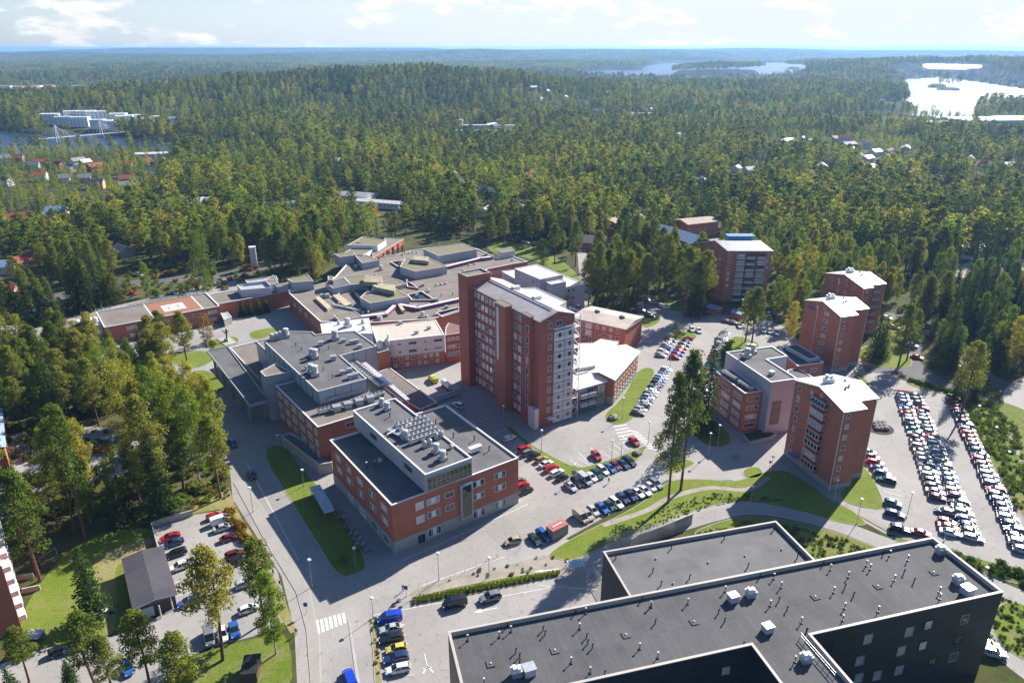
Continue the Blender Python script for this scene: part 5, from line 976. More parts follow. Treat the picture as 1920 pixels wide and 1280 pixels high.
HOUSES = {'in the quarter by the river': [(10, 302, 'grey', 'white', 10, 7), (36, 300, 'red', 'brick', 9, 6), (78, 305, 'red', 'yellow', 9, 7), (62, 312, 'grey', 'white', 12, 6), (147, 303, 'grey', 'white', 13, 8), (162, 310, 'white', 'yellow', 9, 7), (112, 312, 'red', 'brick', 9, 7), (132, 318, 'blue', 'grey', 9, 7), (180, 316, 'red', 'brick', 13, 8), (238, 312, 'red', 'brick', 10, 7), (278, 306, 'red', 'brick', 8, 7), (76, 335, 'red', 'white', 11, 8), (16, 344, 'red', 'white', 8, 7), (122, 336, 'grey', 'white', 8, 6), (160, 338, 'grey', 'yellow', 9, 6),
          (180, 350, 'black', 'yellow', 13, 8), (238, 338, 'red', 'yellow', 10, 7), (240, 352, 'grey', 'white', 11, 8), (282, 322, 'grey', 'white', 9, 7), (290, 292, 'white', 'white', 34, 9), (442, 334, 'white', 'white', 10, 7), (562, 294, 'white', 'white', 12, 6), (634, 303, 'grey', 'white', 8, 7), (455, 335, 'grey', 'grey', 9, 7)],
          'in the valley below the ridge': [(715, 219, 'grey', 'white', 9, 7), (777, 220, 'blue', 'white', 10, 7), (757, 233, 'red', 'yellow', 10, 7), (780, 234, 'blue', 'white', 11, 7), (718, 238, 'grey', 'white', 9, 7), (814, 222, 'grey', 'white', 8, 7), (845, 224, 'red', 'yellow', 10, 7), (862, 228, 'grey', 'grey', 11, 7), (832, 240, 'grey', 'white', 14, 7), (920, 236, 'white', 'grey', 22, 9), (935, 228, 'red', 'brick', 9, 7), (1003, 242, 'grey', 'yellow', 22, 8), (1030, 236, 'grey', 'grey', 14, 8), (1012, 206, 'tan', 'white', 22, 7), (1027, 201, 'blue', 'grey', 12, 7), (1060, 203, 'white', 'white', 20, 8), (1000, 200, 'white', 'grey', 14, 7),
          (1122, 209, 'tan', 'white', 18, 9), (1094, 204, 'white', 'white', 12, 7), (976, 179, 'red', 'brick', 10, 7), (1220, 206, 'white', 'white', 16, 8), (1140, 192, 'grey', 'white', 10, 7), (1172, 214, 'white', 'grey', 26, 9), (1205, 213, 'white', 'grey', 28, 9)],
          'in the wooded right-hand suburb': [(1270, 258, 'grey', 'white', 14, 9), (1285, 261, 'blue', 'white', 10, 8), (1325, 236, 'white', 'grey', 34, 10), (1390, 240, 'white', 'white', 26, 8), (1318, 252, 'red', 'brick', 12, 8), (1475, 266, 'blue', 'white', 20, 8), (1504, 262, 'white', 'grey', 9, 7), (1541, 276, 'grey', 'white', 14, 9), (1563, 262, 'red', 'grey', 12, 9), (1584, 262, 'red', 'white', 16, 8), (1590, 272, 'black', 'brick', 18, 9), (1588, 281, 'white', 'grey', 15, 9), (1623, 274, 'grey', 'white', 12, 8), (1640, 288, 'white', 'tan' if 0 else 'white', 14, 8), (1672, 288, 'grey', 'white', 17, 9), (1697, 281, 'grey', 'grey', 20, 9), (1665, 298, 'grey', 'white', 14, 9), (1625, 299, 'white', 'white', 13, 8), (1608, 294, 'grey', 'yellow', 9, 7),
          (1385, 344, 'grey', 'white', 12, 9), (1380, 318, 'grey', 'white', 11, 8), (1405, 322, 'grey', 'white', 11, 8), (1542, 316, 'white', 'grey', 18, 8), (1632, 317, 'white', 'grey', 18, 8), (1700, 322, 'grey', 'grey', 16, 8), (1838, 312, 'red', 'white', 15, 9), (1818, 300, 'white', 'white', 12, 7), (1895, 312, 'white', 'white', 18, 8), (1757, 345, 'grey', 'grey', 15, 8), (1825, 340, 'red', 'brick', 14, 8), (1315, 342, 'blue', 'grey', 10, 8), (1520, 268, 'black', 'brick', 12, 8), (1792, 428, 'white', 'grey', 16, 10), (1440, 296, 'grey', 'white', 12, 8)],
          'among pines behind the hospital': [(180, 392, 'red', 'yellow', 17, 10), (42, 412, 'red', 'yellow', 15, 10), (110, 404, 'blue', 'white', 12, 9), (285, 395, 'grey', 'white', 15, 8), (368, 386, 'white', 'white', 14, 8), (302, 393, 'black', 'grey', 14, 8), (48, 495, 'red', 'yellow', 10, 8), (5, 508, 'blue', 'white', 11, 8), (232, 475, 'grey', 'grey', 11, 8), (5, 555, 'red', 'brick', 13, 9), (520, 386, 'grey', 'white', 30, 9), (668, 374, 'grey', 'white', 24, 16), (712, 385, 'white', 'white', 34, 8), (866, 345, 'blue', 'brick', 12, 9), (845, 330, 'grey', 'white', 10, 8), (992, 334, 'red', 'white', 12, 7), (915, 364, 'blue', 'grey', 14, 9), (978, 388, 'tan', 'brick', 14, 9), (1118, 460, 'black', 'brick', 14, 20), (1268, 338, 'blue', 'white', 12, 8), (912, 400, 'grey', 'white', 14, 8)]}
CLEAR = []
for area, hs in HOUSES.items():
    hs = sorted(hs)
    for k, (x, y, rc, wc, a_, b_) in enumerate(hs):
        p = G(x, y+4); zg = float(hills(np.array([p.x]), np.array([p.y]))[0]); dist = p.length
        if zg > 1: # stand on the slope that is seen there
            for _ in range(6): p = G(x, y+4, zg); zg = float(hills(np.array([p.x]), np.array([p.y]))[0])
        rz = R(random.choice((14, 25, 36, -20, 60, 75, -40))); du_ = Vector((math.cos(rz), math.sin(rz))); dv_ = Vector((-du_.y, du_.x)); P = [p-du_*a_/2-dv_*b_/2, p+du_*a_/2-dv_*b_/2, p+du_*a_/2+dv_*b_/2, p-du_*a_/2+dv_*b_/2]
        t = thing('house', f'{wc} {rc}-roofed house, {ordw(k)} from the left {area}', 'house', (p.x, p.y, zg-.3), 'houses '+area)
        e = 3.2+random.random()*2.2; gable(t, P, zg+e, 1.2 if a_ > 20 else 2.4, WC[wc], RC[rc], z0=zg-.6, ov=.5)
        if dist < 1300: wins(t, P[0], P[1], grid(P[0], P[1], max(2, int(a_/3)), (zg+e-1.6,), 1.6), 1.2, 1.2, 1, fr=WFR, gl=GLASSD)
        CLEAR.append((p.x, p.y, max(a_, b_)*(.46 if 'river' in area else .6)+2+dist*.004, 9 if 'river' in area else min(8+dist*(.03 if dist < 900 else .010), 30)))
def far_block(name, label, cat, x, y, a_, b_, h, wall, roof, rz, group=None, zg=0.0, nw=0):
    for _ in range(5): p = G(x, y, zg); zg = float(hills(np.array([p.x]), np.array([p.y]))[0])
    p = G(x, y, zg); du_ = Vector((math.cos(rz), math.sin(rz))); dv_ = Vector((-du_.y, du_.x)); P = [p-du_*a_/2-dv_*b_/2, p+du_*a_/2-dv_*b_/2, p+du_*a_/2+dv_*b_/2, p-du_*a_/2+dv_*b_/2]
    t = thing(name, label, cat, (p.x, p.y, zg), group); vol(t, P, zg+h, wall, roof, z0=zg-1, par=.3, pw=.3)
    if nw: q = MB(); 
    if nw:
        for z in range(int(h/3)):
            for i in range(nw): c = P[0].lerp(P[1], (i+.5)/nw); q.box((c.x+dv_.x*-.1, c.y-dv_.y*.1, zg+2+z*3), (a_/nw*.5, .3, 1.3), 0, rz)
        part(t, 'window_band', q, [mat('pale_band_glass', (.30, .33, .36), .3)])
    CLEAR.append((p.x, p.y, a_*.55+8, 26)); return t
fl = [(100, 232, 26, 14, 16), (122, 234, 22, 12, 13), (138, 229, 20, 14, 18), (152, 236, 24, 12, 14), (166, 230, 24, 14, 19), (184, 231, 26, 13, 19), (186, 240, 18, 12, 13), (203, 240, 14, 12, 12), (224, 229, 22, 13, 14), (236, 235, 22, 13, 15), (252, 232, 20, 13, 14), (283, 228, 26, 10, 6), (294, 232, 12, 12, 12), (325, 232, 9, 9, 10), (209, 243, 9, 9, 13)]
for k, (x, y, a_, b_, h) in enumerate(sorted(fl)): far_block('white_flats', f'{ORD[k]} from the left of the bright white stepped flats across the river', 'flats', x, y, a_, b_, h*.85, mat('flats_white', (.93, .93, .92), .6, var=.03), MATS['flats_white'], R(10+(k % 3)*9), 'white riverside flats', nw=5)
for k, (x, y, w_, h, wl_) in enumerate(sorted([(8, 166, 40, 10, WHITE), (22, 172, 50, 12, CLADP), (38, 170, 24, 14, BRICK), (52, 174, 60, 10, WHITE), (66, 172, 20, 15, BRICK), (72, 168, 20, 13, CLADP), (88, 166, 40, 12, BRICK), (100, 170, 60, 10, WHITE), (132, 168, 70, 8, WHITE), (165, 163, 80, 8, CLADG), (192, 168, 50, 12, CLADG), (222, 167, 90, 10, WHITE), (240, 170, 90, 8, WHITE), (263, 165, 40, 8, WHITE), (315, 162, 50, 8, WHITE), (150, 139, 40, 8, WHITE), (345, 169, 26, 10, CLADG)])):
    far_block('town_block', f'{ORD[k]} from the left of the small blocks in the far left town', 'town building', x, y+3, w_, 20, h, wl_, WHITE, R(8), 'blocks of the distant town')
for k, (x, y, a_, b_, h, wl_, rf) in enumerate([(880, 255, 52, 12, 7, WHITE, CLADG), (893, 246, 44, 12, 8, CLADG, PALER), (935, 256, 46, 12, 7.5, WHITE, CLADG), (948, 248, 34, 10, 9, WHITE, PALER), (1560, 236, 0, 0, 0, None, None), (1845, 233, 95, 60, 8, WHITE, WHITE), (1755, 236, 80, 34, 6, CLADG, CLADG), (1806, 233, 50, 30, 7, BRICK, CLADG), (1905, 230, 60, 40, 8, CLADP, WHITE)]):
    if a_: far_block('valley_hall', ['white flat roofed apartment row in the valley, nearest the forest edge', 'grey apartment row behind the white one in the valley', 'white row with dark window bands right of its twin in the valley', 'tall white end block of the valley rows', '', 'huge white roofed warehouse by the motorway', 'long low grey hall left of the warehouse', 'red walled hall beside the white warehouse', 'pale hall at the right edge beyond the warehouse'][k], 'hall', x, y, a_, b_, h, wl_, rf, R(5), nw=8 if k < 4 else 0)
# cable stayed bridge
br = thing('cable_bridge', 'white cable stayed bridge with two pointed pylons over the river', 'bridge', (*G(155, 256), 0))
DKA, DKB = G(84, 262, 2), G(236, 249, 2); p1, p2 = G(108, 262, 2), G(190, 251, 2); dd = (DKB-DKA).normalized(); dn = Vector((-dd.y, dd.x)); q = MB(); c = (DKA+DKB)/2
q.box((c.x, c.y, 3), ((DKB-DKA).length+12, 5, .7), 0, math.atan2(dd.y, dd.x)); part(br, 'deck', q, [WHITE])
for p in (p1, p2):
    q = MB()
    for s in (-1, 1): b0 = p+dn*s*5; q.tube((*b0, -2), (p.x, p.y, 20), .8, .4, 6)
    part(br, 'pylon', q, [WHITE]); q = MB()
    for s in (-1, 1):
        for k in range(1, 7): e = p+dd*s*k*5.6; q.tube((p.x, p.y, 20-k*.6), (e.x, e.y, 3.3), .12, n=4, cap=False)
    part(br, 'stay_cables', q, [WHITE])
# ------------------------------------------------------------------ cars
m, n, b = newmat('car_paint'); o_ = n.nodes.new('ShaderNodeObjectInfo'); L(n, o_.outputs['Color'], b.inputs['Base Color']); b.inputs['Roughness'].default_value = 0.28; b.inputs['Metallic'].default_value = 0.15
b.inputs['Coat Weight'].default_value = 0.6; b.inputs['Coat Roughness'].default_value = 0.08; PAINT = m
CGL = mat('car_glass', (0.012, 0.016, 0.02), 0.08, spec=0.9, var=0.1); TYRE = mat('tyre', (0.015, 0.015, 0.015), 0.9, var=.1); RIM = mat('rim', (.45, .45, .47), .3, metal=.8, var=.1)
HEADL = mat('headlight_glass', (.7, .72, .74), .15, var=.1); TAILL = mat('taillight_glass', (.35, .015, .01), .25, var=.1); PLATE = mat('plastic', (.03, .03, .03), .7, var=.1)
# stations along the length: x, half width, underside z, shoulder z ; cabin: x, half width, z of roof
CARS = {'hatchback': dict(L=4.15, body=[(-2.07, .66, .35, .72), (-1.98, .82, .25, .90), (-1.2, .88, .22, .95), (.4, .88, .22, .94), (1.1, .87, .22, .90), (1.75, .80, .25, .76), (2.05, .62, .34, .58)], cab=[(-1.98, .70, .90), (-1.55, .64, 1.36), (-.9, .62, 1.47), (.1, .62, 1.46), (.95, .74, .93)]),
        'estate': dict(L=4.7, body=[(-2.35, .68, .35, .75), (-2.28, .84, .25, .92), (-1.3, .89, .22, .95), (.5, .89, .22, .93), (1.3, .87, .22, .88), (2.05, .80, .25, .74), (2.33, .62, .34, .56)], cab=[(-2.25, .72, .92), (-1.95, .65, 1.38), (-1.2, .63, 1.47), (.15, .62, 1.46), (1.1, .74, .92)]),
        'sedan': dict(L=4.6, body=[(-2.3, .66, .38, .80), (-2.2, .83, .25, .95), (-1.3, .88, .22, .97), (.5, .88, .22, .92), (1.2, .87, .22, .88), (2.0, .80, .25, .74), (2.28, .62, .34, .56)], cab=[(-1.75, .72, .96), (-1.0, .62, 1.40), (-.5, .61, 1.43), (.15, .61, 1.41), (1.05, .74, .91)]),
        'suv': dict(L=4.5, body=[(-2.25, .72, .42, .95), (-2.15, .88, .32, 1.08), (-1.2, .93, .30, 1.10), (.5, .93, .30, 1.08), (1.3, .91, .30, 1.02), (1.95, .85, .32, .92), (2.22, .70, .42, .70)], cab=[(-2.1, .76, 1.07), (-1.75, .70, 1.58), (-1.0, .68, 1.68), (.1, .67, 1.66), (1.0, .80, 1.07)]),
        'van': dict(L=5.0, body=[(-2.5, .90, .35, 1.1), (-2.45, .95, .28, 1.2), (-1.2, .96, .26, 1.2), (.8, .96, .26, 1.15), (1.5, .93, .26, 1.08), (2.2, .86, .28, .95), (2.48, .70, .36, .66)], cab=[(-2.45, .92, 1.2), (-2.35, .86, 1.86), (-1.2, .85, 1.95), (.7, .83, 1.92), (1.75, .84, 1.10)])}
def car_parts(kind):
    c = CARS[kind]; S_ = c['body']; B_, W_, R_ = MB(), MB(), MB()
    secs = []
    for x, w, z0, z1 in S_: secs.append([(x, -w*.86, z0), (x, w*.86, z0), (x, w, z0+.12), (x, w, z1-.16), (x, w*.86, z1), (x, -w*.86, z1), (x, -w, z1-.16), (x, -w, z0+.12)])
    B_.loft(secs)
    cb = c['cab']; sh = cb[0][2]; secs = []
    for i, (x, w, z) in enumerate(cb):
        zb = min(sh, z)-.06; wb = .80 if kind not in ('suv', 'van') else .9
        secs.append([(x, -wb, zb), (x, wb, zb), (x, w+.02, max(z-.10, zb+.01)), (x, w-.08, z), (x, -w+.08, z), (x, -w-.02, max(z-.10, zb+.01))])
    W_.loft(secs)
    a_, b_ = cb[1], cb[3]; r = []
    for i in (1, 2, 3): x, w, z = cb[i]; r.append([(x, -w+.0, z-.05), (x, w-.0, z-.05), (x, w-.06, z+.02), (x, -w+.06, z+.02)])
    B_.loft(r)
    for x0, x1 in ((cb[1][0], cb[0][0]), (cb[3][0], cb[4][0])):     # pillars
        i0, i1 = (1, 0) if x0 == cb[1][0] else (3, 4)
        for s in (-1, 1): B_.tube((cb[i0][0], s*cb[i0][1], cb[i0][2]-.04), (cb[i1][0], s*(cb[i1][1]+.04), cb[i1][2]), .05, n=4)
    for s in (-1, 1):
        x = -.45; B_.tube((x, s*.64, cb[2][2]-.06), (x, s*.87 if kind != 'suv' else s*.92, sh-.04), .05, n=4); B_.box((.75, s*(.98 if kind in ('suv', 'van') else .93), sh+.05), (.16, .2, .13))
    if kind == 'van':
        B_.loft([[(x, s, z) for s, z in ((-.93, 1.15), (.93, 1.15), (.88, 1.85), (-.88, 1.85))] for x in (-2.44, .35)])
    ln = S_[-1][0]; wh = MB(); rim = MB(); wr = .33 if kind not in ('suv', 'van') else .37
    wh.tube((0, -.11, 0), (0, .11, 0), wr, n=14); rim.tube((0, -.118, 0), (0, .118, 0), wr*.6, n=8)
    hl = MB(); hl.box((ln-.17, 0, S_[-2][3]-.16), (.22, .34, .15)); tl = MB(); tl.box((S_[0][0]+.05, 0, S_[1][3]-.16), (.12, .28, .18))
    tr = MB(); tr.box((ln-.06, 0, .36), (.1, 1.0, .16)); tr.box((S_[0][0]+.05, 0, .42), (.12, 1.0, .14))
    return B_, W_, wh, rim, hl, tl, tr, wr, (S_[1][0]+.62, ln-.78), (.80 if kind not in ('suv', 'van') else .84)
PROT = {}
for k in CARS:
    B_, W_, wh, rim, hl, tl, tr, wr, wx, wy = car_parts(k)
    d = dict(body=B_.mesh('car_body', PAINT), windows=W_.mesh('car_windows', CGL), wheel=wh.mesh('wheel', TYRE), rim=rim.mesh('rim', RIM), headlight=hl.mesh('headlight', HEADL), taillight=tl.mesh('taillight', TAILL), bumper=tr.mesh('bumper', PLATE), wr=wr, wx=wx, wy=wy)
    for key in ('body',):
        bm = bmesh.new(); bm.from_mesh(d[key]); bmesh.ops.remove_doubles(bm, verts=bm.verts, dist=.001); bm.to_mesh(d[key]); bm.free()
    far = MB()
    def add(mb, off, mi):
        kk = len(far.v); far.v += [(x+off[0], y+off[1], z+off[2]) for x, y, z in mb.v]; far.f += [tuple(i+kk for i in f) for f in mb.f]; far.m += [mi]*len(mb.f)
    add(B_, (0, 0, 0), 0); add(W_, (0, 0, 0), 1); add(tr, (0, 0, 0), 2)
    for x in wx:
        for s in (-1, 1): add(wh, (x, s*wy, wr), 2); add(rim, (x, s*wy, wr), 5)
    for s in (-1, 1): add(hl, (0, s*.6, 0), 3); add(tl, (0, s*.64, 0), 4)
    d['far'] = far.mesh('parked_car', [PAINT, CGL, TYRE, HEADL, TAILL, RIM]); PROT[k] = d
CCOL = {'white': (.72, .72, .70), 'silver': (.42, .43, .44), 'grey': (.17, .175, .185), 'black': (.012, .012, .014), 'red': (.42, .012, .015), 'dark red': (.16, .012, .016), 'blue': (.02, .10, .36), 'dark blue': (.015, .03, .11), 'dark green': (.012, .05, .035), 'teal': (.02, .18, .17), 'beige': (.38, .32, .24), 'yellow': (.60, .48, .08), 'gold': (.36, .25, .09), 'bright blue': (.01, .05, .42), 'lime yellow': (.55, .62, .02)}
CABB = dict(w='white', s='silver', g='grey', k='black', r='red', d='dark red', b='blue', n='dark blue', e='dark green', t='teal', i='beige', y='yellow', o='gold', B='bright blue')
NCAR = [0]
def car(x, y, col, kind, head, label, group=None, parts=None, name='parked_car'):
    """x, y: photo pixel of the spot on the ground under the car; head: heading in world radians"""
    p = G(x, y) if not isinstance(x, Vector) else x
    near = p.length < 205 if parts is None else parts
    c = (*CCOL[col], 1); P = PROT[kind]; sc = 1+random.uniform(-.04, .05); head += random.uniform(-.03, .03)
    if near:
        t = thing(name, label, 'van' if kind == 'van' else 'car', (p.x, p.y, .03), group, rz=head)
        o = link('body', P['body'], t); o.color = c; link('windows', P['windows'], t); link('bumper', P['bumper'], t)
        for wx in P['wx']:
            for s in (-1, 1): w_ = link('wheel', P['wheel'], t, (wx, s*P['wy'], P['wr'])); link('rim', P['rim'], w_)
        for s in (-1, 1): link('headlight', P['headlight'], t, (0, s*.6, 0)); link('taillight', P['taillight'], t, (0, s*.64, 0))
    else: t = thing(name, label, 'van' if kind == 'van' else 'car', (p.x, p.y, .03), group, P['far'], rz=head); t.color = c
    t.scale = (sc, sc, sc); NCAR[0] += 1; return t
def heading(a, b_): d = G(*b_)-G(*a); return math.atan2(d.y, d.x)
KN = ['hatchback', 'estate', 'sedan', 'suv', 'hatchback', 'estate']
def row(a, b_, cols, headpx, where, group, k0=0, skip=''):
    """a row of cars with their noses side by side from pixel a to pixel b_"""
    A, B = G(*a), G(*b_); n_ = len(cols); h = math.atan2(*(reversed((G(*headpx[1])-G(*headpx[0])))))
    for i, c in enumerate(cols):
        if c == '.': continue
        if c in 'ws' and random.random() < (.68 if c == 'w' else .4): c = random.choice('ggkknbrdseg')
        p = A.lerp(B, i/(n_-1) if n_ > 1 else 0); kd = KN[(i*7+k0*3+len(cols)+ord(c)) % 6]; hh = h+(math.pi if (i*5+k0) % 7 == 2 else 0)
        car(p, 0, CABB[c], kd, hh, f'{CABB[c]} {kd}, {ordw(i)} in {where}', group)
def mixrow(n_, seed, extra=''):
    r = random.Random(seed); pool = 'wwwssssggkkkrdbbneti'+extra; return ''.join(r.choice(pool) for _ in range(n_))
G1 = 'cars in the big right-hand car park'; H1 = ((1700, 800), (1740, 808))
row((1692, 745), (1757, 936), 'swsbsrswetsdksiswgwsgwsw'+'', H1, 'the left row of the middle pair', G1, 1)
row((1769, 962), (1781, 1002), 'g.drw', H1, 'the short row beyond the gap in the middle', G1, 2)
row((1717, 746), (1824, 1012), 'kkg.wtgsgksrsggsewswsbgswkgsnbgs'+'', H1, 'the right row of the middle pair', G1, 3)
row((1786, 747), (1917, 1035), 'irkrsgwdsgrrwkgnrwgsbwrkbwswkwgws'+'', H1, 'the outermost row by the bushes', G1, 4)
row((1628, 851), (1661, 903), 'ksrnte'+'', H1, 'the short row beside the nearest brick tower', 'cars beside the nearest tower', 5)
row((1674, 947), (1677, 967), 'tw', H1, 'the pair of cars by the planted triangle', 'cars beside the nearest tower', 6)
H2 = ((1205, 760), (1235, 768)); G2 = 'cars along the hospital lawn'
row((1249, 696), (1197, 776), 'wsswbkswwgsnwwsww'[:16], H2, 'the row along the lawn of the white roofed wing', G2, 7)
H3 = ((1262, 650), (1246, 640)); G3 = 'cars in the small double row'
row((1256, 640), (1239, 668), 'kgwbws'+'', ((1240, 655), (1262, 660)), 'the left row of the small double block', G3, 8)
row((1290, 637), (1265, 672), 'rwgwrwr'+'', ((1264, 655), (1288, 660)), 'the right row of the small double block', G3, 9)
row((1360, 627), (1302, 762), 'gwwswwwswwrdgswgrswrswgwrgwsw'[:27], ((1335, 660), (1362, 667)), 'the long row behind the two tall pines', 'cars in the long row by the clinic', 10)
for i, (x, y, c, k) in enumerate([(983, 845, 'red', 'suv'), (992, 851, 'grey', 'estate'), (1001.5, 857.5, 'black', 'sedan'), (1015, 864, 'gold', 'hatchback'), (1024, 872.5, 'white', 'sedan'), (1034, 880.5, 'red', 'estate'), (1044, 889, 'white', 'estate'), (1054, 897.5, 'black', 'hatchback')]):
    car(x, y, c, k, heading((1034, 882), (1056, 872)), f'{c} {k}, {ordw(i)} from the far end of the row on the lawn angle', 'cars along the lawn angle')
for i, (x, y, c, k) in enumerate([(1070, 915, 'silver', 'sedan'), (1082, 907, 'black', 'estate'), (1096, 902.5, 'silver', 'van'), (1109, 897.5, 'white', 'hatchback'), (1119, 891.5, 'dark green', 'sedan'), (1130, 884.5, 'white', 'estate'), (1144, 881, 'blue', 'hatchback'), (1154, 876, 'dark red', 'hatchback'), (1168, 873, 'dark blue', 'sedan'), (1180, 868, 'black', 'estate')]):
    car(x, y, c, k, heading((1063, 908), (1080, 922)), f'{c} {k}, {ordw(i)} from the near end of the angled row below the lawn', 'angled row below the lawn')
for i, (x, y, c, k) in enumerate([(1089, 973, 'beige', 'van'), (1102, 969, 'beige', 'hatchback'), (1112, 961, 'silver', 'hatchback'), (1129, 957, 'blue', 'suv'), (1143, 951, 'dark green', 'hatchback'), (1155, 946, 'white', 'estate'), (1167.5, 938, 'dark blue', 'suv'), (1182, 933, 'dark blue', 'suv'), (1195, 927, 'white', 'sedan'), (1208, 923, 'white', 'sedan'), (1219.5, 916, 'silver', 'hatchback'), (1229, 910, 'grey', 'estate')]):
    car(x, y, c, k, heading((1120, 950), (1138, 965)), f'{c} {k}, {ordw(i)} from the near end of the angled row above the slope', 'angled row above the slope')
X = lambda *a: car(*a)
X(961, 1018, 'beige', 'hatchback', heading((975, 1013), (945, 1021)), 'beige hatchback parked alone lengthwise beside the gravel slope')
X(1003, 1014, 'dark green', 'sedan', heading((995, 1006), (1012, 1024)), 'dark green sedan next to the red roofed container'); X(1020, 1006, 'blue', 'estate', heading((1010, 998), (1030, 1016)), 'blue and silver estate touching the red roofed container')
X(1189, 831, 'red', 'hatchback', heading((1180, 823), (1200, 839)), 'red hatchback alone near the tip of the lawn'); X(1118, 858, 'red', 'suv', heading((1112, 850), (1126, 866)), 'red suv alone in the painted bays of the empty lot')
X(955, 824, 'white', 'estate', heading((945, 828), (966, 818)), 'white estate alone in the shade beside the laboratory'); X(859, 763, 'white', 'suv', heading((870, 768), (848, 757)), 'white suv parked in the service yard near the blue pipes')
X(974, 905, 'grey', 'hatchback', heading((965, 909), (985, 900)), 'grey hatchback behind the laboratory corner, farthest of three'); X(980, 913, 'red', 'hatchback', heading((971, 917), (990, 908)), 'red hatchback behind the laboratory corner, between two others'); X(985, 923, 'black', 'estate', heading((976, 928), (996, 918)), 'black estate behind the laboratory corner, nearest of three')
X(852, 1135, 'black', 'van', heading((875, 1128), (830, 1140)), 'black van driving on the entrance road by the round bushes'); X(919, 1124, 'grey', 'suv', heading((940, 1118), (898, 1130)), 'dark grey suv driving behind the black van')
for i, (x, y, c, k) in enumerate([(731, 1163, 'bright blue', 'van'), (733, 1182, 'silver', 'sedan'), (734, 1201, 'black', 'estate'), (743, 1220, 'yellow', 'hatchback'), (743, 1238, 'dark blue', 'estate'), (746, 1258, 'white', 'estate')]): X(x, y, c, k, heading((766, y-6), (712, y+5)), f'{c} {k}, {ordw(i)} from the far end of the column by the black building', 'column of cars by the black building')
X(656, 1276, 'bright blue', 'van', heading((660, 1290), (649, 1262)), 'bright blue van driving away at the bottom of the main road'); X(473, 893, 'black', 'sedan', heading((470, 885), (478, 902)), 'black sedan driving on the shaded main road'); X(437, 834, 'dark blue', 'estate', heading((433, 826), (441, 840)), 'dark blue car farther up the shaded main road')
LP = 'cars in the left car park'
for x, y, c, k, lb in ((404, 971, 'red', 'hatchback', 'red hatchback at the far corner beside the orange hedge'), (415, 979, 'white', 'van', 'white van between red and silver cars by the orange hedge'), (420, 992, 'silver', 'sedan', 'silver sedan next to the white van by the hedge'), (431, 1011, 'dark red', 'sedan', 'dark red sedan alone by the orange hedge'), (441, 1042, 'dark red', 'hatchback', 'dark red hatchback half under the roadside trees'), (446, 1056, 'black', 'hatchback', 'black hatchback half hidden under the roadside trees'), (464, 1096, 'silver', 'estate', 'silver estate under the big roadside tree'), (466, 1145, 'white', 'hatchback', 'white hatchback nearly covered by the roadside tree'),
                       (319, 1010, 'red', 'sedan', 'red sedan in the back corner by the retaining wall'), (326, 1021, 'dark blue', 'sedan', 'dark blue sedan between red and black cars near the garage'), (330, 1041, 'black', 'estate', 'black estate beside the garage roof corner'), (337, 1066, 'white', 'suv', 'white suv alone beside the dark garage roof'), (355, 1131, 'blue', 'estate', 'blue estate near the open garage end')): X(x, y, c, k, heading((320, 1072), (356, 1060))+(math.pi if x < 400 else 0), lb, LP)
for x, y, c, k, lb in ((393, 1198, 'grey', 'van', 'grey people carrier at the bottom edge of the left lot'), (418, 1193, 'white', 'hatchback', 'white hatchback behind the tall pine trunk'), (440, 1185, 'blue', 'hatchback', 'blue hatchback at the end of the bottom three')): X(x, y, c, k, heading((390, 1180), (396, 1212)), lb, LP)
X(240, 1256, 'blue', 'hatchback', heading((236, 1244), (246, 1268)), 'blue hatchback under pines at the bottom edge'); X(118, 1222, 'black', 'estate', heading((100, 1228), (135, 1216)), 'black estate under the pine by the bottom lawn'); X(146, 1214, 'blue', 'sedan', heading((130, 1220), (160, 1208)), 'blue sedan beside the black estate under the pine')
for x, y, c, k, lb in ((305, 846, 'white', 'hatchback', 'white car seen between trunks in the wooded lot'), (232, 861, 'grey', 'hatchback', 'grey car seen between trunks in the wooded lot'), (10, 958, 'dark blue', 'estate', 'dark blue car at the left edge by the pines'), (70, 932, 'white', 'estate', 'white car under the pines at the left'), (1297, 620, 'white', 'hatchback', 'white hatchback left of two beside the small island lawn'), (1310, 622, 'white', 'sedan', 'white sedan right of two beside the small island lawn'),
                       (1387, 613, 'white', 'estate', 'white estate facing the road fork by the blue shed'), (1431, 622, 'white', 'hatchback', 'white hatchback, left of three in the pine shade'), (1443, 624, 'silver', 'hatchback', 'silver hatchback, middle of three in the pine shade'), (1456, 627, 'white', 'suv', 'white suv, right of three in the pine shade'), (1441, 592, 'grey', 'hatchback', 'grey hatchback, left of two dark cars behind the pines'), (1453, 595, 'black', 'hatchback', 'black hatchback, right of two dark cars behind the pines')):
    X(x, y, c, k, heading((x-3, y-7), (x+3, y+7)), lb)
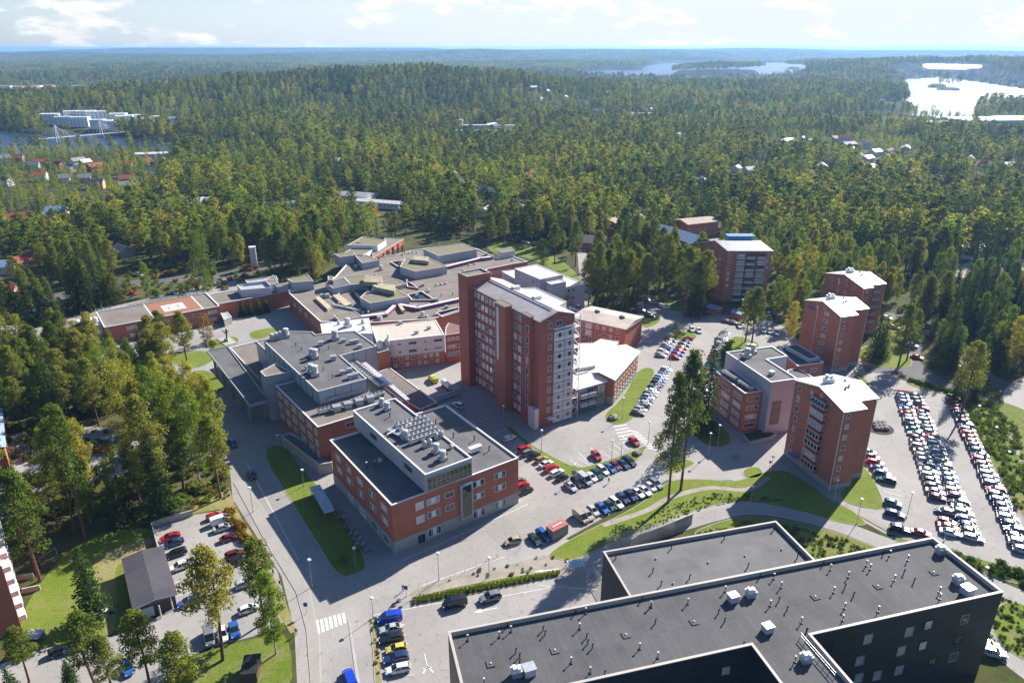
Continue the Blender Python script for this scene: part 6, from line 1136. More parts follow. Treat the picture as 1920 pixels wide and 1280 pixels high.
for x, y, c, k, lb in ((1215, 566, 'black', 'sedan', 'black sedan, leftmost in the forest edge lot'), (1224, 569, 'silver', 'sedan', 'silver sedan, second in the forest edge lot'), (1236, 574, 'grey', 'hatchback', 'grey hatchback, third in the forest edge lot'), (1247, 577, 'white', 'estate', 'white estate, rightmost in the forest edge lot'), (1218, 594, 'black', 'estate', 'black estate by the round lawn near the brick wing'), (1205, 586, 'dark green', 'estate', 'dark green estate in the tree shade near the brick wing'), (1197, 534, 'white', 'hatchback', 'white hatchback deep among the pine trunks'),
                       (1362, 604, 'dark red', 'hatchback', 'dark red hatchback in the shade by the blue sheds'), (1375, 607, 'grey', 'hatchback', 'grey hatchback in the shade by the blue sheds'), (1710, 650, 'white', 'hatchback', 'white hatchback on the shady drive behind the spruces'), (1719, 672, 'red', 'sedan', 'red sedan on the shady drive behind the spruces'), (1783, 670, 'blue', 'estate', 'blue estate in dappled shade, left of another'), (1790, 688, 'grey', 'sedan', 'grey sedan in dappled shade under the big spruces'), (1741, 628, 'silver', 'estate', 'silver estate far up the shady drive'), (1662, 598, 'white', 'estate', 'white estate behind the middle apartment tower'), (1676, 616, 'grey', 'hatchback', 'grey hatchback behind the middle apartment tower'),
                       (1686, 996, 'black', 'suv', 'black suv at the lower edge of the right lot'), (1727, 1003, 'red', 'sedan', 'red sedan at the lower edge of the right lot'), (1861, 1228, 'silver', 'suv', 'silver suv parked right of the black building'), (1851, 1213, 'white', 'hatchback', 'white hatchback mostly hidden behind the black building corner'), (262, 517, 'white', 'van', 'white van on the road beyond the dark spruces'), (132, 549, 'grey', 'hatchback', 'grey hatchback left of the dark spruces'), (250, 552, 'red', 'hatchback', 'red hatchback behind the helipad block'), (325, 552, 'blue', 'hatchback', 'blue hatchback behind the helipad roof edge'),
                       (22, 534, 'grey', 'hatchback', 'grey hatchback near the far left houses'), (460, 517, 'black', 'sedan', 'black sedan near the chimney tower'), (985, 456, 'silver', 'estate', 'silver estate beyond the sunny back lawn'), (960, 452, 'dark blue', 'estate', 'dark blue estate beyond the sunny back lawn')):
    X(x, y, c, k, heading((x-9, y-1), (x+9, y+3)), lb)
for i in range(9): X(1804+i*6.5, 463+(i % 3), ('white', 'silver', 'white', 'grey')[i % 4], KN[i % 6], heading((1800, 463), (1801, 470)), f'{("white", "silver", "white", "grey")[i % 4]} car, {ordw(i)} from the left in the far lot behind birches', 'cars in the far lot behind birches')
t = X(812, 714, 'lime yellow', 'van', heading((822, 722), (804, 706)), 'fluorescent yellow ambulance standing in the shaded service yard', None, True, 'ambulance'); t['category'] = 'ambulance'
q = MB(); q.box((-1.2, 0, 1.99), (.5, 1.3, .1)); link('light_bar', q.mesh('light_bar', BLUEM), t)
t = thing('tank_trailer', 'rounded white tank trailer beside the yellow ambulance', 'trailer', (*G(838, 727), 0), rz=heading((828, 718), (850, 735))); q = MB(); q.tube((-2.6, 0, 1.3), (2.6, 0, 1.3), 1.0, n=14); link('tank', q.mesh('tank', WHITE), t); q = MB(); q.box((0, 0, .4), (4.4, 1.8, .25)); link('chassis', q.mesh('chassis', DARKM), t)
for x in (-1.4, 1.4):
    for s in (-1, 1): link('wheel', PROT['van']['wheel'], t, (x, s*.9, .37))
t = thing('pipe_duct', 'long blue grey pipe duct with a box end lying in the shaded yard', 'duct', (*G(838, 744), 0)); a_, b_ = G(820, 751), G(856, 738); q = MB(); q.tube((*a_-t.location.xy, 1.0), (*b_-t.location.xy, 1.0), .6, n=10); q.tube((*(a_+Vector((.6, -1.2))-t.location.xy), .8), (*(b_+Vector((.3, -1.4))-t.location.xy), .8), .4, n=10); link('pipe', q.mesh('pipe', CLADG), t); q = MB(); q.box((*(b_-t.location.xy), 1.1), (2.2, 1.6, 2.2), 0, .5); link('end_box', q.mesh('end_box', CLADG), t)

# ------------------------------------------------------------------ street furniture
def lamp_meshes(h):
    q = MB(); q.cyl(0, 0, 0, h, .09, .05, n=6); q.cyl(0, 0, 0, .5, .14, .12, n=6); hd = MB(); hd.cyl(0, 0, h-.05, h+.18, .42, .30, n=10); hd.cyl(0, 0, h-.22, h-.05, .12, .42, n=10); return q.mesh('lamp_pole', GALV), hd.mesh('lamp_head', WHITE)
LMP = {h: lamp_meshes(h) for h in (5, 7, 9)}
LAMPS = [(1328, 854, 7, 'on the paved corner under the clinic hedge'), (1345, 838, 7, 'on the dark hedge bed near the clinic'), (1562, 945, 7, 'on the slope below the nearest brick tower'), (1445, 887, 5, 'by the ramp at the tower door'), (1407, 944, 5, 'at the bend of the curved road'), (823, 1087, 7, 'with a round head beside the entrance road fence'), (917, 1081, 5, 'standing on the gravel slope'), (667, 1062, 5, 'at the end of the long lawn strip'), (1167, 785, 7, 'on the lawn of the white roofed wing'), (1215, 832, 7, 'at the sharp tip of the lawn'), (944, 800, 7, 'at the shaded start of the lawn strip'), (1015, 848, 7, 'halfway along the sunny lawn strip'), (1146, 868, 7, 'left of two beside the marked bays'), (1164, 862, 7, 'right of two beside the marked bays'), (1076, 902, 5, 'at the blue parking sign'), (1809, 762, 7, 'at the top of the bushy bank'), (1826, 800, 7, 'upper middle of the bushy bank'), (1857, 842, 7, 'lower middle of the bushy bank'), (1880, 890, 7, 'low on the bushy bank'), (1606, 982, 7, 'near the gravel bed'), (1770, 1014, 5, 'at the lower edge of the right lot'), (1840, 1100, 5, 'between the black building and the right lot'), (1389, 655, 9, 'on the triangular lawn by the pines'), (1388, 600, 9, 'beside the blue shed'), (1256, 690, 7, 'between the double rows'), (475, 960, 7, 'on the pavement at the shadow edge'), (586, 1100, 7, 'at the zebra crossing'), (700, 1158, 5, 'at the planted island corner'), (570, 912, 5, 'on the long lawn beside the bike roof'), (1700, 970, 7, 'in the middle of the right lot edge'), (524, 845, 5, 'at the top of the long lawn'), (1540, 742, 7, 'behind the near tower roof')]
for x, y, h, wh in LAMPS:
    p = G(x, y); t = thing('street_lamp', f'grey street lamp {wh}', 'street lamp', (p.x, p.y, .05), 'street lamps'); link('pole', LMP[h][0], t); link('lamp_head', LMP[h][1], t)
for x, y, hh, lb in ((391, 656, 13, 'tall pale flagpole beside the entrance lawn'), (307, 680, 13, 'pale flagpole among the trees left of the entrance'), (350, 662, 13, 'flagpole in front of the orange tinted tree')):
    p = G(x, y); t = thing('flagpole', lb, 'flagpole', (p.x, p.y, 0)); q = MB(); q.cyl(0, 0, 0, hh, .1, .05, n=6); link('pole', q.mesh('pole', WHITE), t); q = MB(); q.cyl(0, 0, hh, hh+.25, .12, n=6); link('finial', q.mesh('finial', WHITE), t)
SIGNB = mat('sign_blue', (.02, .08, .38), .5, var=.05)
for x, y, s, lb in ((1075, 900, 1.0, 'blue parking sign board at the lawn corner'), (575, 1150, .8, 'blue sign with a white mark by the pavement'), (762, 1118, .8, 'small blue sign at the path opening'), (1442, 880, .6, 'small blue sign on a post by the ramp'), (1338, 592, 1.0, 'blue sign in the shade, left of three'), (1324, 588, 1.0, 'blue sign in the shade nearest the brick shed'), (1362, 597, 1.2, 'tall blue sign in the shade, right of three')):
    p = G(x, y); t = thing('road_sign', lb, 'sign', (p.x, p.y, 0)); q = MB(); q.cyl(0, 0, 0, 2.2, .05, n=6); link('pole', q.mesh('pole', GALV), t); q = MB(); q.box((0, -.07, 2.4), (1.0*s, .05, 1.2*s)); link('sign_plate', q.mesh('sign_plate', SIGNB), t)
t = bpy.data.objects['road_sign']; q = MB()      # a white P, as on the parking board
q.box((-.18, -.11, 2.4), (.14, .02, .8)); q.box((.02, -.11, 2.74), (.3, .02, .12)); q.box((.02, -.11, 2.42), (.3, .02, .12)); q.box((.18, -.11, 2.58), (.12, .02, .42)); link('lettering', q.mesh('lettering', WHITE), t)
STONE = mat('boulder', (.30, .27, .24), .9, var=.4, scale=1.2)
def rock(s, seed):
    bm = bmesh.new(); bmesh.ops.create_icosphere(bm, subdivisions=2, radius=s); r = random.Random(seed)
    for v_ in bm.verts: v_.co *= r.uniform(.8, 1.12); v_.co.z *= .65
    me = bpy.data.meshes.new('boulder'); bm.to_mesh(me); bm.free(); me.materials.append(STONE); return me
RK = [rock(1.0, i) for i in range(3)]
for i, (x, y, s, lb) in enumerate([(1195, 851, 1.3, 'big round boulder on the lawn tip'), (1149, 785, 1.6, 'dark mossy boulder on the lawn of the white roofed wing'), (739, 1134, .55, 'middle one of three small bollard stones at the path mouth'), (733, 1144, .55, 'nearest of three small bollard stones at the path mouth'), (748, 1126, .5, 'farthest of three small bollard stones at the path mouth'), (747, 1147, .55, 'bollard stone touching the blue van'), (1379, 857, .9, 'pale boulder at the edge of the paved square')]):
    p = G(x, y); o = thing('boulder', lb, 'boulder', (p.x, p.y, s*.3), None, RK[i % 3]); o.scale = (s, s, s)
for i in range(9): p = G(1640+(i % 3)*7+i*.8, 795+(i//3)*5); o = thing('boulder', 'grey boulder in the heap of stones on the right lot', 'boulder', (p.x, p.y, .5), 'stone heap on the right lot', RK[i % 3]); o.scale = (.9+.1*(i % 3),)*3
q = MB(); c = G(1647, 802); q.cyl(c.x, c.y, 0, .08, 4.2, n=24); struct('paving_island', q, mat('dark_soil', (.06, .055, .045), 1))
for i in range(5):
    p = G(1681+i*6, 736+i*.8); t = thing('barrier', f'red and white barrier trestle, {ordw(i)} from the left at the top of the right lot', 'barrier', (p.x, p.y, 0), 'barriers at the top of the right lot'); q = MB(); q.box((0, 0, 1), (2.2, .1, .25)); q.box((0, 0, .55), (2.2, .1, .2)); link('boards', q.mesh('boards', mat('barrier_red', (.45, .06, .04), .7)), t); q = MB()
    for s in (-.8, .8): q.tube((s, -.3, 0), (s, 0, 1), .05, n=4); q.tube((s, .3, 0), (s, 0, 1), .05, n=4)
    link('trestle', q.mesh('trestle', GALV), t)
# bicycles and racks beside the laboratory
q = MB()
for s in (-.5, .5):
    k = len(q.v); N_ = 14
    for ring in (.34, .30):
        for i in range(N_): a = 2*math.pi*i/N_; q.v.append((s+ring*math.cos(a), 0, .35+ring*math.sin(a)))
    for i in range(N_): j = (i+1) % N_; q.f.append((k+i, k+j, k+N_+j, k+N_+i)); q.m.append(1)
for a_, b_ in (((-.5, 0, .35), (-.15, 0, .85)), ((-.15, 0, .85), (.4, 0, .85)), ((.4, 0, .9), (.5, 0, .35)), ((0, 0, .32), (-.2, 0, .95)), ((0, 0, .32), (.4, 0, .8)), ((-.5, 0, .35), (0, 0, .32)), ((.38, -.28, 1.0), (.38, .28, 1.0)), ((.4, 0, .9), (.38, 0, 1.0)), ((-.32, 0, .96), (-.1, 0, .96))): q.tube(a_, b_, .03, n=4)
BIKE = q.mesh('bicycle', [PAINT, TYRE]); bl = rz_ = heading((640, 960), (690, 1045)); r = random.Random(3)
for i in range(34):
    f_ = (i//2)/16; a = Vector(G(633, 965)).lerp(G(684, 1040), f_)+Vector((.8 if i % 2 else -.6, .3))*1.0; c = r.choice(['silver', 'blue', 'black', 'white', 'red', 'grey'])
    o = thing('bicycle', 'small bicycle parked in the long shaded rack beside the laboratory', 'bicycle', (a.x, a.y, .12), 'bicycles in the shaded rack', BIKE, rz=rz_+math.pi/2+r.uniform(-.15, .15)); o.color = (*CCOL[c], 1)
RACK = MB(); RACK.tube((-.25, 0, 0), (-.25, 0, .8), .03, n=4); RACK.tube((.25, 0, 0), (.25, 0, .8), .03, n=4); RACK.tube((-.25, 0, .8), (.25, 0, .8), .03, n=4); RM = RACK.mesh('bicycle_rack', GALV)
for i in range(16): a = Vector(G(655, 948)).lerp(G(705, 1012), i/15); thing('bicycle_rack', 'empty steel bicycle hoop in the row next to the laboratory wall', 'bicycle rack', (a.x, a.y, .03), 'empty bicycle hoops', RM, rz=rz_+math.pi/2)
# statue and fences
p = G(426, 640); t = thing('sculpture', 'dark bronze sculpture on a pale slab in the entrance garden', 'sculpture', (p.x, p.y, 0)); q = MB(); q.box((0, 0, .15), (4.5, 9, .3), 0, .7); q.box((0, 0, .8), (1.6, 1.6, 1.0)); link('plinth', q.mesh('plinth', CONC), t)
q = MB(); q.tube((0, 0, 1.3), (.2, 0, 3.6), .35, .25, 8); q.tube((.1, 0, 3.2), (-1.5, .2, 4.6), .25, .12, 6); q.tube((.1, 0, 3.3), (1.4, -.3, 4.8), .25, .12, 6); q.tube((.2, 0, 3.5), (.2, 0, 5.0), .3, .4, 8); link('figure', q.mesh('figure', mat('bronze', (.06, .05, .04), .5, metal=.4)), t)
t = thing('wire_fence', 'thin wire fence along the entrance road and gravel slope', 'fence', (*G(860, 1080), 0)); q = MB(); FP = [(762, 1117), (785, 1104), (802, 1098), (836, 1088), (852, 1082), (872, 1072), (893, 1062), (913, 1052), (934, 1042), (975, 1030)]
for a in FP: p = G(*a)-t.location.xy; q.cyl(p.x, p.y, 0, 1.7, .035, n=4)
link('fence_posts', q.mesh('fence_posts', GALV), t); q = MB()
for a, b_ in zip(FP, FP[1:]):
    for z in (.5, 1.1, 1.65): q.tube((*(G(*a)-t.location.xy), z), (*(G(*b_)-t.location.xy), z), .012, n=3, cap=False)
link('wires', q.mesh('wires', GALV), t)
t = thing('goal_frame', 'rusty steel climbing frame on the lawn under the left pine', 'play frame', (*G(100, 1050), 0)); q = MB(); a_, b_ = G(78, 1062)-t.location.xy, G(108, 1042)-t.location.xy
for p in (a_, b_): q.cyl(p.x, p.y, 0, 2.2, .06, n=6)
q.tube((*a_, 2.2), (*b_, 2.2), .06, n=6); link('frame', q.mesh('frame', GALV), t)
for x, y, a_, lb in ((60, 1108, .9, 'concrete garden wall stub nearer the apartment door'), (48, 1085, .8, 'low concrete wall farther along the apartment facade')):
    p = G(x, y); t = thing('garden_wall', lb, 'wall', (p.x, p.y, 0)); q = MB(); q.box((0, 0, .6), (3.2, .35, 1.2), 0, .35); link('wall', q.mesh('wall', CONC), t)
p = G(68, 1205); t = thing('utility_shelter', 'small open dark shelter with a pale roof edge on the lawn', 'shelter', (p.x, p.y, 0)); q = MB(); q.box((0, 0, 2.2), (3.0, 2.4, .15)); link('roof', q.mesh('roof', CLADG), t); q = MB(); q.box((-1.3, 0, 1.1), (.12, 2.2, 2.1)); q.box((0, 1.1, 1.1), (2.7, .12, 2.1)); link('wall', q.mesh('wall', CONCD), t)
p = G(188, 1152); t = thing('covered_boat', 'small white covered trailer load beside the spruce', 'trailer', (p.x, p.y, 0)); q = MB(); q.loft([[(x, -w, .5), (x, w, .5), (x, w*.7, 1.1), (x, -w*.7, 1.1)] for x, w in ((-1.6, .5), (-.8, .8), (.6, .8), (1.7, .25))]); link('cover', q.mesh('cover', WHITE), t); q = MB(); q.box((0, 0, .35), (2.6, 1.2, .15)); link('chassis', q.mesh('chassis', DARKM), t); t.rotation_euler.z = .9
p = G(473, 1262); t = thing('log_shed', 'small dark box shed under the roadside trees', 'shed', (p.x, p.y, 0)); q = MB(); q.box((0, 0, 1.1), (2.6, 4.2, 2.2), 0, .15); link('body', q.mesh('body', MATS['stained_timber']), t); q = MB(); q.box((0, 0, 2.28), (3.0, 4.6, .15), 0, .15); link('roof', q.mesh('roof', DARKM), t)
# ------------------------------------------------------------------ people
SKIN = mat('skin', (.45, .27, .19), .6, var=.1); HAIR = mat('hair', (.04, .025, .015), .8)
def person(x, y, head, col1, col2, label):
    p = G(x, y); V = [(0, 0, .95), (0, 0, 1.12), (0, .01, 1.38), (0, .0, 1.50), (0, .02, 1.60), (0, .02, 1.72), (.10, 0, .90), (.11, .16, .50), (.11, .24, .09), (.11, .36, .05), (-.10, 0, .90), (-.11, -.10, .50), (-.11, -.28, .12), (-.11, -.17, .05),
                      (.19, 0, 1.40), (.24, -.10, 1.14), (.23, -.02, .90), (.23, .02, .82), (-.19, 0, 1.40), (-.24, .10, 1.14), (-.23, .22, .93), (-.23, .27, .86)]
    Ed = [(0, 1), (1, 2), (2, 3), (3, 4), (4, 5), (0, 6), (6, 7), (7, 8), (8, 9), (0, 10), (10, 11), (11, 12), (12, 13), (2, 14), (14, 15), (15, 16), (16, 17), (2, 18), (18, 19), (19, 20), (20, 21)]
    Rd = [.14, .13, .15, .06, .09, .08, .09, .065, .05, .04, .09, .065, .05, .04, .07, .05, .038, .035, .07, .05, .038, .035]
    me = bpy.data.meshes.new('person'); me.from_pydata(V, Ed, []); o = bpy.data.objects.new('person', me); COL.objects.link(o); md = o.modifiers.new('skin', 'SKIN')
    for i, r_ in enumerate(Rd): me.skin_vertices[0].data[i].radius = (r_, r_*.85)
    me.skin_vertices[0].data[0].use_root = True; o.modifiers.new('sub', 'SUBSURF').levels = 1; o.modifiers['sub'].render_levels = 1
    bpy.context.view_layer.update(); dg = bpy.context.evaluated_depsgraph_get(); m2 = bpy.data.meshes.new_from_object(o.evaluated_get(dg)); o.modifiers.clear(); o.data = m2
    m2.materials.clear()
    for mm in (SKIN, mat('cloth_'+str(col1), col1, .9), mat('cloth_'+str(col2), col2, .9), HAIR): m2.materials.append(mm)
    for f in m2.polygons:
        z = f.center.z; f.material_index = 2 if z < .95 and abs(f.center.x) < .2 or z < .8 else (1 if z < 1.48 else (3 if z > 1.66 or f.center.y < -.02 else 0)); f.use_smooth = True
    o.location = (p.x, p.y, .06); o.rotation_euler = (0, 0, head); o['label'] = label; o['category'] = 'person'; return o
person(756, 1108, .8, (.05, .05, .06), (.03, .03, .04), 'person in dark clothes walking past the blue sign at the path')
person(1141, 906, -.6, (.04, .04, .05), (.02, .02, .03), 'person in black walking in front of the angled cars')
person(513, 1078, 2.8, (.06, .07, .08), (.02, .02, .03), 'person in dark jacket on the pavement beside the tree')
person(525, 1099, 2.9, (.03, .03, .03), (.04, .04, .06), 'person in black farther down the pavement beside the tree')
person(556, 1190, .2, (.03, .02, .02), (.02, .02, .03), 'lone person in black at the bottom of the pavement')
# ------------------------------------------------------------------ trees
BARKP = mat('pine_bark', (.20, .10, .055), .95, var=.45, scale=1.5); BARKS = mat('dark_bark', (.07, .055, .045), .95, var=.4, scale=1.5); BARKB = mat('birch_bark', (.48, .46, .42), .85, var=.5, scale=2.5)
FP = foliage('pine_needles', (.120, .165, .028), (.180, .215, .036), (.27, .26, .048)); FS = foliage('spruce_needles', (.044, .078, .022), (.066, .108, .028), (.10, .135, .034)); FB = foliage('birch_leaves', (.145, .22, .026), (.235, .29, .036), (.36, .32, .05))
FO = foliage('autumn_leaves', (.22, .13, .02), (.26, .19, .03), (.28, .10, .02)); FD = foliage('dead_needles', (.15, .075, .04), (.17, .09, .05), (.14, .08, .05)); FG = foliage('shrub_leaves', (.11, .17, .02), (.15, .21, .028), (.20, .22, .04))
def quads(C, S, rng, up=0.35, out=None):
    up += .15
    """leaf tufts: one small quad at each centre C (n,3) with size S, facing mostly up/outwards"""
    n = len(C); N_ = rng.normal(size=(n, 3)); N_ /= np.linalg.norm(N_, axis=1)[:, None]; N_ = N_*.75+np.array([0, 0, up])
    if out is not None: N_ += out*.6
    N_ /= np.linalg.norm(N_, axis=1)[:, None]+1e-9
    A = np.cross(N_, rng.normal(size=(n, 3))); A /= np.linalg.norm(A, axis=1)[:, None]+1e-9; B = np.cross(N_, A)
    S = (S*rng.uniform(.65, 1.25, n))[:, None]*.5; A = A*S*1.25; B = B*S*.8
    return np.stack([C-A*1.1, C-B, C+A*.9, C+B*.9], 1).reshape(-1, 3)
def clumps(cs, rs, per, rng, flat=.6, keep=None):
    """points spread through the shells of flattened clumps"""
    P, O = [], []
    for c, r in zip(cs, rs):
        n = max(3, int(per*rng.uniform(.7, 1.3))); d = rng.normal(size=(n, 3)); d /= np.linalg.norm(d, axis=1)[:, None]; rad = rng.uniform(.45, 1.05, n)[:, None]
        P.append(np.array(c)+d*rad*r*np.array([1, 1, flat])); O.append(d)
    return np.concatenate(P), np.concatenate(O)
def qmesh(name, V, mats, trunk=None):
    """crown quads, then optionally the trunk faces of an MB with material 1"""
    nq = len(V)//4; tv = np.array(trunk.v) if trunk else np.zeros((0, 3)); F = [tuple(range(4*i, 4*i+4)) for i in range(nq)]; mi = [0]*nq
    if trunk: F += [tuple(k+len(V) for k in f) for f in trunk.f]; mi += [1]*len(trunk.f)
    me = bpy.data.meshes.new(name); me.from_pydata(np.concatenate([V, tv]).tolist(), [], F)
    for m_ in mats: me.materials.append(m_)
    me.polygons.foreach_set('material_index', mi); me.update(); return me
def limb(tr, a, b_, r): tr.tube(a, b_, r, r*.35, 4, cap=False)
def pine(seed, lod):
    """scots pine 20 m: bare stem, irregular clumpy crown in the upper half"""
    r = np.random.default_rng(seed); tr = MB(); H = 20.0; bend = r.normal(0, .35, 2); pts = [(bend[0]*math.sin(t*3), bend[1]*math.sin(t*2.5), H*t) for t in np.linspace(0, .96, 7 if lod == 1 else 3)]
    for i in range(len(pts)-1): t0, t1 = i/(len(pts)-1), (i+1)/(len(pts)-1); tr.tube(pts[i], pts[i+1], .27*(1-t0)+.04, .27*(1-t1)+.04, 7 if lod == 1 else 4, cap=False)
    lo = r.uniform(.28, .44); n_ = 38 if lod == 1 else 15; cs, rs = [], []
    for k in range(n_):
        t = lo+(1-lo)*((k+.5)/n_)**.85; w = 3.2*math.sin(math.pi*min(1, ((t-lo)/(1-lo))*.74+.24))**.8*r.uniform(.4, 1.12); a = k*2.4+r.uniform(-.5, .5)
        c = (w*math.cos(a), w*math.sin(a), H*t+r.uniform(-.3, .3)); cs.append(c); rs.append(r.uniform(1.0, 1.7)*(1.0 if lod == 1 else 1.4)*(1.0 if t < .9 else .75))
        if lod == 1: limb(tr, (0, 0, H*t-w*.35), c, .07)
    cs.append((0, 0, H*.985)); rs.append(.8)
    if lod == 1:
        for k in range(5): a = r.uniform(0, 6.3); z = H*r.uniform(.2, lo); limb(tr, (0, 0, z), (1.4*math.cos(a), 1.4*math.sin(a), z+.2), .04)
    P, O = clumps(cs, rs, 150 if lod == 1 else 27, r, .66); return quads(P, .35 if lod == 1 else 1.0, r, .35, O), tr
def spruce(seed, lod):
    r = np.random.default_rng(seed); tr = MB(); H = 20.0; tr.tube((0, 0, 0), (0, 0, H*.97), .26, .03, 7 if lod == 1 else 4, cap=False); P, O = [], []; nl = 30 if lod == 1 else 13; wmax = r.uniform(2.7, 3.3)
    for k in range(nl):
        t = (k+.5)/nl; z = H*(.05+.94*t); w = wmax*(1-t)**.72*r.uniform(.8, 1.12)+.1; nb = int((13 if lod == 1 else 7)*(1-t*.55))
        for j in range(nb):
            a = j/nb*6.283+r.uniform(-.3, .3)+k; L_ = w*r.uniform(.72, 1.12); m_ = max(2, int(L_/(.16 if lod == 1 else .75)))
            for s in np.linspace(.22, 1, m_): P.append((L_*s*math.cos(a)+r.normal(0, .1), L_*s*math.sin(a)+r.normal(0, .1), z-.42*L_*s*s+.1*r.normal())); O.append((math.cos(a)*.5, math.sin(a)*.5, .5))
    P = np.array(P); return quads(P, .40 if lod == 1 else 1.05, r, .4, np.array(O)), tr
def birch(seed, lod, W=2.9, H=20.0, lo=.18):
    r = np.random.default_rng(seed); tr = MB(); tr.tube((0, 0, 0), (r.normal(0, .3), r.normal(0, .3), H*.9), .20, .03, 7 if lod == 1 else 4, cap=False); cs, rs = [], []; n_ = 46 if lod == 1 else 15
    for k in range(n_):
        t = lo+(1-lo)*(k+.5)/n_; u_ = (t-lo)/(1-lo); w = W*(math.sin(math.pi*(u_*.86+.10))**.75)*r.uniform(.3, 1.08); a = k*2.4+r.uniform(-.6, .6); c = (w*math.cos(a), w*math.sin(a), H*t); cs.append(c); rs.append(r.uniform(.8, 1.35)*(W/2.9)**.6*(1 if lod == 1 else 1.4))
        if lod == 1 and k % 2 == 0: limb(tr, (0, 0, H*t-w*.7), c, .05)
    P, O = clumps(cs, rs, 125 if lod == 1 else 25, r, .95); return quads(P, .33 if lod == 1 else .95, r, .25, O), tr
def shrub(seed, n_=160, s=.28):
    r = np.random.default_rng(seed); cs = [(r.normal(0, .45), r.normal(0, .45), r.uniform(.25, .8)) for _ in range(6)]; P, O = clumps(cs, [.5]*6, n_/6, r, .8); P[:, 2] = np.abs(P[:, 2]); return quads(P, s, r, .4, O)
SPEC = {}
for nm, fn, fm, bm_, seeds in (('pine_tree', pine, FP, BARKP, (1, 2, 3, 4)), ('spruce_tree', spruce, FS, BARKS, (5, 6)), ('birch_tree', birch, FB, BARKB, (7, 8, 9))):
    SPEC[nm] = []
    for sd_ in seeds:
        V1, T1 = fn(sd_, 1); V2, T2 = fn(sd_+50, 2)
        SPEC[nm].append(dict(crown=qmesh('crown', V1, [fm]), trunk=T1.mesh('trunk', bm_), full=qmesh(nm, V1, [fm, bm_], T1), mid=qmesh(nm+'_small', V2, [fm, bm_], T2)))
def variant(nm, fm, bm_, fn, seed, **kw):
    V1, T1 = fn(seed, 1, **kw); SPEC[nm] = [dict(crown=qmesh('crown', V1, [fm]), trunk=T1.mesh('trunk', bm_), full=None, mid=None)]
variant('autumn_tree', FO, BARKS, birch, 21, W=4.6, H=20.0, lo=.12); variant('dead_spruce', FD, BARKS, spruce, 22); variant('broadleaf_tree', FB, BARKS, birch, 23, W=5.2, H=20.0, lo=.08); variant('dark_broadleaf', FG, BARKS, birch, 24, W=6.0, H=20, lo=.05)
def zh(bx, by, ty):
    p = G(bx, by); D = p.y; lo, hi = 0, 60
    for _ in range(30):
        z = (lo+hi)/2
        if topx(p.x, p.y, z)[1] > ty: lo = z
        else: hi = z
    return lo
NT = [0]
def tree(kind, p, h, label, group=None, wide=1.0):
    S_ = SPEC[kind]; v_ = S_[NT[0] % len(S_)]; NT[0] += 1; s = h/20.0; t = thing(kind if kind in ('pine_tree', 'spruce_tree', 'birch_tree', 'autumn_tree') else 'tree', label, 'tree', (p.x, p.y, 0), group, rz=random.uniform(0, 6.28))
    w_ = wide*(s**.75)/s; t.scale = (s*w_, s*w_, s); link('trunk', v_['trunk'], t); link('crown', v_['crown'], t); return t
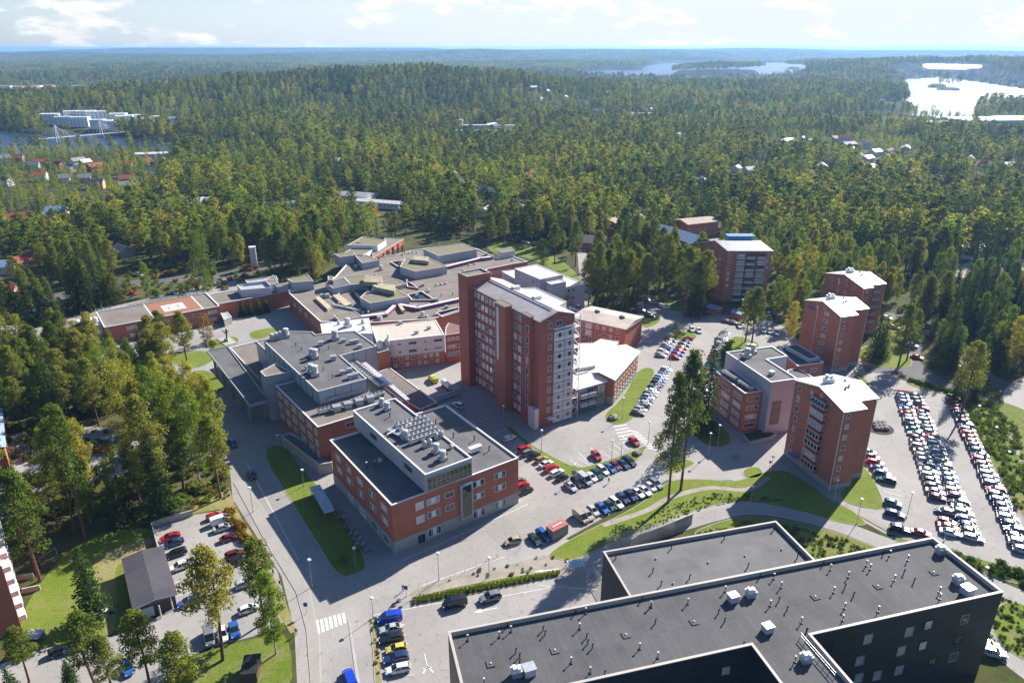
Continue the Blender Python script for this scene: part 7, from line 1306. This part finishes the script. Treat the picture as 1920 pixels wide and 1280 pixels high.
HAND = [('pine_tree', 1253, 942, 701, 'left of two tall pines with bare trunks on the slope'), ('pine_tree', 1276, 920, 661, 'right of two tall pines with bare trunks on the slope'), ('spruce_tree', 1322, 812, 630, 'tall dark pointed spruce between long car row and clinic'), ('spruce_tree', 1309, 806, 692, 'shorter spruce touching the tall pointed one'),
        ('pine_tree', 1397, 641, 545, 'left pine on the triangular lawn by the clinic'), ('pine_tree', 1409, 649, 540, 'right pine on the triangular lawn by the clinic'), ('birch_tree', 1480, 642, 567, 'yellow green birch against the middle tower'), ('pine_tree', 1103, 575, 477, 'pine at the grey block corner'), ('pine_tree', 1120, 579, 458, 'tall pine right of the grey block'), ('pine_tree', 1138, 570, 468, 'pine in the stand behind the brick wing, third from left'), ('pine_tree', 1156, 581, 475, 'pine in the stand behind the brick wing, fourth from left'), ('pine_tree', 1175, 582, 472, 'pine in the stand behind the brick wing, fifth from left'), ('pine_tree', 1192, 572, 462, 'pine in the stand behind the brick wing, sixth from left'),
        ('pine_tree', 1209, 579, 477, 'pine in front of the forest edge lot'), ('pine_tree', 1234, 548, 445, 'pine behind the forest edge lot'), ('pine_tree', 1244, 566, 441, 'tallest pine at the forest edge lot'), ('pine_tree', 1270, 570, 471, 'pine right of the forest edge lot'), ('pine_tree', 1283, 596, 464, 'pine left of the blue signs'), ('spruce_tree', 1303, 592, 478, 'dark spruce shading the blue signs'), ('pine_tree', 1316, 592, 471, 'pine just left of the big apartment block'), ('autumn_tree', 1325, 556, 502, 'yellow autumn tree by the apartment block wall'), ('spruce_tree', 1118, 576, 538, 'little spruce under the pines'),
        ('broadleaf_tree', 1062, 600, 553, 'leafy tree behind the tower roof end'), ('broadleaf_tree', 1268, 631, 606, 'round leafy tree on the small island lawn'), ('spruce_tree', 38, 618, 515, 'dark spruce at the far left road'), ('spruce_tree', 60, 612, 505, 'dark spruce, second at the far left road'), ('spruce_tree', 85, 606, 516, 'dark spruce, third at the far left road'), ('spruce_tree', 106, 602, 528, 'dark spruce, fourth at the far left road'), ('spruce_tree', 151, 584, 440, 'tallest dark spruce left of the helipad'), ('spruce_tree', 168, 582, 458, 'second of the big dark spruces by the helipad'), ('spruce_tree', 188, 574, 450, 'third of the big dark spruces by the helipad'), ('spruce_tree', 203, 568, 461, 'fourth of the big dark spruces by the helipad'), ('spruce_tree', 218, 562, 484, 'fifth of the big dark spruces by the helipad'), ('pine_tree', 24, 610, 530, 'thin pine at the left road edge'),
        ('dark_broadleaf', 386, 542, 434, 'huge dense green tree behind the helipad'), ('pine_tree', 517, 512, 440, 'pine right of the chimney tower'), ('dead_spruce', 588, 526, 458, 'dead brown spruce beside the grey roof block'), ('pine_tree', 353, 691, 585, 'pine on the entrance lawn'), ('pine_tree', 309, 671, 583, 'pine left of the entrance lawn pine'), ('autumn_tree', 390, 644, 588, 'orange tinted tree by the flagpole'), ('spruce_tree', 455, 593, 563, 'small conifer in the yard, first of four'), ('spruce_tree', 470, 591, 561, 'small conifer in the yard, second of four'), ('spruce_tree', 487, 589, 558, 'small conifer in the yard, third of four'), ('spruce_tree', 501, 586, 557, 'small conifer in the yard, last of four'),
        ('pine_tree', 295, 954, 745, 'bright trunked pine at the clearing above the car park'), ('pine_tree', 414, 934, 780, 'pine beside the main road pavement'), ('pine_tree', 139, 998, 790, 'massive pine left of two on the dry slope'), ('pine_tree', 161, 1014, 762, 'massive pine right of two on the dry slope'), ('pine_tree', 76, 1088, 885, 'pine standing on the mown lawn'), ('spruce_tree', 178, 1155, 1022, 'perfect dark spruce on the mown lawn'), ('pine_tree', 418, 1237, 1028, 'tall pine in the middle of the left car park edge'), ('pine_tree', 497, 1166, 1015, 'pine over the roadside car park edge'), ('birch_tree', 518, 1225, 1075, 'dense leafy tree at the bottom pavement'),
        ('pine_tree', 55, 1278, 1178, 'pine at the lower left corner'), ('pine_tree', 185, 1296, 1148, 'pine below the mown lawn'), ('pine_tree', 285, 1302, 1150, 'broad bottom pine hiding the lot entrance'), ('pine_tree', 213, 1300, 1195, 'lower pine between two bottom pines'), ('spruce_tree', 133, 1282, 1236, 'young spruce at the bottom edge'), ('spruce_tree', 35, 1330, 1252, 'young spruce at the bottom left corner'), ('pine_tree', 352, 1330, 1190, 'pine at the bottom edge right of the broad one'),
        ('birch_tree', 375, 905, 728, 'pale stemmed birch at the wood edge by the road'), ('birch_tree', 345, 890, 712, 'tall birch left of the wood edge one'), ('broadleaf_tree', 205, 775, 652, 'bright green leafy crown in the left wood'), ('broadleaf_tree', 245, 825, 675, 'second bright green crown in the left wood'), ('birch_tree', 300, 845, 690, 'yellow green birch in the left wood'), ('broadleaf_tree', 262, 905, 850, 'low bright green tree by the shaded clearing'),
        ('spruce_tree', 1638, 674, 575, 'dark spruce right of the middle tower'), ('spruce_tree', 1652, 668, 590, 'second spruce right of the middle tower'), ('pine_tree', 1684, 688, 570, 'bushy pine on the lawn behind the towers'), ('pine_tree', 1700, 676, 580, 'pine leaning over the shady drive'), ('spruce_tree', 1826, 754, 695, 'pointed young spruce at the road corner'), ('broadleaf_tree', 644, 1054, 1030, 'small yellowing tree on the long lawn strip'), ('pine_tree', 1078, 500, 415, 'pine on the back lawn, right'), ('pine_tree', 1040, 492, 420, 'pine on the back lawn, middle'), ('broadleaf_tree', 1018, 500, 448, 'yellow green tree on the back lawn'), ('pine_tree', 945, 466, 405, 'pine on the back lawn, left'), ('pine_tree', 920, 462, 400, 'pine at the left end of the back lawn'),
        ('autumn_tree', 80, 462, 433, 'bright orange autumn tree among green ones')]
T_ALL = []      # (kind, x, y, h, label or None)
for k, bx, by, ty, lb in HAND: p = G(bx, by); T_ALL.append((k, p.x, p.y, max(2.5, zh(bx, by, ty)), lb))
HX = np.array([[t[1], t[2]] for t in T_ALL])
# natural fill
def blocked(X, Y, PX, PY):
    b_ = np.zeros(X.shape, bool)
    for P in NOTREE:
        c = np.array([[p[0], p[1]] for p in P]); 
        if not len(c): continue
        lo, hi = c.min(0)-1, c.max(0)+1; s = (X > lo[0]) & (X < hi[0]) & (Y > lo[1]) & (Y < hi[1])
        if s.any(): idx = np.where(s)[0]; b_[idx] |= inpoly(X[idx], Y[idx], [tuple(p) for p in P])
    for rn, Ps in POLYS.items():
        far = bpy.data.objects[rn].location.length > 560
        for P in Ps:
            Q_ = [tuple(p) for p in inset(ccw([Vector(p) for p in P]), -3.5)]; c = np.array(Q_); lo, hi = c.min(0), c.max(0); s = (X > lo[0]) & (X < hi[0]) & (Y > lo[1]) & (Y < hi[1])
            if s.any(): idx = np.where(s)[0]; b_[idx] |= inpoly(X[idx], Y[idx], Q_)
    for x, y, r_, L_ in CLEAR:
        d = math.hypot(x, y); ux, uy = x/d, y/d; cx, cy = x-ux*L_*.75, y-uy*L_*.75; dx, dy = X-cx, Y-cy; a = dx*ux+dy*uy; c = dx*uy-dy*ux; b_ |= (np.abs(c) < r_*.62) & (np.abs(a) < L_*.75+r_*.7)
    for P in EXCL: b_ |= inpoly(PX, PY, P)
    return b_
EXCL = [[(980, 1060), (1000, 800), (1300, 780), (1310, 960), (1150, 1010)], [(1252, 482), (1262, 440), (1345, 425), (1352, 500), (1300, 512)], [(1150, 440), (1165, 405), (1215, 400), (1225, 440)], [(185, 655), (178, 590), (330, 540), (420, 525), (500, 515), (600, 535), (618, 505), (655, 462), (760, 452), (905, 472), (1000, 490), (1095, 560), (1200, 605), (1100, 650), (700, 700), (300, 700)], [(215, 562), (225, 512), (300, 498), (440, 500), (500, 510), (520, 530), (420, 540)],
        [(-300, 1500), (-80, 1040), (50, 1050), (100, 1005), (150, 1005), (280, 985), (330, 950), (400, 900), (430, 870), (600, 1130), (620, 1500)], [(560, 1500), (560, 1100), (1000, 1040), (1140, 990), (1250, 880), (1500, 870), (1660, 990), (1900, 1050), (2200, 1500)],
        [(1305, 592), (1318, 540), (1440, 520), (1465, 570), (1440, 592)], [(1528, 650), (1540, 590), (1600, 572), (1662, 600), (1655, 660)], [(1780, 540), (1785, 495), (1850, 483), (2000, 498), (2000, 530), (1850, 528)], [(880, 500), (900, 452), (960, 448), (1045, 470), (1092, 500), (1100, 560)],
        [(350, 780), (345, 705), (260, 700), (160, 672), (0, 670), (0, 650), (330, 640), (430, 690), (430, 780)], [(1870, 1400), (1790, 1060), (1900, 1040), (2100, 1200)], [(1600, 700), (1640, 640), (1700, 590), (1740, 600), (1700, 640), (1760, 700), (1780, 745), (1650, 720)], [(1890, 800), (1920, 790), (1960, 1000), (1925, 1010)],
        [(1610, 213), (1650, 197), (1715, 200), (1705, 214)], [(1400, 216), (1540, 222), (1700, 228), (1930, 226), (1930, 243), (1700, 238), (1540, 232)], [(880, 500), (700, 480), (640, 470), (660, 450), (900, 440)], [(0, 262), (0, 300), (70, 300), (70, 266)][:0] or [(-10, 283), (60, 283), (60, 262), (-10, 262)],
        [(0, 780), (120, 830), (140, 870), (60, 900), (0, 890)][:0] or [(215, 850), (330, 835), (340, 862), (230, 880)]]
LOWZ = [[(-200, 286), (330, 286), (330, 330), (300, 372), (200, 400), (-200, 420)], [(1440, 252), (1730, 262), (1730, 305), (1440, 292)], [(-50, 160), (360, 158), (360, 178), (-50, 182)], [(1360, 310), (1430, 310), (1430, 350), (1360, 350)], [(1560, 218), (1920, 222), (1920, 238), (1560, 238)], [(90, 222), (340, 224), (340, 246), (90, 250)]]
def scatter(cell, d0, d1, seed):
    r = np.random.default_rng(seed); xs = np.arange(-d1*.80, d1*.80, cell); ys = np.arange(20, d1, cell); X, Y = np.meshgrid(xs, ys); X = X+r.uniform(-.46, .46, X.shape)*cell; Y = Y+r.uniform(-.46, .46, X.shape)*cell; X, Y = X.ravel(), Y.ravel(); D = np.hypot(X, Y)
    s = (D > d0) & (D < d1) & (np.abs(X) < Y*.80+40); X, Y, D = X[s], Y[s], D[s]; f = Y*CP+CAMZ*SP; PX, PY = 960+FPX*X/f, 640-FPX*(Y*SP-CAMZ*CP)/f
    s = (PX > -140) & (PX < 2060) & (PY < 1400); return X[s], Y[s], D[s], PX[s], PY[s], r
def species(X, Y, PX, PY, r):
    """stands of pine, birch and spruce in drifts"""
    a = np.sin(X*.021+2*np.sin(Y*.013))+np.cos(Y*.019+1.5*np.sin(X*.017+1)); b_ = np.sin(X*.006+Y*.004)+np.cos(Y*.009-X*.003); u_ = r.uniform(0, 1, X.shape)
    pb = np.clip(.42+.16*a+.08*b_, .06, .75); ps = np.clip(.13-.10*a+.06*b_, .03, .5)
    pb = np.where((PX < 450) & (PY > 640), pb+.2, pb); pb = np.where((PX > 150) & (PX < 1150) & (PY < 215) & (PY > 140), pb*.5, pb); ps = np.where((PX > 250) & (PX < 1150) & (PY < 222) & (PY > 140), ps+.3, ps); ps = np.where((PX > 1740) & (PY > 480) & (PY < 760), ps+.35, ps)
    return np.where(u_ < pb, 2, np.where(u_ < pb+ps, 1, 0))
PTS = []        # x, y, z, proto index, scale, widen, rot
NEARC = []
names = ['pine_tree', 'spruce_tree', 'birch_tree']; offs = {'pine_tree': 0, 'spruce_tree': 4, 'birch_tree': 6}; cnt = {'pine_tree': 4, 'spruce_tree': 2, 'birch_tree': 3}
for cell, d0, d1, seed in ((6.5, 60, 620, 11), (8.0, 620, 1150, 12), (10.5, 1150, 2200, 13), (14.0, 2200, 3600, 14)):
    X, Y, D, PX, PY, r = scatter(cell, d0, d1, seed)
    ok = ~blocked(X, Y, PX, PY) & ~((D > 700) & near_water(PX, PY)); gap = np.sin(X*.045+1.7*np.sin(Y*.031))*np.cos(Y*.052+X*.011)
    ok &= ~((gap > .66) & (r.uniform(0, 1, X.shape) < .8)); low = np.zeros(X.shape, bool)
    for P in LOWZ: low |= inpoly(PX, PY, P)
    ok &= ~(low & (r.uniform(0, 1, X.shape) < .12)) 
    X, Y, D, PX, PY, low = X[ok], Y[ok], D[ok], PX[ok], PY[ok], low[ok]; sp_ = species(X, Y, PX, PY, r); H_ = np.where((PX < 470) & (PY > 600), 1.18, 1.0)*np.where((PX > 1640) & (PY > 440), 1.15, 1.0)*r.uniform(12.0, 21.5, X.shape)*(1+.10*np.sin(X*.031+Y*.017))*np.where(sp_ == 2, .92, 1.0)*np.where(low, .62, 1)*np.where(r.uniform(0, 1, X.shape) < .12, .55, 1.0); sp_ = np.where(low & (sp_ == 0), 2, sp_); Z = hills(X, Y)
    if d0 < 100:
        dm = np.min(np.hypot(X[:, None]-HX[None, :, 0], Y[:, None]-HX[None, :, 1]), 1); kk = dm > 3.6; X, Y, D, PX, PY, sp_, H_, Z = [v_[kk] for v_ in (X, Y, D, PX, PY, sp_, H_, Z)]
        inview = (PX > -10) & (PX < 1930) & (PY < 1330); order = np.argsort(np.where(inview, D, 9e9))[:298-len(T_ALL)]; sel = np.zeros(X.shape, bool); sel[order] = True
        for i in np.where(sel)[0]: NEARC.append((names[sp_[i]], X[i], Y[i], H_[i], PX[i], PY[i]))
        ks = ~sel; X, Y, D, sp_, H_, Z = [v_[ks] for v_ in (X, Y, D, sp_, H_, Z)]
    rr = r.integers(0, 1000, X.shape); idx = np.where(sp_ == 0, rr % 4, np.where(sp_ == 1, 4+rr % 2, 6+rr % 3)); idx = np.where(D > 420, idx+9, idx); grow = np.where(D > 420, 1.36, 1.06)+np.clip((D-1150)/3500, 0, .5)
    PTS.append(np.stack([X, Y, Z-.1, idx, H_/20, grow, r.uniform(0, 6.28, X.shape)], 1))
PTS = np.concatenate(PTS)
def region(px, py):
    if px < 440 and py > 860: return 'the wood around the small left lot'
    if px < 450 and py > 640: return 'the wood left of the main road'
    if px < 560: return 'the woods behind the helipad'
    if px < 1100: return 'the woods behind the courtyard roofs'
    if px < 1540: return 'the pines around the big apartment block'
    return 'the spruce wood behind the apartment towers'
for k, x, y, h, lb in T_ALL:
    tree(k, Vector((x, y)), h, lb, 'single trees round the hospital', {'autumn_tree': 1.0, 'broadleaf_tree': .9, 'dark_broadleaf': .75, 'spruce_tree': 1.0 if 'pointed' in lb else 1.4}.get(k, .72 if 'slope' in lb else 1.0))
for k, x, y, h, px, py in NEARC:
    rg = region(px, py); tree(k, Vector((x, y)), h, f'{ {"pine_tree": "olive green pine", "spruce_tree": "dark green spruce", "birch_tree": "yellow green birch"}[k]} in {rg}', f'{k.replace("_tree", "")}s in {rg}', 1.25 if k == 'spruce_tree' else .98)
# patches for the far slopes
def patch(seed, size, nt):
    r = np.random.default_rng(seed); V, M_ = [], []
    for i in range(nt):
        c = np.array([r.uniform(-.5, .5)*size, r.uniform(-.5, .5)*size, 0]); h = r.uniform(13, 22); t = r.uniform(); n_ = 16; w = 2.9 if t < .6 else 2.2; zz = r.uniform(.25, 1, n_); ww = w*(1.15-zz)*1.5 if t > .6 else w*np.sin(zz*2.6+.3); a = r.uniform(0, 6.3, n_)
        P = c+np.stack([ww*np.cos(a)*.7, ww*np.sin(a)*.7, zz*h], 1); V.append(quads(P, 3.2, r, .5)); M_ += [0 if t < .45 else (1 if t < .65 else 2)]*n_
    V = np.concatenate(V); me = bpy.data.meshes.new('tree_patch'); me.from_pydata(V.tolist(), [], [tuple(range(4*i, 4*i+4)) for i in range(len(V)//4)])
    for m_ in (FP, FS, FB): me.materials.append(m_)
    me.polygons.foreach_set('material_index', M_); me.update(); return me
def instancer(name, protos, pts, **kw):
    pc = bpy.data.collections.new(name+'_kinds')
    for i, me in enumerate(protos): o = bpy.data.objects.new(f'{name}_kind_{i:02d}', me); pc.objects.link(o)
    me = bpy.data.meshes.new(name); me.vertices.add(len(pts)); me.vertices.foreach_set('co', pts[:, :3].astype(np.float32).ravel())
    for nm, c, tp in (('kind', 3, 'INT'), ('size', 4, 'FLOAT'), ('wide', 5, 'FLOAT'), ('turn', 6, 'FLOAT')):
        a = me.attributes.new(nm, tp, 'POINT'); a.data.foreach_set('value', pts[:, c].astype(np.int32 if tp == 'INT' else np.float32))
    o = link(name, me, kind='stuff', **kw); ng = bpy.data.node_groups.new(name, 'GeometryNodeTree'); ng.interface.new_socket('Geometry', in_out='INPUT', socket_type='NodeSocketGeometry'); ng.interface.new_socket('Geometry', in_out='OUTPUT', socket_type='NodeSocketGeometry')
    gi, go = ng.nodes.new('NodeGroupInput'), ng.nodes.new('NodeGroupOutput'); ci = ng.nodes.new('GeometryNodeCollectionInfo'); ci.inputs['Collection'].default_value = pc; ci.inputs['Separate Children'].default_value = True; ci.inputs['Reset Children'].default_value = True
    ip = ng.nodes.new('GeometryNodeInstanceOnPoints'); ip.inputs['Pick Instance'].default_value = True
    def at(nm, tp): x = ng.nodes.new('GeometryNodeInputNamedAttribute'); x.data_type = tp; x.inputs['Name'].default_value = nm; return x.outputs['Attribute']
    lk = ng.links.new; lk(gi.outputs[0], ip.inputs['Points']); lk(ci.outputs[0], ip.inputs['Instance']); lk(at('kind', 'INT'), ip.inputs['Instance Index'])
    c1 = ng.nodes.new('ShaderNodeCombineXYZ'); lk(at('turn', 'FLOAT'), c1.inputs[2]); lk(c1.outputs[0], ip.inputs['Rotation'])
    mu = ng.nodes.new('ShaderNodeMath'); mu.operation = 'MULTIPLY'; lk(at('size', 'FLOAT'), mu.inputs[0]); lk(at('wide', 'FLOAT'), mu.inputs[1]); c2 = ng.nodes.new('ShaderNodeCombineXYZ'); lk(mu.outputs[0], c2.inputs[0]); lk(mu.outputs[0], c2.inputs[1]); lk(at('size', 'FLOAT'), c2.inputs[2]); lk(c2.outputs[0], ip.inputs['Scale'])
    lk(ip.outputs[0], go.inputs[0]); md = o.modifiers.new('trees', 'NODES'); md.node_group = ng; return o
allp = [v_['full'] for nm in names for v_ in SPEC[nm]]+[v_['mid'] for nm in names for v_ in SPEC[nm]]
instancer('forest', allp, PTS, label='mixed pine, birch and spruce forest stretching to the hills')
X, Y, D, PX, PY, r = scatter(62.0, 3600, 12000, 15); ok = ~near_water(PX, PY) & ~near_water(PX, PY+.6); X, Y, D = X[ok], Y[ok], D[ok]
FPT = np.stack([X, Y, hills(X, Y)-1, r.integers(0, 3, X.shape), np.ones(X.shape), np.ones(X.shape), r.uniform(0, 6.28, X.shape)], 1)
instancer('distant_forest', [patch(60+i, 72, 62) for i in range(3)], FPT, label='blue hazy forest covering the far hills')
# hedges, shrubs and undergrowth
SHM = [qmesh('shrub', shrub(80+i), [FG]) for i in range(3)]; SHO = qmesh('orange_shrub', shrub(90, 200), [FO]); SHP = qmesh('planted_bush', shrub(95, 120, .3), [FG])
for i in range(13):
    p = G(426+i*3.4, 962+i*4.6); o = thing('autumn_bush', f'orange autumn hedge bush, {ordw(i)} from the top of the car park hedge', 'bush', (p.x, p.y, 0), 'orange hedge bushes', SHO, rz=i); o.scale = (1.5, 1.5, 1.5)
kk = 0
for rw in range(3):
    for i in range(32):
        f_ = i/31; a = Vector((778, 1126)).lerp(Vector((1046, 1076)), f_)+Vector((0, rw*4.0*(1-.4*f_)-3)); p = G(*a); o = thing('planted_bush', 'clipped round green bush in the bed along the entrance road', 'bush', (p.x, p.y, .1), 'clipped bushes along the entrance road', SHP, rz=kk); kk += 1; o.scale = (.62, .62, .7)
for i in range(22): p = G(1706+i*4.6, 714+i*1.35); o = thing('hedge_bush', f'dark hedge bush, {ordw(i)} from the left along the top of the right lot', 'bush', (p.x, p.y, 0), 'hedge at the top of the right lot', SHM[i % 3], rz=i); o.scale = (1.5, 1.5, 1.2)
UP = []
def undergrow(px, dens, s0, s1, k=(0, 1, 2), seed=0):
    P = pxpoly(px); c = np.array([[p[0], p[1]] for p in P]); lo, hi = c.min(0), c.max(0); r = np.random.default_rng(seed+31); n_ = int((hi-lo).prod()*dens); X = r.uniform(lo[0], hi[0], n_); Y = r.uniform(lo[1], hi[1], n_); m_ = inpoly(X, Y, [tuple(p) for p in P]); n_ = m_.sum()
    UP.append(np.stack([X[m_], Y[m_], np.zeros(n_), r.choice(k, n_), r.uniform(s0, s1, n_), np.ones(n_), r.uniform(0, 6.28, n_)], 1))
undergrow([(1806, 752), (1850, 748), (1905, 800), (1925, 880), (1975, 1000), (1925, 985), (1868, 880), (1815, 785)], .55, .45, 1.15)
undergrow([(1297, 1003), (1400, 976), (1480, 985), (1570, 1008), (1640, 1034), (1720, 1062), (1520, 1066), (1400, 1020)], .8, .3, .7); undergrow([(1876, 1116), (1960, 1150), (1960, 1262), (1850, 1195)], .8, .3, .7); undergrow([(1780, 1038), (1960, 1084), (1960, 1110), (1810, 1066)], .5, .7, 1.6)
undergrow([(1140, 1010), (1250, 950), (1330, 925), (1400, 925), (1480, 940), (1400, 942), (1330, 950), (1270, 970), (1200, 1000)], 1.6, .16, .42); undergrow([(1345, 690), (1360, 640), (1370, 640), (1362, 690)], .3, 1.2, 2.0); undergrow([(290, 975), (340, 955), (425, 895), (432, 930), (350, 962)], .5, .5, 1.2, (0, 1, 2, 3)); undergrow([(0, 760), (420, 860), (430, 900), (280, 975), (100, 1005), (0, 1030)], .08, .8, 2.2, (0, 1, 2, 0, 1, 2, 0, 1, 2, 3), 5)
undergrow([(770, 1105), (920, 1062), (1030, 1036), (1065, 1050), (1060, 1062), (850, 1098)], .22, .2, .55, (0, 1, 2, 3)); undergrow([(693, 1160), (735, 1152), (706, 1170), (714, 1280), (704, 1280)], .9, .2, .45, (0, 1, 3)); undergrow([(1200, 560), (1330, 520), (1330, 480), (1100, 470), (1095, 560)], .05, .8, 1.8, (0, 1, 2, 3)); undergrow([(215, 505), (440, 495), (500, 505), (420, 545), (215, 565)], .04, .8, 2.2, (0, 1, 2, 3, 3)); undergrow([(380, 641), (398, 640), (404, 652), (390, 657)], .5, .8, 1.2)
UP = np.concatenate(UP); UP[:, 2] = .05; instancer('undergrowth', SHM+[SHO], UP, label='rough shrubs, weeds and ground cover on the banks')
# ------------------------------------------------------------------ sun, sky, air
SUN_AZ, SUN_EL = R(41), R(33)           # azimuth clockwise from +Y, the way the camera looks
sd = Vector((math.sin(SUN_AZ)*math.cos(SUN_EL), math.cos(SUN_AZ)*math.cos(SUN_EL), math.sin(SUN_EL)))
sl = bpy.data.lights.new('sun', 'SUN'); sl.energy = 5.0; sl.angle = R(0.5); sl.color = (1.0, 0.94, 0.85)
so = bpy.data.objects.new('sun', sl); COL.objects.link(so); so.rotation_euler = sd.to_track_quat('Z', 'Y').to_euler(); so.location = (0, 0, 200)
w = bpy.data.worlds.new('World'); SC.world = w; w.use_nodes = True; n = w.node_tree; n.nodes.clear()
out = n.nodes.new('ShaderNodeOutputWorld'); bg = n.nodes.new('ShaderNodeBackground')
sky = n.nodes.new('ShaderNodeTexSky'); sky.sky_type = 'NISHITA'; sky.sun_disc = False; sky.sun_elevation = SUN_EL; sky.sun_rotation = SUN_AZ
sky.altitude = 200; sky.air_density = 1.0; sky.dust_density = 1.0; sky.ozone_density = 1.0
tc = n.nodes.new('ShaderNodeTexCoord')
sx = n.nodes.new('ShaderNodeSeparateXYZ'); L(n, tc.outputs['Generated'], sx.inputs[0])
def mth(op, a, b_=None, c_=None):
    x = n.nodes.new('ShaderNodeMath'); x.operation = op
    for k, v in enumerate((a, b_, c_)):
        if v is None: continue
        if isinstance(v, (int, float)): x.inputs[k].default_value = v
        else: L(n, v, x.inputs[k])
    return x.outputs[0]
cv = n.nodes.new('ShaderNodeCombineXYZ')
L(n, mth('MULTIPLY', sx.outputs[0], 9), cv.inputs[0]); L(n, mth('MULTIPLY', sx.outputs[1], 9), cv.inputs[1]); L(n, mth('MULTIPLY', sx.outputs[2], 26), cv.inputs[2])
cl = noise(n, 1.0, 8, cv.outputs[0], 0.58)
fac = mth('MULTIPLY', ramp(n, cl, [(0.52, 0.0), (0.60, 1.0)]), ramp(n, sx.outputs[2], [(0.10, 1.0), (0.3, 0.0)]))
shade = ramp(n, noise(n, 2.6, 4, cv.outputs[0]), [(0.4, 0.8), (0.6, 1.0)])
# thin veil that whitens towards the sun side and the horizon
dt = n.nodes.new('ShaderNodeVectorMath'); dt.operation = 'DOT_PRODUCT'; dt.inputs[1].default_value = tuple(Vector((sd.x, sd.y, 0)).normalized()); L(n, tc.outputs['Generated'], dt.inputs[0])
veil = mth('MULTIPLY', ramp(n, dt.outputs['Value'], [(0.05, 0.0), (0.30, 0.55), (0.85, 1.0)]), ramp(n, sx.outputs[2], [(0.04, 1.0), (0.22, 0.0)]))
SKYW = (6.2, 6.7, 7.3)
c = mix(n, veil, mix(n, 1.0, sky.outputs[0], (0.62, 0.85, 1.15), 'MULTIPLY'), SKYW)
cw = mix(n, 1.0, (8.4, 8.3, 8.2), shade, 'MULTIPLY')
c = mix(n, fac, c, cw)
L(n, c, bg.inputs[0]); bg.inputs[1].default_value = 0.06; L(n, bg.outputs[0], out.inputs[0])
HAZE = 8e-5
q = MB(); q.box((0, 0, 57), (90000, 90000, 128))
m = bpy.data.materials.new('haze'); m.use_nodes = True; n = m.node_tree; n.nodes.clear(); out = n.nodes.new('ShaderNodeOutputMaterial')
pv = n.nodes.new('ShaderNodeVolumePrincipled'); pv.inputs['Color'].default_value = (0.31, 0.57, 1.0, 1); pv.inputs['Density'].default_value = HAZE; pv.inputs['Anisotropy'].default_value = 0.3
L(n, pv.outputs[0], out.inputs['Volume'])
hz = link('haze', q.mesh('haze', m), kind='stuff')
SC.view_settings.view_transform = 'Standard'; SC.view_settings.look = 'None'; SC.view_settings.exposure = 1.25; SC.view_settings.gamma = 1
SC.cycles.max_bounces = 6; SC.cycles.diffuse_bounces = 3; SC.cycles.glossy_bounces = 2; SC.cycles.transmission_bounces = 2; SC.cycles.volume_bounces = 0; SC.cycles.transparent_max_bounces = 4
